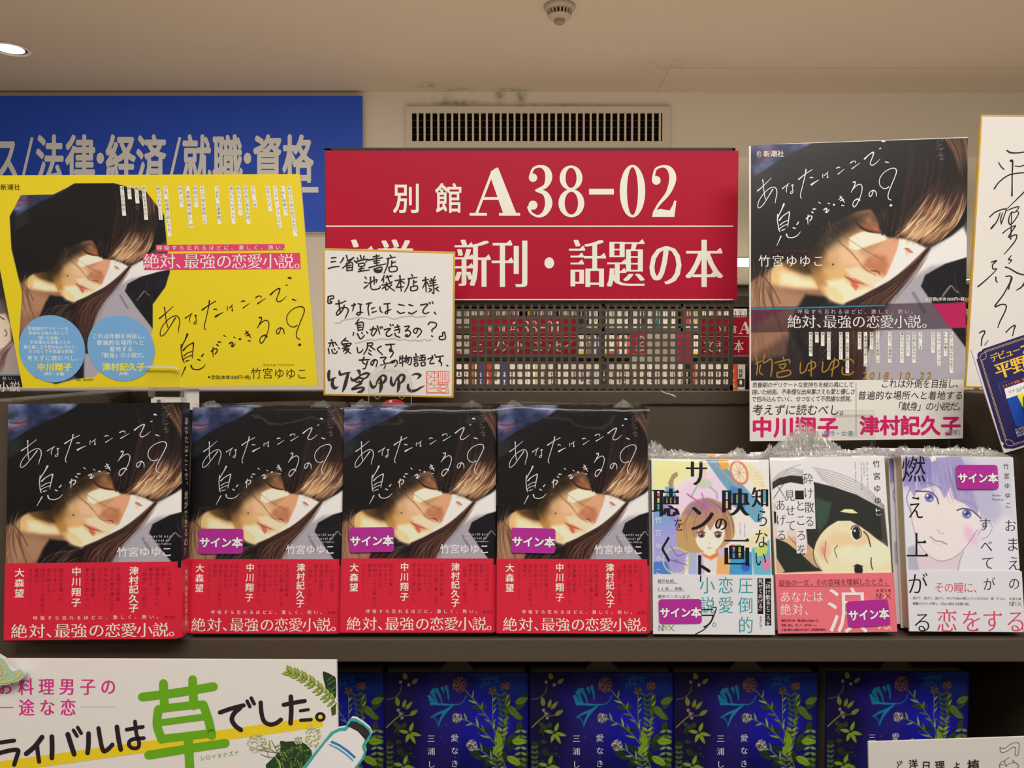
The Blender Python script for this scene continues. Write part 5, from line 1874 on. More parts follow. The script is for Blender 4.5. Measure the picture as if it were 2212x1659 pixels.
def let_a(p):
    p.char('サ', 352, 205, 230, BK, sx=.78, layer=2, **MINB)
    p.char('ン', 372, 545, 240, BK, sx=.88, layer=2, **MINB)
    p.char('ト', 400, 920, 270, BK, sx=.62, layer=2, **MINB)
    p.char('聴', 95, 428, 240, BK, sx=.9, layer=2, **MINB)
    p.char('を', 262, 664, 110, BK, sx=.75, layer=2, **MINCHO)
    p.char('く', 150, 790, 230, BK, sx=.5, layer=2, **MINB)
    p.char('映', 626, 425, 235, BK, sx=.95, layer=2, **MINB)
    p.char('の', 575, 650, 120, BK, sx=.88, layer=2, **MINB)
    p.char('画', 640, 805, 240, BK, sx=.9, layer=2, **MINB)
    p.char('知', 862, 420, 170, BK, sx=.82, layer=2, **MINB)
    for ch, x, y, s in (('ら', 890, 590, 150), ('な', 880, 742, 160), ('い', 880, 905, 140)):
        p.char(ch, x, y, s, BK, sx=.72, layer=2, **MINCHO)
    for (x0, y0, x1, y1, c) in ((126, 478, 152, 520, (196, 70, 120)), (126, 524, 152, 556, (190, 190, 60)), (126, 560, 152, 600, (40, 150, 190)), (196, 488, 222, 530, (60, 170, 190)), (226, 488, 250, 530, (240, 180, 60)),
                                (254, 488, 282, 530, (70, 130, 200)), (645, 462, 672, 512, (90, 190, 220)), (645, 518, 672, 590, (240, 170, 50)), (722, 482, 750, 540, (140, 180, 60)), (768, 482, 792, 540, (230, 80, 120)),
                                (702, 868, 738, 906, (230, 110, 140)), (746, 868, 780, 906, (140, 180, 60)), (702, 912, 738, 950, (40, 130, 180)), (746, 912, 780, 950, (230, 190, 60)), (944, 455, 985, 545, (60, 160, 190))):
        p.rect(x0, y0, x1, y1, c, 1)
    p.col('竹宮ゆゆこ', 146, 660, 52, (214, 216, 226), pitch=98, layer=2)
    p.col('しらないえいがの', 810, 700, 13, (90, 90, 130), pitch=14, layer=2)
    p.col('サントラをきく', 775, 700, 13, (90, 90, 130), pitch=14, layer=2)


def band_a(p):
    TE = (46, 150, 160)
    for ch, x, y in (('圧', 752, 1112), ('倒', 752, 1262), ('的', 752, 1412), ('恋', 600, 1112), ('愛', 600, 1262), ('小', 458, 1112), ('説', 458, 1262)):
        p.char(ch, x, y, 136, TE, sx=.9, **dict(off=-.006, stamp=.008))
    p.char('。', 552, 1400, 100, TE)
    p.pen([(470, 1110), (468, 1150)], 10, BK)
    p.pen([(560, 1350), (588, 1352), (560, 1430), (500, 1510), (430, 1550)], 8, BK, 2)
    p.char('ラ', 440, 1330, 190, BK, sx=.8, layer=1, **MINCHO)
    for i, s_ in enumerate(('錦戸枇杷。', '23歳。 無職。', '便所サンダル女子、')):
        p.row(s_, 140, 1135 + 59 * i, 30 if i != 1 else 26, (50, 50, 60), pitch=31 if i != 1 else 29)
        if i < 2:
            p.rect(140, 1165 + 59 * i, 345 - 50 * (i == 0), 1167 + 59 * i, (60, 60, 70), 1)
    p.rect(962, 1124, 1008, 1484, BK, 1); p.rect(904, 1124, 948, 1396, BK, 1)
    p.col('『砕け散るところを', 985, 1128, 40, (226, 222, 216), pitch=40, layer=2)
    p.col('見せてあげる』', 926, 1128, 38, (226, 222, 216), pitch=38, layer=2)
    p.col('著者が描く', 928, 1412, 20, (100, 100, 110), pitch=21)
    logo_arrow(p, 150, 1484, 1.1, (70, 74, 90), (220, 190, 60))


def let_b(p):
    W_ = (217, 214, 216)
    for (x0, y0, x1, y1) in ((343, 330, 420, 420), (346, 420, 424, 755), (272, 530, 350, 940), (203, 440, 275, 758), (125, 530, 203, 825)):
        p.rect(x0, y0, x1, y1, W_, 1)
    p.rect(275, 462, 342, 528, (30, 28, 28), 1)
    for s_, x, y, q in (('砕け散る', 382, 326, 108), ('ところを', 314, 530, 112), ('見せて', 236, 452, 114), ('あげる', 162, 524, 112)):
        for ch in s_:
            p.char(ch, x - 42, y, 92, BK, sx=.86, layer=3, **dict(off=-.014, stamp=.008, serif=True))
            y += q if s_ != 'あげる' else 114
    for ch, y in zip('竹宮ゆゆこ', (236, 330, 424, 516, 606)):
        p.char(ch, 876, y, 58, (40, 40, 40) if y < 600 else (220, 220, 220), layer=3, rot=4)
    for s_, x in (('The ashes of my flesh', 836), ('and blood is', 812), ('the vast flowing galaxy', 792)):
        y = 250
        for ch in s_:
            if ch != ' ':
                p.char(ch, x - 8, y, 15, (90, 90, 96), rot=-90, layer=3)
            y += 9.4
    y = 250
    for ch in 'Yuyuko Takemiya':
        if ch != ' ':
            p.char(ch, 738, y, 15, (90, 90, 96), rot=-90, layer=3)
        y += 10.5


def band_b(p):
    DB = (90, 30, 44)
    WW = (236, 226, 220)
    for i, ch in enumerate('最後の一文、その意味を理解したとき、'):
        x = 122 + i * 47.2
        p.char(ch, x + (8 if ch == '、' else 0), 1136 - i * 0.3, 54, DB, sx=.9, **MINCHO)
    p.rect(122, 1188, 970, 1191, DB, 1)
    p.row('あなたは', 128, 1222, 92, WW, pitch=84, sx=.9, **MINCHO)
    p.row('絶対、', 128, 1318, 94, WW, pitch=92, sx=.9, **MINCHO)
    p.char('涙', 480, 1190, 370, WW, sx=.88, **dict(off=-.006, stamp=.008, serif=True))
    p.row('する。', 850, 1462, 60, WW, pitch=50)
    for i, s_ in enumerate(('高校三年の冬、俺は彼女に出会った。', '恋愛。殺人。そして、あの日――。', '小説の新たな煌めきを示す、記念碑的傑作。')):
        p.row(s_, 132, 1438 + 35 * i, 21, DB, pitch=17.6, bold=.015)
    p.row('新潮文庫', 866, 1214, 24, DB, pitch=29)
    logo_arrow(p, 868, 1248, 1.02, (70, 50, 70), (230, 190, 60))


def let_c(p):
    p.char('燃', 160, 185, 215, BK, sx=.9, layer=2)
    p.char('え', 205, 485, 200, BK, sx=.68, layer=2, **MINCHO)
    p.char('上', 195, 765, 215, BK, sx=.84, layer=2, **MINCHO)
    for ch, x, y, s in (('お', 955, 665, 105), ('ま', 965, 800, 120), ('え', 975, 945, 120), ('す', 755, 655, 110), ('べ', 768, 820, 110), ('て', 775, 945, 115)):
        p.char(ch, x, y, s, BK, sx=.92, layer=2, **dict(off=-.014, stamp=.008))
    for ch, y in zip('竹宮ゆゆこ', (244, 318, 392, 466, 540)):
        p.char(ch, 946 + (y - 244) * .06, y, 46, (50, 50, 66), layer=2)
    p.row('Yuyuko', 858, 476, 22, (90, 90, 110), pitch=11.5, layer=2)
    p.row('Takemiya', 860, 508, 22, (90, 90, 110), pitch=11.5, layer=2)


def band_c(p):
    PK = (196, 74, 98)
    for ch, x, y, s in (('が', 205, 1075, 180), ('る', 245, 1372, 170), ('の', 980, 1105, 105), ('が', 785, 1108, 110)):
        p.char(ch, x, y, s, BK, sx=.9, **dict(off=-.012, stamp=.008))
    p.row('その瞳に、', 412, 1148, 88, PK, pitch=75, sx=.88, **MINCHO)
    for ch, x in zip('恋をする', (425, 615, 775, 955)):
        p.char(ch, x, 1350, 188, PK, sx=.9, **dict(off=-.012, stamp=.010, serif=True))
    p.char('。', 1085, 1440, 90, PK, sx=.6)
    p.row('逃げて、逃げて、逃げて。それでも私の傍にいてくれたのは“彼”だった。', 246, 1262, 24, (50, 46, 54), pitch=21.4)
    p.row('衝撃のラストが待つ、切なさ極まる恋愛小説。', 246, 1304, 24, (50, 46, 54), pitch=21.4)
    p.row('新潮文庫', 990, 1264, 21, (70, 70, 80), pitch=23)
    logo_arrow(p, 994, 1296, .85, (70, 70, 90), (220, 190, 60))


fA = Frame((1411, 1370), (1672, 1372), (1406, 991), .657, .678)
fB = Frame((1681, 1369), (1936, 1365), (1675, 988), .657, .678)
fC = Frame((1964, 1364), (2212, 1366), (1947, 985), .657, .678)
PW1 = mat('band_white', (222, 222, 226), .35, 1.1, .4)
PKM = mat('band_pink', (232, 116, 128), .35, 1.1, .4)
CW = mat('cover_white', (220, 216, 212), .35, 1.1, .4)
bkA = paperback(fA, 'pastel-covered paperback with black title letters, left of the three small books', art_pastel(), None, ((92, 215), (1003, 215), (1032, 1558), (108, 1555)), (1105 - 215) / 1342, PW1, let_a, band_a, None, CW, 1)
bkB = paperback(fB, 'white paperback with pink band and sideways face, middle of the three small books', art_sideways(), None, ((88, 205), (972, 205), (1010, 1540), (110, 1550)), (1100 - 205) / 1340, PKM, let_b, band_b, None, CW, 2)
bkC = paperback(fC, 'paperback with pale violet-haired face, rightmost of the three small books', art_violet(), None, ((165, 195), (1030, 195), (1108, 1530), (225, 1530)), (1072 - 195) / 1335, PW1, let_c, band_c, None, CW, 3)
for bk, f, (x, y0, y1, w, rot, sc_, ox, oy) in ((bkA, fA, (152, 1284, 1472, 326, 1, 3.531, 1380, 930)), (bkB, fB, (640, 1300, 1500, 320, 2.5, 3.529, 1650, 930)), (bkC, fC, (585, 262, 446, 315, .5, 3.529, 1900, 930))):
    X, Z = f.px([ox + x / sc_, ox + (x + w) / sc_], [oy + y1 / sc_, oy + y1 / sc_])
    _, Z2_ = f.px([ox + x / sc_], [oy + y0 / sc_])
    sticker_mesh(bk, X[0], Z[0], X[1] - X[0], Z2_[0] - Z[0], rot)
    wrap_film(bk, f.W, f.H, PT_, 60 + int(x), top=.001)
crumple(bkA, fA, [(1396, 990), (1400, 963), (1425, 958), (1440, 970), (1480, 975), (1530, 984), (1560, 986), (1600, 968), (1622, 985), (1650, 978), (1668, 962), (1672, 985)], 993, 1)
crumple(bkB, fB, [(1664, 990), (1680, 960), (1705, 945), (1730, 922), (1752, 926), (1768, 930), (1800, 955), (1840, 974), (1875, 966), (1900, 968), (1925, 972), (1932, 988)], 990, 2)
crumple(bkC, fC, [(1936, 988), (1945, 968), (1962, 966), (1985, 974), (2012, 964), (2040, 970), (2068, 966), (2100, 970), (2130, 968), (2160, 975), (2190, 986)], 987, 3)
# copies behind each paperback, seen as cream page edges and jacket spines
for bk, f, nm, n in ((bkA, fA, 'pastel-covered paperback', 2), (bkB, fB, 'white paperback with the pink band', 2), (bkC, fC, 'violet-haired paperback', 3)):
    for k in range(n):
        M = f.M @ Matrix.Translation((-.0035 * (k + 1) * (1 if bk is bkC else .35), (PT_ + .0018) * (k + 1), .0027 * (k + 1)))
        dup(bk, M, ('first', 'second', 'third')[k] + ' copy tucked behind the ' + nm, 'paperback copies behind the front ones', skip=('plastic_wrap', 'sticker', 'film_gather', 'title_lettering', 'band_lettering'))

# ---- blue hardcovers on the lower shelf
NB_W, NB_T = .1315, .024
JB = mat("jacket_night_blue", (22, 20, 76), .35, .85, .12)
fL = Frame((826, 1455 + .194 / .69 * F), (1142, 1455 + .194 / .69 * F), (826, 1457), .69, .69)
Mx = Matrix.Translation((bx(826, .69), .69, ZLOW + .0008))
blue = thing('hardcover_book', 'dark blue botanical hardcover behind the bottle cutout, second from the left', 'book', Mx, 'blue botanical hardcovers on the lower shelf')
book_body(blue, NB_W, .194, NB_T, JB, mat('page_paper_shaded', (120, 112, 96), .85, 1.0, .1, var=.04, vscale=900))  # page colour darkened to put the shelf's shade on the page tops
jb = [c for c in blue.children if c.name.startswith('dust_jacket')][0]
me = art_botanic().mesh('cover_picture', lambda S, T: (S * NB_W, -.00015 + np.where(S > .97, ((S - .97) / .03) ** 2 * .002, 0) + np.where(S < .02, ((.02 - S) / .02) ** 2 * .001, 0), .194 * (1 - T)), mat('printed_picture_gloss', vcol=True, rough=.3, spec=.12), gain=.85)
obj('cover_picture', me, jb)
qb = quadmap((140, 185), (1905, 185), (1905, 2790), (140, 2790), NB_W, .194)
p = Print(qb, .0002)
p.col('三浦しをん', 712, 952, 100, (206, 206, 216), pitch=160, layer=2, **SMALLM)
p.col('愛なき世界', 1000, 944, 100, (206, 206, 216), pitch=160, layer=2, **SMALLM)
p.build('title_lettering', jb)
SLIP = mat('slip_paper', (80, 74, 58), .8, 1.0)
b = MB()
pts = [(.066 + .0165 * math.cos(a), .189 + .0165 * math.sin(a) * .95) for a in np.linspace(0, math.pi, 14)]
b.prism(pts, .004, .0043, SLIP)
b.build('order_slip', blue)
for px0, lb in ((510, 'dark blue botanical hardcover leftmost on the lower shelf, mostly behind the white poster'), (1145, 'dark blue botanical hardcover third from the left on the lower shelf'), (1462, 'dark blue botanical hardcover left of the pale divider strip'), (1797, 'dark blue botanical hardcover behind the white handwritten card')):
    dup(blue, Matrix.Translation((bx(px0, .69), .69 + (.0 if px0 != 1797 else .002), ZLOW + .0008)), lb, 'blue botanical hardcovers on the lower shelf')
for px0, k in ((826, 0), (1145, 1), (1462, 2), (1797, 3), (510, 4)):
    dup(blue, Matrix.Translation((bx(px0 + 2, .69), .718, ZLOW + .0008)), 'blue botanical hardcover hidden directly behind the ' + ('second', 'third', 'fourth', 'fifth', 'leftmost')[k] + ' blue one', 'second row of blue hardcovers', skip=('title_lettering', 'order_slip', 'cover_picture'))
# ------------------------------------------------------------------ posters, boards and cards
CORE = mat('board_core', (232, 228, 220), .7, 1.0)
INK = (32, 26, 26)


def board(f, outline, thick, m, name, label, cat, mside=None, group=None):
    """outline in photograph pixels on the plane of f"""
    X, Z = f.px([a for a, b_ in outline], [b_ for a, b_ in outline])
    b = MB()
    b.prism(list(zip(X, Z)), 0, thick, m, mside or CORE)
    o = b.build(name)
    o.matrix_world = f.M
    return tag(o, label, cat, group)


# ---- yellow poster
YEL = (228, 206, 30)
fy = Frame((49, 838), (686, 833), (-2, 600), .800, .806)
yb = board(fy, [(-39, 379), (648, 376), (686, 833), (49, 838)], .003, mat('poster_yellow', YEL, .4, 1.12, .35), 'poster', 'yellow poster with a portrait cut-out and blue discs, leaning at left', 'poster')
cv = Canvas(105, -75, 1400, 1560, 300, 380)
portrait(cv)
Yp = lambda L: [(147 + 1.167 * (x - 99), 60 + 1.167 * (y - 214)) for x, y in L]
poly = np.array(Yp([(142, 194), (365, 190), (510, 114), (775, 112), (900, 146), (1000, 172), (1120, 330), (1160, 720), (1130, 820), (1043, 940), (1043, 1130), (670, 1410), (640, 1440), (520, 1448), (380, 1486), (240, 1440), (175, 1370), (130, 1180), (150, 860), (78, 560), (66, 340)]))
w = (slice(0, cv.ny), slice(0, cv.nx))
d = cv.sdf(w, poly)
a = np.clip(.5 + d / (cv.px * 1.3), 0, 1)
cv.I = cv.I * (1 - a[..., None]) + np.array(YEL, float) * a[..., None] * 1.0
m = YEL
# the picture grid is trimmed to its patch so the board shows round it
cy4 = fy.crop(0, 360, 3.16)


def posy(S, T):
    Px, Py = 105 + S * 1295, -75 + T * 1635
    xs, ys = 99 + (Px - 147) / 1.167, 214 + (Py - 60) / 1.167
    X, Z = cy4(xs.ravel(), ys.ravel())
    return X.reshape(S.shape), -.0001, Z.reshape(S.shape)


me = cv.mesh('cover_picture', posy, ARTM)
import bmesh
bm = bmesh.new(); bm.from_mesh(me)
dv = d.reshape(-1)
bmesh.ops.delete(bm, geom=[v for v in bm.verts if dv[v.index] > 6], context='VERTS')
bm.to_mesh(me); bm.free()
o = obj('portrait_print', me, yb, label='photo print of a woman with bowed head, cut to a polygon')
EY = (.085, 1)
p = Print(cy4, .0002)
PKR = (206, 62, 106)
p.row('新潮社', 2, 118, 44, INK, pitch=47, off=-.004, stamp=.012)
cols = [('私は二十歳の女子大生で、', 1975), ('SNS中毒で、', 1928), ('アリアナ・グランデに', 1876), ('なりたくて、', 1826), ('でも、いま', 1726), ('目の前にあるのは、', 1676), ('倒れたバイク。', 1627), ('潰れたヘルメット。', 1575),
        ('つまり、交通事故。', 1478), ('そこで死を覚悟した', 1379), ('瞬間から、', 1330), ('“青春の繰り返し”が', 1280), ('始まった。', 1230), ('でも、何度繰り返しても、', 1130), ('避けられない――', 1080), ('息が止まるほど、', 980), ('激しく、', 930), ('熱い、', 880), ('魂と恋の物語。', 832)]
BLK = (40, 36, 36)
WH = (226, 222, 212)
for s_, x in cols:
    q = 28.2
    n = len(s_) * q + 4
    ex_ = (1, 0)
    e = EY[0] + (.04 if x > 1700 else 0.0)
    p.poly([(x - 13, 134), (x + 13, 134), (x + 13 + n * e, 134 + n), (x - 13 + n * e, 134 + n)], WH, 0)
    p.col(s_, x, 136, 26, BLK, pitch=q, ey=(e, 1), **SMALLM)
p.poly([(1064, 534), (1942, 528), (1944, 570), (1068, 578)], PKR, 0)
p.row('呼吸すら忘れるほどに、激しく、熱い。', 1072, 537, 36, WH, pitch=50.6, ex=(1, -.004))
p.poly([(972, 596), (2048, 588), (2054, 698), (984, 706)], PKR, 0)
for ch, x in zip('絶対、最強の恋愛小説。', (978, 1088, 1196, 1252, 1362, 1474, 1578, 1684, 1790, 1896, 2006)):
    p.char(ch, x, 590, 112, WH, **dict(MINCHO, stamp=.016))
ty = lambda xs, ys: ((np.asarray(xs) / 6.506 + 330) * 3.16, ((np.asarray(ys) / 6.506 + 590) - 360) * 3.16)
title(p, ty, .50, (36, 22, 20), 1)
for i, ch in enumerate('竹宮ゆゆこ'):
    p.char(ch, 1712 + i * 78, 1368 + i * 1.0, 82, (44, 36, 30), off=-.008, stamp=.006, sx=.92)
p.row('Breathless Time Traveler', 1798, 1340, 22, (150, 120, 40), pitch=9.2)
p.disc(1428, 1437, 7, 7, BLK)
p.row('定価(本体1500円+税)', 1440, 1422, 30, BLK, pitch=None, bold=.012)
p.row('写真：馬込将充', 518, 1446, 17, BLK, pitch=17)
p.build('lettering', yb)
SKY = (112, 162, 206)
for k, (cx_, cy_, rx, ry, rot) in enumerate(((356, 1243, 234, 222, 52), (828, 1240, 238, 216, 38))):
    p = Print(cy4, .0004)
    p.disc(cx_, cy_, rx, ry, SKY, 1, 64, rot)
    L = (212, 226, 232)
    if k == 0:
        for i, (s_, x0, x1, y) in enumerate((('思春期のデリケートな', 192, 470, 1092), ('気持ちを絵の具にして', 196, 474, 1123), ('描いた絵画。', 264, 425, 1155), ('不条理な出来事さえも', 206, 486, 1186), ('愛と優しさで包み込んでいく、', 162, 546, 1217), ('せつなくて不思議な感覚。', 194, 530, 1248))):
            p.row(s_, x0, y, 27, L, pitch=(x1 - x0) / len(s_), layer=2, bold=.012)
        p.row('考えずに読むべし。', 186, 1288, 38, L, pitch=42, layer=2, bold=.01)
        p.row('中川翔子', 256, 1340, 56, (226, 214, 60), pitch=60, layer=2, bold=.035)
        p.row('(歌手・女優)', 300, 1402, 25, L, layer=2, bold=.015)
    else:
        for s_, x0, x1, y in (('これは外側を目指し、', 632, 1012, 1138), ('普遍的な場所へと', 662, 990, 1182), ('着地する', 748, 912, 1226), ('「献身」の小説だ。', 672, 1012, 1268)):
            p.row(s_, x0, y, 38, L, pitch=(x1 - x0) / len(s_), layer=2, bold=.01)
        p.row('津村記久子', 700, 1338, 58, (226, 214, 60), pitch=58.5, layer=2, bold=.035)
        p.row('(作家)', 812, 1400, 25, L, layer=2, bold=.015)
    p.build('round_label', yb, label='pale blue printed disc with lettering')

# ---- the poster glimpsed behind it
fb_ = Frame((-60, 836), (52, 836), (-60, 560), .83, .84)
pb = board(fb_, [(-230, 560), (45, 560), (52, 836), (-230, 836)], .002, mat('poster_dark', (32, 28, 30), .4, 1.1), 'poster', 'dark portrait poster half hidden at the far left behind the yellow one', 'poster')
cv = Canvas(-60, 560, 52, 812, 90, 200, (60, 52, 46))
cv.fill([(-60, 560), (60, 560), (60, 680), (-60, 680)], (48, 40, 34), 10)
cv.fill([(-60, 640), (10, 650), (30, 690), (-60, 700)], (120, 110, 104), 30, .8)
cv.fill([(-60, 680), (14, 678), (26, 700), (28, 735), (10, 756), (-60, 770)], (226, 204, 186), 8)
cv.line([(-4, 682), (4, 685), (12, 690)], 2.5, (90, 50, 40))
cv.line([(14, 712), (18, 722), (14, 726)], 2.5, (150, 90, 70))
cv.fill([(-60, 770), (10, 752), (30, 738), (52, 760), (52, 812), (-60, 812)], (166, 150, 146), 8)
strands(cv, [(30, 735), (0, 760), (-20, 812)], [(36, 740), (20, 770), (10, 812)], 40, [(90, 50, 70), (60, 34, 30), (120, 80, 60)], (.6, 1.4), (.4, .9), 2, 3)
me = cv.mesh('cover_picture', lambda S, T: (fb_.px((-60 + S * 108).ravel(), (560 + T * 252).ravel())[0].reshape(S.shape), -.0003, fb_.px((-60 + S * 108).ravel(), (560 + T * 252).ravel())[1].reshape(S.shape)), ARTM)
obj('portrait_print', me, pb)
p = Print(fb_.px, .0006)
p.rect(-60, 809, 50, 812, (40, 130, 160), 1)
p.rect(-60, 812, 52, 836, (30, 24, 26), 0)
p.row('熱い。', 6, 813, 9, (180, 176, 172), pitch=12.5, layer=1)
p.row('小説', -3, 823, 24, (226, 222, 214), pitch=24, layer=1, **MINCHO)
p.build('lettering', pb)

# ---- autograph board with gold rim
GOLD = mat('gold_rim', (214, 172, 58), .3, 1.1, .5, .35)
SHK = mat('shikishi_paper', (226, 222, 216), .8, 1.12, .1, bump=.06, bscale=1600)


def autograph(f, corners, rim, label):
    X, Z = f.px([a for a, b_ in corners], [b_ for a, b_ in corners])
    P = [Vector((a, b_)) for a, b_ in zip(X, Z)]
    b = MB(); b.prism([tuple(q) for q in P], 0, .0028, SHK, GOLD)
    o = b.build('autograph_board'); o.matrix_world = f.M
    tag(o, label, 'board')
    c = sum(P, Vector((0, 0))) / 4
    n = 4
    ins = []
    for i in range(4):
        a, q, e = P[i - 1], P[i], P[(i + 1) % 4]
        u, v = (a - q).normalized(), (e - q).normalized()
        ins.append(q + (u + v) * rim)
    b = MB()
    vs = [(q.x, -.0004, q.y) for q in P] + [(q.x, -.0004, q.y) for q in ins] + [(q.x, 0, q.y) for q in ins]
    b.add(vs, [(i, (i + 1) % 4, 4 + (i + 1) % 4, 4 + i) for i in range(4)] + [(4 + i, 4 + (i + 1) % 4, 8 + (i + 1) % 4, 8 + i) for i in range(4)], GOLD)
    b.build('gold_rim', o)
    return o


f1 = Frame((699.5, 853), (980, 859), (698, 536), .808, .814)
ab = autograph(f1, [(698, 536), (983, 544), (980, 859), (699, 854)], .0018, 'white autograph board with gold rim and black brush writing, before the red sign')
cu = f1.crop(695, 530, 7.498)
cl = f1.crop(695, 690, 7.498)
p = Print(cu, .0001)
UP_ = """160 205 234 198|155 270 226 260|105 376 190 352 284 342|352 205 330 250 298 285|400 165 412 205 425 248|412 256 470 225 522 195|512 200 430 285 338 372|402 292 408 415|400 296 496 282 492 410|418 328 478 320|420 364 480 356|420 408 492 400
577 205 592 242|626 165 640 222|686 176 666 230|530 250 572 290|572 262 650 240 735 224 712 276|598 298 606 342 690 328 684 288 600 300|648 345 622 418|606 388 690 366|594 426 680 410 776 400
885 155 892 330|836 186 936 170|756 238 870 218 984 200|842 258 940 242|852 290 930 280|765 362 900 328 1040 300|846 385 866 436|852 384 970 352 960 428 892 442|872 404 955 396|880 425 950 415
1110 160 1130 192|1055 216 1192 190|1078 220 1062 330 1010 452|1136 255 1130 346|1140 286 1196 266|1090 352 1106 426 1216 410 1206 340 1096 352
702 515 726 544|695 602 735 606|690 692 752 640|760 616 892 552 880 602|790 515 798 690 860 716 940 692 944 660|846 510 852 630
1012 490 970 572|1000 535 1002 600|1038 520 1140 496|1060 490 1104 598 1142 590|1112 490 1124 506|976 644 1130 614|1050 602 1052 640|1060 640 980 702|1030 680 1042 722 1082 702|1060 650 1182 740|1132 640 1084 680
1190 572 1342 546|1266 490 1288 744|1264 580 1202 692|1276 570 1342 612|1230 680 1322 670
1456 475 1476 506|1400 540 1544 520|1416 540 1402 640 1345 752|1490 570 1486 660|1490 602 1540 586|1440 676 1450 736 1546 716 1540 656 1446 674
1636 570 1732 550|1680 520 1692 752|1680 600 1636 692|1702 600 1730 638|1772 542 1786 566|1832 510 1800 560|1746 582 1850 560|1756 616 1842 600|1740 660 1870 636|1806 562 1816 772 1790 760|1742 700 1782 714|1776 722 1738 752|1842 700 1896 742|1886 676 1842 702
106 830 104 935 160 928 158 905|106 830 188 818 184 862 140 868 140 915
230 950 310 935 390 900|276 890 286 990 302 1090|366 970 330 1060 256 1130 240 1096 300 1022 396 1008 430 1062 380 1180
485 976 550 958|530 945 500 1062|590 945 652 956|626 970 626 1098 592 1130 566 1110 600 1086 666 1086|725 950 812 930|772 930 750 1022 766 1132|810 1026 862 1006|820 1086 888 1066
944 1000 950 1060 982 1086|1010 950 1106 940|1066 950 1070 1086 1042 1106 1026 1086 1060 1062 1122 1040|1250 956 1338 976|1225 1070 1272 1102 1342 1086|1414 960 1478 980|1408 1090 1462 1106 1538 1064
1604 966 1720 950 1662 1020 1640 1080 1682 1106 1736 1084|1746 925 1762 948|1790 915 1806 946|1826 1085 1850 1118"""
LO_ = """602 0 546 76|570 50 592 186|570 62 672 50 662 176|590 96 640 90|600 132 646 126|600 176 652 166|516 212 508 262|578 234 630 316 692 258|650 215 662 232|728 202 746 226
788 168 868 150 886 182 832 266 812 250|836 122 800 242|900 105 942 236|945 125 956 150|974 118 986 142|1015 166 1116 146 1052 210 1050 260 1092 272 1142 240|1110 80 1122 106|1150 85 1162 102
1190 130 1262 110|1180 176 1272 156|1226 90 1262 200 1240 216|1184 226 1202 266 1268 292|1345 116 1422 110 1350 192 1402 174 1440 222 1402 276 1356 270 1370 246 1400 264
1560 146 1532 220 1502 216 1485 186 1522 146 1582 150 1616 202 1550 286|1724 82 1762 44 1850 62 1850 112 1786 170 1790 196|1780 266 1796 280|1990 205 2002 310 1914 325 1910 276 1956 270 1960 215 1990 206
156 330 166 356|114 386 222 370|150 376 124 440|180 376 186 440|226 390 252 422|108 472 122 556|164 490 182 542 232 550 250 514|204 478 216 496|274 458 292 482
390 302 318 372|372 342 432 352|322 382 346 420|332 402 476 386 452 422|362 432 432 420|402 400 390 460|340 472 450 432|382 470 350 522|390 480 442 482 380 556|386 492 474 552
574 458 592 540 642 522 668 488|740 386 820 380 815 420 746 426|745 390 736 470 680 566|790 440 862 492|770 496 800 516|760 546 812 582|962 434 900 482 986 572|1040 410 1182 400|1120 400 1130 500 1160 540 1114 616|1132 490 1100 480 1110 522 1146 502
686 612 660 690 716 730|610 660 772 650|742 680 704 790 670 800|860 650 822 740 796 710 842 655 902 672 880 766|954 620 1042 615 1000 670|1000 670 1032 740 1010 792|954 742 1060 712 1162 700|1180 684 1142 706 1124 690 1200 660 1226 712 1184 766
1270 600 1260 682|1264 642 1332 620|1306 588 1310 756|1264 712 1332 680|1370 588 1344 682|1350 632 1452 620 1440 722 1410 732|1386 642 1360 702|1416 642 1390 712
1524 560 1530 590|1490 616 1572 604|1500 646 1560 640|1500 676 1556 670|1500 716 1510 756 1556 746 1550 706 1504 715|1600 586 1672 575|1630 582 1620 650|1590 626 1672 610 1666 660|1580 666 1682 655|1610 702 1620 750 1672 740 1666 690 1612 700
1720 640 1802 620 1756 680 1760 716 1822 710|1790 590 1802 610|1830 574 1842 592|1850 610 1972 590|1915 600 1920 690 1942 704 1938 750|1920 652 1898 674 1926 690|2030 744 2046 756"""


def hand(p, text, w):
    r = random.Random(4)
    for line in text.split('\n'):
        for st in line.split('|'):
            v = [float(q) for q in st.split()]
            pts = [(v[i], v[i + 1]) for i in range(0, len(v), 2)]
            n = len(pts)
            p.pen([(x, y, w * (1.12 if i == 0 else .82 if i == n - 1 else 1.0) * r.uniform(.92, 1.08)) for i, (x, y) in enumerate(pts)], 1, INK, 1, smooth=4)


hand(p, UP_, 23)
p.mp = cl
hand(p, LO_, 23)
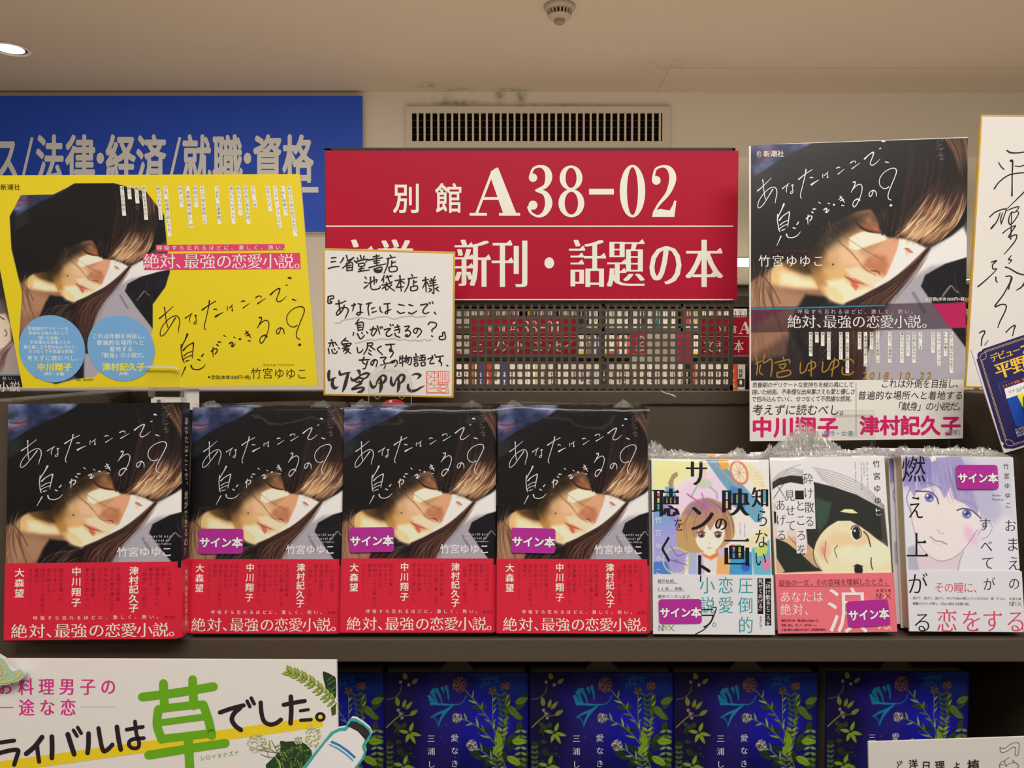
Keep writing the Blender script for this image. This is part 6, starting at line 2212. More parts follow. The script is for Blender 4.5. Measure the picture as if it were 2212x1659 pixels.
# signature in brush
S = [[(122, 840, 48), (112, 900, 52), (118, 985, 40)], [(130, 985, 30), (190, 955, 26), (232, 940, 12)], [(195, 955, 30), (172, 1020, 50), (185, 1085, 62), (220, 1110, 50), (268, 1088, 12)],
     [(288, 838, 30), (300, 890, 50), (330, 890, 34), (400, 870, 30), (470, 855, 10)], [(430, 870, 44), (400, 980, 56), (370, 1090, 54), (335, 1175, 16)],
     [(575, 828, 24), (605, 835, 50), (615, 880, 36)], [(470, 935, 16), (500, 985, 46), (560, 960, 34), (640, 900, 26), (720, 870, 40), (785, 875, 14)], [(765, 885, 34), (730, 935, 30), (660, 970, 20)],
     [(540, 1000, 30), (600, 950, 34), (665, 960, 30), (650, 1000, 28), (560, 1020, 22)], [(610, 1000, 26), (640, 1030, 40), (560, 1080, 34), (490, 1130, 34), (560, 1120, 34), (650, 1100, 34), (685, 1120, 36), (640, 1165, 50), (580, 1180, 20)],
     [(785, 995, 20), (800, 1060, 46), (835, 1100, 48), (880, 1065, 24), (900, 1000, 14)], [(880, 1035, 18), (930, 960, 42), (985, 905, 30), (1035, 925, 44), (1030, 985, 46), (980, 1035, 34), (920, 1030, 20)], [(955, 950, 30), (965, 1060, 58), (955, 1130, 50), (938, 1190, 10)],
     [(1125, 935, 28), (1125, 1020, 50), (1155, 1065, 46), (1195, 1030, 22)], [(1180, 1020, 18), (1230, 950, 40), (1290, 895, 34), (1335, 915, 44), (1325, 980, 44), (1280, 1030, 28)], [(1245, 960, 30), (1250, 1060, 54), (1240, 1130, 46), (1222, 1185, 10)],
     [(1455, 905, 12), (1530, 880, 34), (1595, 900, 44), (1580, 930, 34), (1545, 965, 10)], [(1400, 1055, 34), (1400, 1110, 50), (1440, 1155, 52), (1520, 1150, 40), (1600, 1105, 30), (1665, 1072, 8)]]
for st in S:
    p.pen(st, 1, (54, 42, 42), 2, smooth=6)
SEAL = (222, 74, 38)
for st in ([(1702, 845), (1890, 838), (1900, 1190), (1700, 1195), (1702, 845)], [(1905, 840), (2060, 840), (2055, 1020), (1905, 1025)], [(1905, 1050), (2040, 1045), (2050, 1195), (1905, 1190)]):
    p.pen(st, 12, SEAL, smooth=0)
for st in ([(1710, 860), (1740, 910), (1780, 930), (1740, 950), (1710, 980)], [(1780, 860), (1770, 920), (1830, 950), (1880, 910), (1850, 860), (1790, 870)], [(1825, 850), (1825, 960)], [(1700, 1000), (1740, 1040), (1790, 1040), (1740, 1060), (1705, 1090)],
           [(1780, 990), (1770, 1040), (1820, 1070), (1880, 1030), (1850, 985), (1790, 990)], [(1825, 975), (1820, 1085)], [(1715, 1130), (1780, 1110), (1860, 1110), (1880, 1130), (1860, 1150)], [(1715, 1150), (1720, 1180), (1880, 1185)],
           [(1925, 860), (1930, 1000)], [(1955, 860), (1955, 1000)], [(1985, 860), (1985, 990)], [(2010, 860), (2010, 1000)], [(2035, 870), (2030, 1000), (2055, 1020)], [(1925, 1070), (1925, 1110), (2010, 1110), (2010, 1070), (1925, 1070)], [(1930, 1130), (1925, 1170), (2010, 1175), (2010, 1130), (1970, 1120), (1930, 1130)]):
    p.pen(st, 7, SEAL, smooth=4)
GR = (176, 174, 170)
for y0, L_ in ((0, [(205, 1255 - 1200), (300, 1250 - 1200), (330, 1215 - 1200), (480, 1185 - 1200), (600, 1165 - 1200), (720, 1180 - 1200), (820, 1190 - 1200), (900, 1160 - 1200), (1050, 1150 - 1200), (1160, 1190 - 1200), (1300, 1155 - 1200), (1480, 1140 - 1200), (1510, 1160 - 1200), (1690, 1145 - 1200)]),
               (0, [(535, 385), (640, 360), (720, 335), (790, 315), (850, 335), (960, 310), (1060, 320), (1160, 305), (1240, 328), (1350, 320), (1430, 345), (1500, 328), (1580, 345), (1660, 320), (1700, 335), (1775, 322)])):
    p.pen(L_, 9, GR); p.pen([(x + 8, y + 12) for x, y in L_], 5, GR)
p.build('handwriting', ab)

# ---- large portrait poster at right
fp = Frame((1619.5, 952), (2080, 948), (1618, 318), .795, .812)
pp = board(fp, [(1618, 316), (1700, 310), (2091, 296), (2080, 947), (1845, 951), (1620, 953)], .002, mat('poster_white', (226, 222, 214), .4, 1.12, .35), 'poster', 'tall portrait poster signed in gold pen, tilted at right', 'poster')
cv = Canvas(147, 42, 1262, 1285, 300, 335)
portrait(cv)
X0 = cv.X.copy(); Y0 = cv.Y.copy()
cv.fill([(147, 900), (1262, 884), (1262, 1023), (147, 1032)], (38, 20, 32), 3, .55)
cv.fill([(147, 1000), (250, 940), (330, 905), (147, 905)], (90, 26, 60), 40, .7)
cv.fill([(1120, 893), (1262, 888), (1262, 1018), (1180, 1020), (1090, 893)], (172, 30, 84), 4)
cv.line([(147, 908), (400, 905), (840, 898)], 6, (40, 130, 160), 1)
cp = fp.crop(1560, 280, 2.37)


def posp(S, T):
    x = 147 + S * 1111 - T * 14 * S
    y = 42 + T * 1243 + (1 - T) * ((1 - S) * 38) + S * T * -6
    X, Z = cp(x.ravel(), y.ravel())
    return X.reshape(S.shape), -.0001, Z.reshape(S.shape)


me = cv.mesh('cover_picture', posp, mat('printed_picture_satin', vcol=True, rough=.35, spec=.4))
obj('portrait_print', me, pp, label='photo print of a woman with bowed head and fringe')
p = Print(cp, .00015)
tp = affine([(1925, 70), (400, 1455), (125, 885), (2135, 520), (1525, 985)], [(824, 62), (275, 598), (190, 400), (890, 215), (680, 393)])
title(p, tp, .33, (226, 222, 216), 2)
PW2 = (216, 212, 208)
p.row('新潮社', 210, 106, 35, PW2, pitch=36, stamp=.02)
p.ring(188, 126, (11, 17), (9, 15), PW2)
p.row('S', 181, 112, 24, PW2)
p.row('竹宮ゆゆこ', 184, 640, 64, PW2, pitch=69, off=-.006, stamp=.008, ex=(1, .0))
p.row('Breathless Time Traveler', 265, 612, 17, (120, 30, 40), pitch=8)
p.disc(1046, 870, 5, 5, PW2, 2)
p.row('定価(本体1500円+税)', 1056, 857, 21, PW2, layer=2, bold=.01)
p.row('呼吸すら忘れるほどに、激しく、熱い。', 385, 919, 26, (196, 176, 186), pitch=34.2, layer=2)
for ch, x in zip('絶対、最強の恋愛小説。', (332, 406, 480, 514, 588, 662, 734, 806, 876, 946, 1020)):
    p.char(ch, x, 946, 74, PW2, layer=2, **dict(MINCHO, stamp=.018))
for (s_, _), x in zip(cols, (1172, 1142, 1108, 1078, 1014, 982, 951, 919, 857, 795, 764, 733, 703, 640, 607, 545, 514, 484, 453)):
    q = 17.4
    n = len(s_) * q + 2
    p.poly([(x - 9, 1036), (x + 9, 1036), (x + 9, 1036 + n), (x - 9, 1036 + n)], WH, 2)
    p.col(s_, x, 1037, 17, BLK, pitch=q, layer=3)
SL = (1, -.004)
EI = (-.14, 1)
for i, s_ in enumerate(('思春期のデリケートな気持ちを絵の具にして', '描いた絵画。不条理な出来事さえも愛と優しさ', 'で包み込んでいく、せつなくて不思議な感覚。')):
    p.row(s_, 155 - 2 * i, 1292 + 36 * i, 30, BLK, pitch=26 if i == 0 else 25.2, layer=2, ey=EI, ex=SL, sx=.92)
p.row('考えずに読むべし。', 158, 1404, 60, BLK, pitch=56, layer=2, ey=EI, sx=.95)
for s_, x, y, q in (('これは外側を目指し、', 815, 1276, 42.5), ('普遍的な場所へと着地する', 698, 1336, 45), ('「献身」の小説だ。', 880, 1392, 41)):
    p.row(s_, x, y, 48, BLK, pitch=q, layer=2, ey=EI, sx=.92)
p.rect(684, 1296, 686, 1572, (120, 116, 112), 2)
MG2 = (196, 26, 96)
p.row('中川翔子', 150, 1468, 108, MG2, pitch=112, layer=2, bold=.036)
p.row('津村記久子', 702, 1462, 104, MG2, pitch=104, layer=2, bold=.036)
p.row('(歌手・女優)', 508, 1540, 30, (100, 150, 180), layer=3)
p.row('(作家)', 1138, 1534, 30, (100, 150, 180), layer=3)
GP = (150, 116, 40)
for st in ([(168, 1150), (180, 1200), (175, 1255)], [(170, 1200), (200, 1185)], [(195, 1205), (190, 1240), (205, 1255)], [(218, 1150), (210, 1195), (250, 1175), (255, 1215), (248, 1262)], [(310, 1165), (318, 1185)], [(268, 1195), (285, 1190), (340, 1178), (345, 1195)],
           [(290, 1205), (325, 1200), (310, 1225), (295, 1215)], [(280, 1245), (340, 1232), (345, 1255), (285, 1268), (280, 1245)], [(400, 1195), (400, 1245), (425, 1235), (440, 1200), (470, 1190), (475, 1215), (440, 1235)], [(455, 1180), (455, 1262)],
           [(515, 1190), (512, 1240), (540, 1228), (560, 1190), (590, 1180), (592, 1208), (555, 1230)], [(575, 1170), (560, 1262)], [(620, 1180), (660, 1178), (672, 1195)], [(615, 1215), (615, 1250), (650, 1255), (672, 1240)]):
    p.pen(st, 7, GP, 4)
p.row('2018.10.22', 722, 1232, 52, GP, pitch=36.5, layer=4, ey=(-.15, 1), bold=.012)
p.build('lettering', pp)

# ---- second autograph board, cut by the frame
f2 = Frame((2084, 837), (2330, 842), (2119, 248), .842, .862)
a2 = autograph(f2, [(2119, 248), (2400, 250), (2380, 842), (2084, 837)], .0016, 'autograph board with gold rim and thin brush writing, cut by the right frame edge')
ca, cb = f2.crop(2080, 240, 4.366), f2.crop(2080, 600, 4.366)
p = Print(ca, .0001)
for st in ([(415, 372, 14), (450, 392, 16), (520, 394, 12), (620, 380, 10), (700, 370, 10)], [(335, 482, 8), (360, 525, 12), (388, 550, 10)], [(450, 470, 22), (468, 475, 16), (464, 600, 12), (463, 700, 12), (462, 798, 16)], [(490, 518, 8), (540, 522, 12), (600, 500, 8)],
           [(295, 733, 14), (340, 670, 12), (420, 610, 12), (500, 588, 12), (620, 580, 10), (720, 590, 10)], [(620, 720, 14), (540, 800, 12), (415, 922, 7)],
           [(252, 998, 12), (310, 950, 12), (400, 922, 12), (398, 960, 10), (360, 1065, 12)], [(350, 960, 10), (320, 1040, 12), (262, 1112, 14), (290, 1070, 8)], [(372, 960, 9), (355, 1020, 11), (362, 1065, 8)],
           [(410, 940, 8), (470, 915, 11), (528, 903, 10), (490, 955, 10), (455, 955, 10), (430, 1030, 12), (445, 1070, 12), (480, 1040, 11), (525, 965, 10), (500, 940, 9)], [(460, 950, 9), (455, 1070, 10), (450, 1208, 12)],
           [(375, 1152, 12), (420, 1115, 10), (495, 1080, 11), (470, 1120, 12), (430, 1190, 12), (500, 1165, 12), (500, 1210, 12), (450, 1280, 12), (388, 1350, 8)], [(455, 1362, 8), (430, 1400, 13), (460, 1405, 10), (432, 1438, 8)],
           [(268, 1425, 12), (318, 1410, 13), (280, 1450, 12), (285, 1490, 12), (318, 1492, 9), (220, 1590, 12), (142, 1655, 14)], [(310, 1565, 12), (312, 1600, 12), (325, 1615, 8)],
           [(398, 1470, 12), (440, 1485, 12), (520, 1530, 14), (600, 1550, 10)], [(405, 1560, 12), (440, 1555, 12), (462, 1575, 13), (440, 1640, 12), (430, 1680, 12)], [(620, 1560, 12), (600, 1620, 12), (505, 1690, 8)]):
    p.pen(st, 1, (36, 32, 36), 1, smooth=5)
p.mp = cb
for st in ([(455, 0, 12), (440, 50, 12), (380, 160, 12), (300, 270, 14), (360, 252, 12), (405, 258, 12), (400, 310, 12), (350, 410, 12), (328, 472, 8)], [(405, 515, 12), (450, 470, 11), (492, 450, 14), (478, 500, 11), (468, 548, 9)],
           [(155, 520, 12), (195, 500, 13), (205, 520, 12), (180, 570, 12), (172, 640, 10)], [(205, 635, 8), (238, 590, 5)], [(590, 30, 14), (550, 90, 12), (505, 118, 7)]):
    p.pen(st, 1, (36, 32, 36), 1, smooth=5)
p.build('handwriting', a2)

# ---- navy card clipped in front of it
NAVY = (38, 34, 84)
f3 = Frame((2169, 979), (2330, 930), (2098, 757), .735, .745)
nc = board(f3, [(2098, 757), (2290, 693), (2350, 925), (2169, 979)], .0012, mat('card_white', (222, 218, 214), .35, 1.1), 'promotional_card', 'navy promotional card with gold lettering, tilted at the right frame edge', 'card')
cc = f3.crop(2080, 600, 4.366)
p = Print(cc, .0003)
EX, EY2 = (.956, -.315), (.33, .94)
p.poly([(180, 680), (185, 672), (600, 530), (900, 430), (1100, 1400), (480, 1610), (400, 1610), (375, 1590), (385, 1560), (360, 1540), (128, 770), (140, 762), (135, 720), (150, 700), (178, 690)], NAVY, 0)
GD = (214, 178, 96)
for k in (0, 12):
    p.pen([(205 - k * .2, 705 - k), (600, 568 - k)], 3.5, GD, smooth=0)
    p.pen([(165 + k, 780 + k * .4), (398 + k, 1532)], 3.5, GD, smooth=0)
    p.pen([(478, 1578 - k), (640, 1528 - k)], 3.5, GD, smooth=0)
p.pen([(205, 705), (175, 720), (160, 750), (165, 780)], 4, GD); p.pen([(165, 780), (205, 765), (218, 735), (205, 695)], 4, GD)
p.pen([(398, 1532), (440, 1530), (470, 1550), (478, 1578)], 4, GD); p.pen([(398, 1532), (410, 1570), (440, 1585), (478, 1578)], 4, GD)
YG = (226, 180, 60)
x, y = 238, 726
for i, ch in enumerate('デビュー'):
    p.char(ch, x, y, 84, YG, ex=EX, ey=EY2, stamp=.02)
    x += 74 * .96 * .98; y -= 74 * .30
p.char('2', 528, 628, 110, YG, ex=EX, ey=EY2, stamp=.03, sx=1.1)
p.char('0', 590, 604, 110, YG, ex=EX, ey=EY2, stamp=.03, sx=1.1)
for ch, x, y in (('平', 272, 812), ('野', 424, 762), ('啓', 576, 712)):
    p.char(ch, x, y, 168, YG, ex=EX, ey=EY2, stamp=.035)
p.row('2019年秋、映画公開', 368, 1010, 32, (216, 110, 40), ex=EX, ey=EY2, bold=.02, pitch=27)
p.pen([(356, 1086), (335, 1000), (412, 976)], 5, (90, 90, 120), smooth=0)
p.poly([(388, 1046), (640, 960), (700, 1140), (410, 1142)], (222, 220, 216), 1)
p.poly([(410, 1142), (520, 1104), (620, 1400), (500, 1400)], (28, 70, 160), 1)
p.poly([(515, 1110), (560, 1086), (700, 1060), (700, 1300), (580, 1240), (530, 1150)], (226, 214, 60), 1, 3)
p.row('マチネの終わりに', 420, 1066, 34, (110, 110, 110), ex=EX, ey=EY2, pitch=36, layer=3)
p.row('平野啓', 505, 1070, 14, (110, 110, 110), ex=EX, ey=EY2, layer=3)
for i in range(3):
    p.row(('たった三度出会っ', '愛した人の過去', 'たちに贈る恋愛')[i], 484 + 8 * i, 1424 + 28 * i, 27, (206, 206, 216), ex=EX, ey=EY2, pitch=22, layer=2, bold=.015)
p.build('lettering', nc)

# ---- white poster, lower left
f4 = Frame((-60, 1800), (735, 1800), (-60, 1424), .598, .602)
wp = board(f4, [(-60, 1424), (727, 1427), (735, 1800), (-60, 1800)], .003, mat('poster_white_gloss', (228, 224, 218), .3, 1.12, .35), 'poster', 'white poster with a large green character, lower left', 'poster')
c5 = f4.crop(0, 1420, 5.53)
c6 = f4.crop(400, 1420, 5.144)
p = Print(c5, .0001)
PK3 = (206, 48, 132)
YE = (228, 196, 36)
for s_, x0, y, q, sz in (('お料理男子の', -32, 240, 246, 215), ('途な恋', 222, 488, 248, 215)):
    for i, ch in enumerate(s_):
        p.char(ch, x0 + q * i, y, sz, PK3, sx=.9, rot=random.Random(i + 5).uniform(-2, 2), stamp=.02)
p.pen([(-60, 598), (158, 596)], 9, PK3, smooth=0)
p.rect(962, 588, 1382, 592, (150, 140, 140), 1)
p.poly([(-300, 1300), (0, 1240), (1850, 985), (2200, 940), (2200, 1055), (1850, 1120), (500, 1310), (0, 1400), (-300, 1430)], YE, 0)
p.mp = c6
p.poly([(-100, 860), (0, 845), (340, 815), (860, 742), (1525, 652), (1532, 770), (900, 860), (340, 935), (-100, 1000)], YE, 0)
p.mp = c5
KB = (40, 30, 36)
for st, w_ in (([(-30, 1020), (170, 992)], 48), ([(-20, 1145), (120, 1110), (215, 1105), (210, 1160), (172, 1280)], 52), ([(505, 950), (420, 1060), (315, 1150)], 58), ([(445, 1050), (455, 1150), (470, 1245)], 50),
               ([(622, 945), (625, 1080), (622, 1200)], 58), ([(812, 918), (850, 1040), (888, 1155)], 60), ([(1060, 908), (1058, 1040), (1048, 1140)], 56), ([(880, 868), (922, 938)], 42), ([(930, 835), (972, 905)], 42),
               ([(1178, 845), (1200, 980), (1225, 1090), (1250, 1120), (1300, 1090), (1345, 1040)], 52), ([(1398, 828), (1420, 980), (1445, 1100)], 56), ([(1515, 862), (1620, 842), (1708, 828)], 46),
               ([(1615, 765), (1630, 900), (1665, 1030), (1640, 1080), (1580, 1080), (1540, 1040), (1560, 990), (1620, 970), (1720, 962)], 46)):
    p.pen(st, w_, KB, 2, smooth=6)
p.mp = c6
for st, w_ in (([(388, 610), (520, 565), (650, 532)], 48), ([(610, 560), (545, 620), (520, 690), (560, 760), (620, 805)], 52), ([(690, 485), (720, 545)], 40), ([(735, 450), (768, 515)], 40),
               ([(840, 500), (850, 620), (880, 710), (950, 745), (1020, 725), (1065, 690)], 48), ([(1095, 525), (1220, 500), (1330, 482)], 46), ([(1175, 435), (1180, 590), (1172, 730)], 52), ([(1280, 592), (1370, 578)], 34), ([(1285, 698), (1400, 690)], 38)):
    p.pen(st, w_, KB, 2, smooth=6)
p.ring(1503, 660, (58, 54), (26, 24), KB, 2)
GN = (100, 164, 28)
p.mp = f4.crop(0, 1370, 2.665)
for st, w_ in (([(820, 360), (1020, 335), (1230, 300)], 50), ([(942, 282), (944, 350), (950, 425)], 50), ([(1110, 260), (1112, 330), (1117, 410)], 50), ([(912, 434), (905, 520), (932, 604)], 50), ([(912, 430), (1060, 412), (1172, 402)], 46),
               ([(1172, 406), (1203, 500), (1220, 582)], 50), ([(930, 507), (1070, 488), (1195, 472)], 38), ([(930, 602), (1080, 585), (1218, 568)], 48), ([(856, 695), (1080, 658), (1298, 626)], 50), ([(1084, 590), (1090, 700), (1096, 820)], 52)):
    p.pen(st, w_, GN, 3, smooth=5)
p.mp = c6
for i, ch in enumerate('シロイヌナズナ'):
    p.char(ch, 165 + 63 * i, 1088 - 10 * i, 58, (130, 170, 110), layer=2, bold=.02, rot=6)
p.build('lettering', wp)
# printed plants on it
p = Print(c6, .00015)
LG, LD, LO = (150, 172, 60), (40, 64, 36), (34, 40, 26)
St = spline([(1150, 160), (1280, 205), (1420, 285), (1560, 400), (1680, 510)], 8)
p.pen([(1130, 152), (1280, 205), (1420, 285), (1560, 400), (1690, 520)], 5, LO, 1)
for k in range(13):
    i = int(k * (len(St) - 3) / 12)
    x, y = St[i]
    for s_, a in ((1, -105), (-1, 165)):
        L = leafp(x, y, 78 + k * 1.5, 34, a - 2 * k if s_ < 0 else a)
        p.poly([(q[0] + 2, q[1] + 2) for q in leafp(x, y, 82 + k * 1.5, 40, a - 2 * k if s_ < 0 else a)], LO, 1, 3)
        p.poly(L, LG, 2, 3)
        p.pen([(x, y), ((L[3][0] + x) / 2, (L[3][1] + y) / 2)], 7, (84, 104, 40), 3, smooth=0)
p.poly([(1530, 170), (1560, 160), (1640, 200), (1675, 240), (1675, 440), (1640, 430), (1590, 380), (1550, 290)], (36, 52, 32), 1, 3)
for a in ((1590, 300, 1660, 250), (1580, 260, 1640, 210), (1620, 370, 1670, 320), (1600, 340, 1650, 400), (1640, 400, 1672, 380)):
    p.pen([(a[0], a[1]), (a[2], a[3])], 14, (70, 110, 52), 2, smooth=0)
p.poly([(1620, 560), (1675, 510), (1675, 630), (1630, 648)], (60, 80, 36), 1, 0)
p.poly([(1055, 930), (1120, 935), (1200, 930), (1300, 940), (1380, 1000), (1410, 1080), (1330, 1230), (900, 1240), (960, 1130), (1060, 1030)], LD, 1, 2)
rr = random.Random(31)
for _ in range(60):
    x, y = rr.uniform(1020, 1380), rr.uniform(960, 1230)
    p.pen([(x, y), (x + rr.uniform(-30, 30), y + rr.uniform(-20, 20)), (x + rr.uniform(-50, 50), y + rr.uniform(-10, 40))], 7, rr.choice([(60, 96, 40), (84, 118, 44), (30, 44, 26), (104, 134, 60)]), 2)
for _ in range(16):
    x, y = rr.uniform(900, 1300), rr.uniform(900, 1180)
    p.pen([(x, y), (x + rr.uniform(10, 60), y + rr.uniform(60, 110))], 9, rr.choice([(150, 172, 90), (120, 140, 60)]), 3, smooth=0)
for cx_, cy_, R_, n in ((800, 950, 105, 90), (1420, 870, 90, 90), (1260, 920, 45, 30)):
    for _ in range(n):
        a, q = rr.uniform(0, 6.28), R_ * math.sqrt(rr.random())
        x, y = cx_ + q * math.cos(a), cy_ + q * math.sin(a) * (1.5 if cx_ == 1420 else 1)
        p.disc(x, y, 10, 7, (190, 190, 90) if rr.random() < .4 else (214, 210, 196), 3, 8, rr.uniform(0, 180))
        p.pen([(x - 8, y + 6), (x + 9, y - 5)], 3, (60, 50, 44), 3, smooth=0, cap=False)
for st in ([(820, 1030), (930, 1010), (1060, 1100), (1200, 1180)], [(850, 980), (920, 1040), (1030, 1060)], [(960, 920), (1000, 1000), (1030, 1060)], [(740, 1000), (860, 1030), (930, 1050)], [(840, 1070), (900, 1100), (980, 1105)]):
    p.pen(st, 6, (70, 66, 50), 3)
p.build('plant_print', wp, label='printed fern, leaves and small flowers')

# pale green shaped badge at its corner
f5 = Frame((-60, 1500), (60, 1500), (-60, 1400), .592, .593)
c7 = f5.crop(0, 1420, 5.53)
sb = board(f5, [(x / 5.53, 1420 + y / 5.53) for x, y in spline([(-200, -80), (0, 0), (60, 50), (120, 140), (170, 165), (235, 142), (280, 180), (285, 230), (230, 280), (100, 320), (0, 335), (-200, 330)], 5, True)], .004, mat('badge_green', (170, 200, 180), .4, 1.1), 'shaped_badge', 'pale green wavy cut-out badge on the corner of the white poster', 'badge', mat('badge_edge', (216, 224, 216), .5, 1.0))
p = Print(c7, .0004)
p.pen([(245, 185, 30), (220, 225, 26), (160, 265, 18), (60, 300, 14), (-60, 300, 10)], 1, (226, 192, 60), 1)
p.pen([(-20, 70, 14), (40, 90, 16), (72, 160, 16), (50, 230, 14), (-10, 270, 12)], 1, (222, 196, 80), 1)
p.pen([(-20, 110, 8), (25, 140, 8), (30, 200, 8), (-10, 230, 8)], 1, (214, 170, 90), 1)
for _ in range(30):
    x, y = rr.uniform(60, 250), rr.uniform(150, 300)
    if y > 110 + x * .3:
        p.disc(x, y, 4, 4, (200, 216, 200), 1, 8)
p.build('swirl_print', sb)

# bottle shaped cut-out
f6 = Frame((640, 1800), (850, 1800), (640, 1540), .588, .590)
c8 = f6.crop(400, 1420, 5.144)
O = [(1300, 1240), (1420, 1080), (1520, 960), (1620, 830), (1700, 790), (1780, 775), (1800, 735), (1850, 672), (1900, 680), (1980, 730), (2050, 790), (2078, 850), (2040, 925), (2000, 985), (2010, 1050), (1990, 1120), (1900, 1240), (1780, 1400), (1640, 1600), (1100, 1600)]
bt = board(f6, [(400 + x / 5.144, 1420 + y / 5.144) for x, y in O], .003, mat('cutout_teal', (60, 172, 166), .4, 1.1), 'bottle_cutout', 'bottle-shaped card cut-out with teal edge and black cap, lower left', 'cut-out')
p = Print(c8, .0003)
p.poly([(1340, 1240), (1450, 1090), (1560, 950), (1650, 850), (1720, 818), (1790, 815), (1830, 770), (1920, 800), (2000, 880), (1990, 930), (1965, 985), (1985, 1060), (1960, 1120), (1870, 1240), (1760, 1380), (1600, 1600), (1140, 1600)], (222, 218, 218), 1)
p.poly([(1806, 760), (1850, 705), (1900, 712), (1980, 755), (2040, 810), (2050, 850), (2010, 915), (1990, 900), (1920, 820)], (44, 40, 42), 2)
for k in range(9):
    x, y = 1850 + k * 20, 760 + k * 14
    p.pen([(x, y), (x + 22, y - 45)], 3.5, (84, 80, 80), 3, smooth=0)
p.poly([(1630, 920), (1720, 960), (1820, 1030), (1898, 1100), (1884, 1124), (1800, 1050), (1710, 985), (1616, 944)], (44, 124, 176), 2)
p.poly([(1604, 958), (1700, 1000), (1800, 1070), (1872, 1140), (1862, 1152), (1790, 1085), (1690, 1015), (1594, 968)], (70, 150, 190), 2)
p.build('bottle_print', bt)

# handwritten white card, lower right
f7 = Frame((1876, 1800), (2290, 1800), (1876, 1604), .60, .602)
wc = board(f7, [(1875.5, 1603), (2213, 1591.5), (2290, 1590), (2290, 1800), (1880, 1800)], .0015, mat('card_white_matt', (206, 202, 196), .7, 1.1), 'handwritten_card', 'white handwritten card at the lower right in front of the blue books', 'card')
c9 = f7.crop(1840, 1420, 5.946)
p = Print(c9, .0003)
KP = (40, 38, 40)
for st in ([(580, 1335), (598, 1375)], [(642, 1352), (600, 1385), (585, 1410), (620, 1440)], [(612, 1330), (622, 1348)], [(632, 1326), (645, 1342)]):
    p.pen(st, 9, KP, 1)
for ch, x, y, sz in (('洋', 728, 1305, 122), ('日', 892, 1325, 122), ('理', 1065, 1320, 130), ('よ', 1290, 1335, 110), ('植', 1480, 1305, 165)):
    p.char(ch, x, y, sz, KP, bold=.024, rot=random.Random(x).uniform(-5, 5))
PN = (90, 88, 88)
p.pen([(1900, 1155), (1960, 1165), (2040, 1110), (2110, 1090), (2145, 1110), (2145, 1180), (2130, 1255), (2095, 1240), (2105, 1170), (2070, 1150), (1990, 1200), (1930, 1222), (1905, 1195), (1900, 1155)], 7, PN, 1, smooth=4)
for st in ([(2020, 1280), (1960, 1320), (1910, 1345), (1895, 1400), (1920, 1440)], [(1960, 1325), (1970, 1380), (1990, 1395)], [(1985, 1380), (2080, 1345), (2140, 1390), (2100, 1440)], [(2060, 1310), (2090, 1350)], [(1890, 1380), (1940, 1370)]):
    p.pen(st, 7, PN, 1)
p.build('handwriting', wc)

# ------------------------------------------------------------------ clear holders
ACR = film('clear_acrylic', .018, .04, (.985, .985, .98), fres=.10)
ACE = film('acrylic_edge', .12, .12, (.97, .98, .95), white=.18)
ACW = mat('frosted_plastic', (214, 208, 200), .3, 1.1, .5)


def sheet(f, pts, y0, y1, m, mb, edge=None):
    X, Z = f.px([a for a, b_ in pts], [b_ for a, b_ in pts])
    mb.prism(list(zip(X, Z)), y0, y1, m, edge or m, m)
    return X, Z


fh = Frame((320, 880), (420, 880), (320, 790), .792, .797)
h1 = thing('clear_holder', 'clear acrylic holder gripping the foot of the yellow poster', 'holder', fh.M)
b = MB(); sheet(fh, [(318, 793), (324, 792), (380, 793), (387, 799), (389, 838), (323, 838)], -.0016, -.0002, ACR, b, ACE); b.build('front_plate', h1)
b = MB(); sheet(fh, [(323, 838), (395, 838), (392, 858), (324, 858)], -.004, .012, ACR, b, ACE); b.build('foot', h1)
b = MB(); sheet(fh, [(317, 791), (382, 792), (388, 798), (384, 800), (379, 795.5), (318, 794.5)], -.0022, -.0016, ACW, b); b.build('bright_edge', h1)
b = MB(); sheet(fh, [(334, 858), (392, 858), (392, 882), (334, 882)], -.002, .014, ACW, b)
sheet(fh, [(331, 861), (358, 861), (358, 872), (331, 872)], -.005, -.002, ACW, b); b.build('clamp', h1)
b = MB(); sheet(fh, [(345, 864), (352, 864), (352, 879), (345, 879)], -.0062, -.0052, mat('clamp_pin', (150, 140, 130), .3, 1.0, .5, .7), b); b.build('pin', h1)
b = MB(); sheet(fh, [(386, 838), (418, 838), (418, 884), (386, 884)], .014, .015, ACW, b); b.build('back_strip', h1)

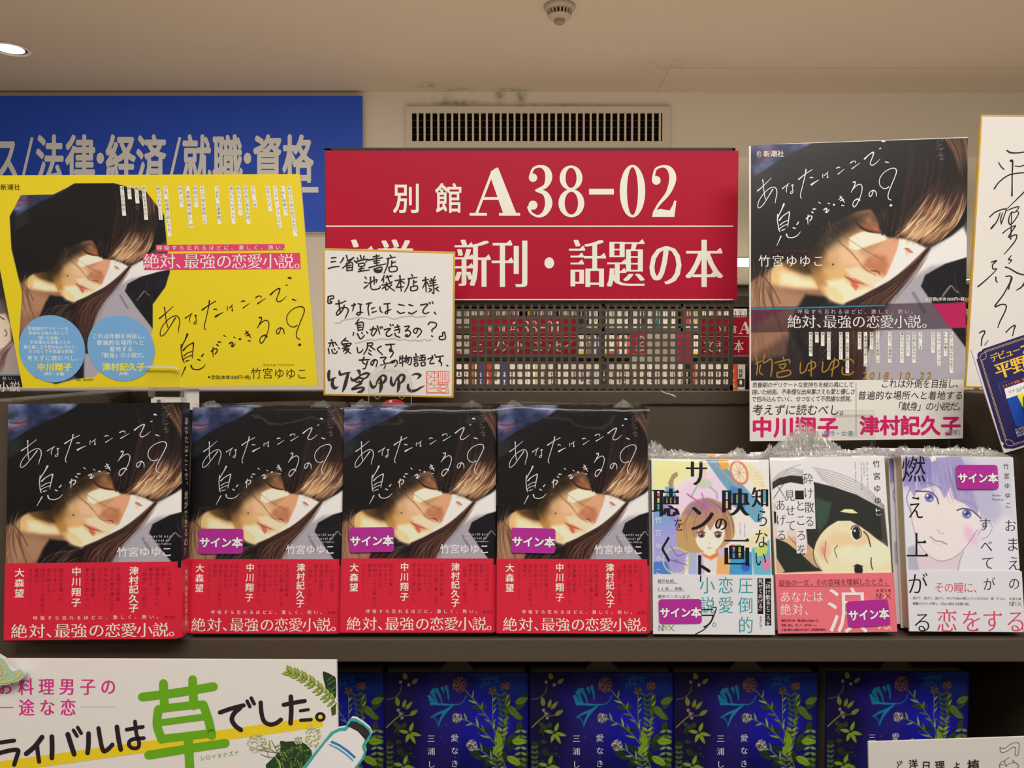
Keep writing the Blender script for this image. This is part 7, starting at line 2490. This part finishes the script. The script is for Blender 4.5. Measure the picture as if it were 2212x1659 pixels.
fh = Frame((780, 880), (920, 880), (780, 780), .797, .802)
h2 = thing('clear_holder', 'arched clear plastic holder under the autograph board with brush writing', 'holder', fh.M)
arch = [(797, 880)] + [(797 + 46 - 46 * math.cos(t), 828 - 42 * math.sin(t)) for t in np.linspace(0, math.pi, 18)] + [(889, 880)]
b = MB(); sheet(fh, arch, -.0012, -.0002, ACR, b, ACE); b.build('arched_plate', h2)
X, Z = fh.px([a for a, c in arch], [c for a, c in arch])
b = MB(); b.tube([(x, -.0007, z) for x, z in zip(X, Z)], .0005, ACE, 6); b.build('rim', h2)
for cx_ in (816, 869):
    a = np.linspace(0, 2 * math.pi, 16)
    X, Z = fh.px(cx_ + 6 * np.cos(a), 855 + 7 * np.sin(a))
    b = MB(); b.tube([(x, -.0022, z) for x, z in zip(X, Z)], .0005, ACE, 6); b.build('hook_loop', h2)
b = MB(); sheet(fh, [(793, 858), (905, 860), (903, 884), (795, 884)], .003, .004, ACR, b, ACE); b.build('foot', h2)
b = MB(); a = np.linspace(0, math.pi, 16)
sheet(fh, [(825 + 25 - 25 * math.cos(t), 876 - 14 * math.sin(t)) for t in a], .0015, .0022, mat('label_red', (186, 46, 52), .5, 1.0), b)
o = b.build('red_label', h2, label='small red half-round label')
b = MB(); sheet(fh, [(840, 865), (846, 864), (847, 869), (841, 870)], .0008, .0012, mat('label_spot', (196, 206, 230), .4, 1.0), b); b.build('label_mark', o)

fh = Frame((1790, 985), (1900, 985), (1790, 880), .782, .792)
h3 = thing('clear_holder', 'clear acrylic holder at the foot of the tall portrait poster', 'holder', fh.M)
b = MB(); sheet(fh, [(1798, 894), (1806, 887), (1884, 887), (1889, 893), (1889, 975), (1800, 975)], -.0014, -.0002, ACR, b, ACE); b.build('front_plate', h3)
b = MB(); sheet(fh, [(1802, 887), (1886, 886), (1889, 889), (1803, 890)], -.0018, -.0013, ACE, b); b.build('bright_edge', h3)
b = MB(); sheet(fh, [(1800, 952), (1889, 952), (1889, 978), (1800, 978)], .003, .010, ACR, b, ACE); b.build('foot', h3)
# soft reflection poster: faint sticker on the right panel is only a reflection, so nothing is built there
bpy.data.objects.remove(_fo)
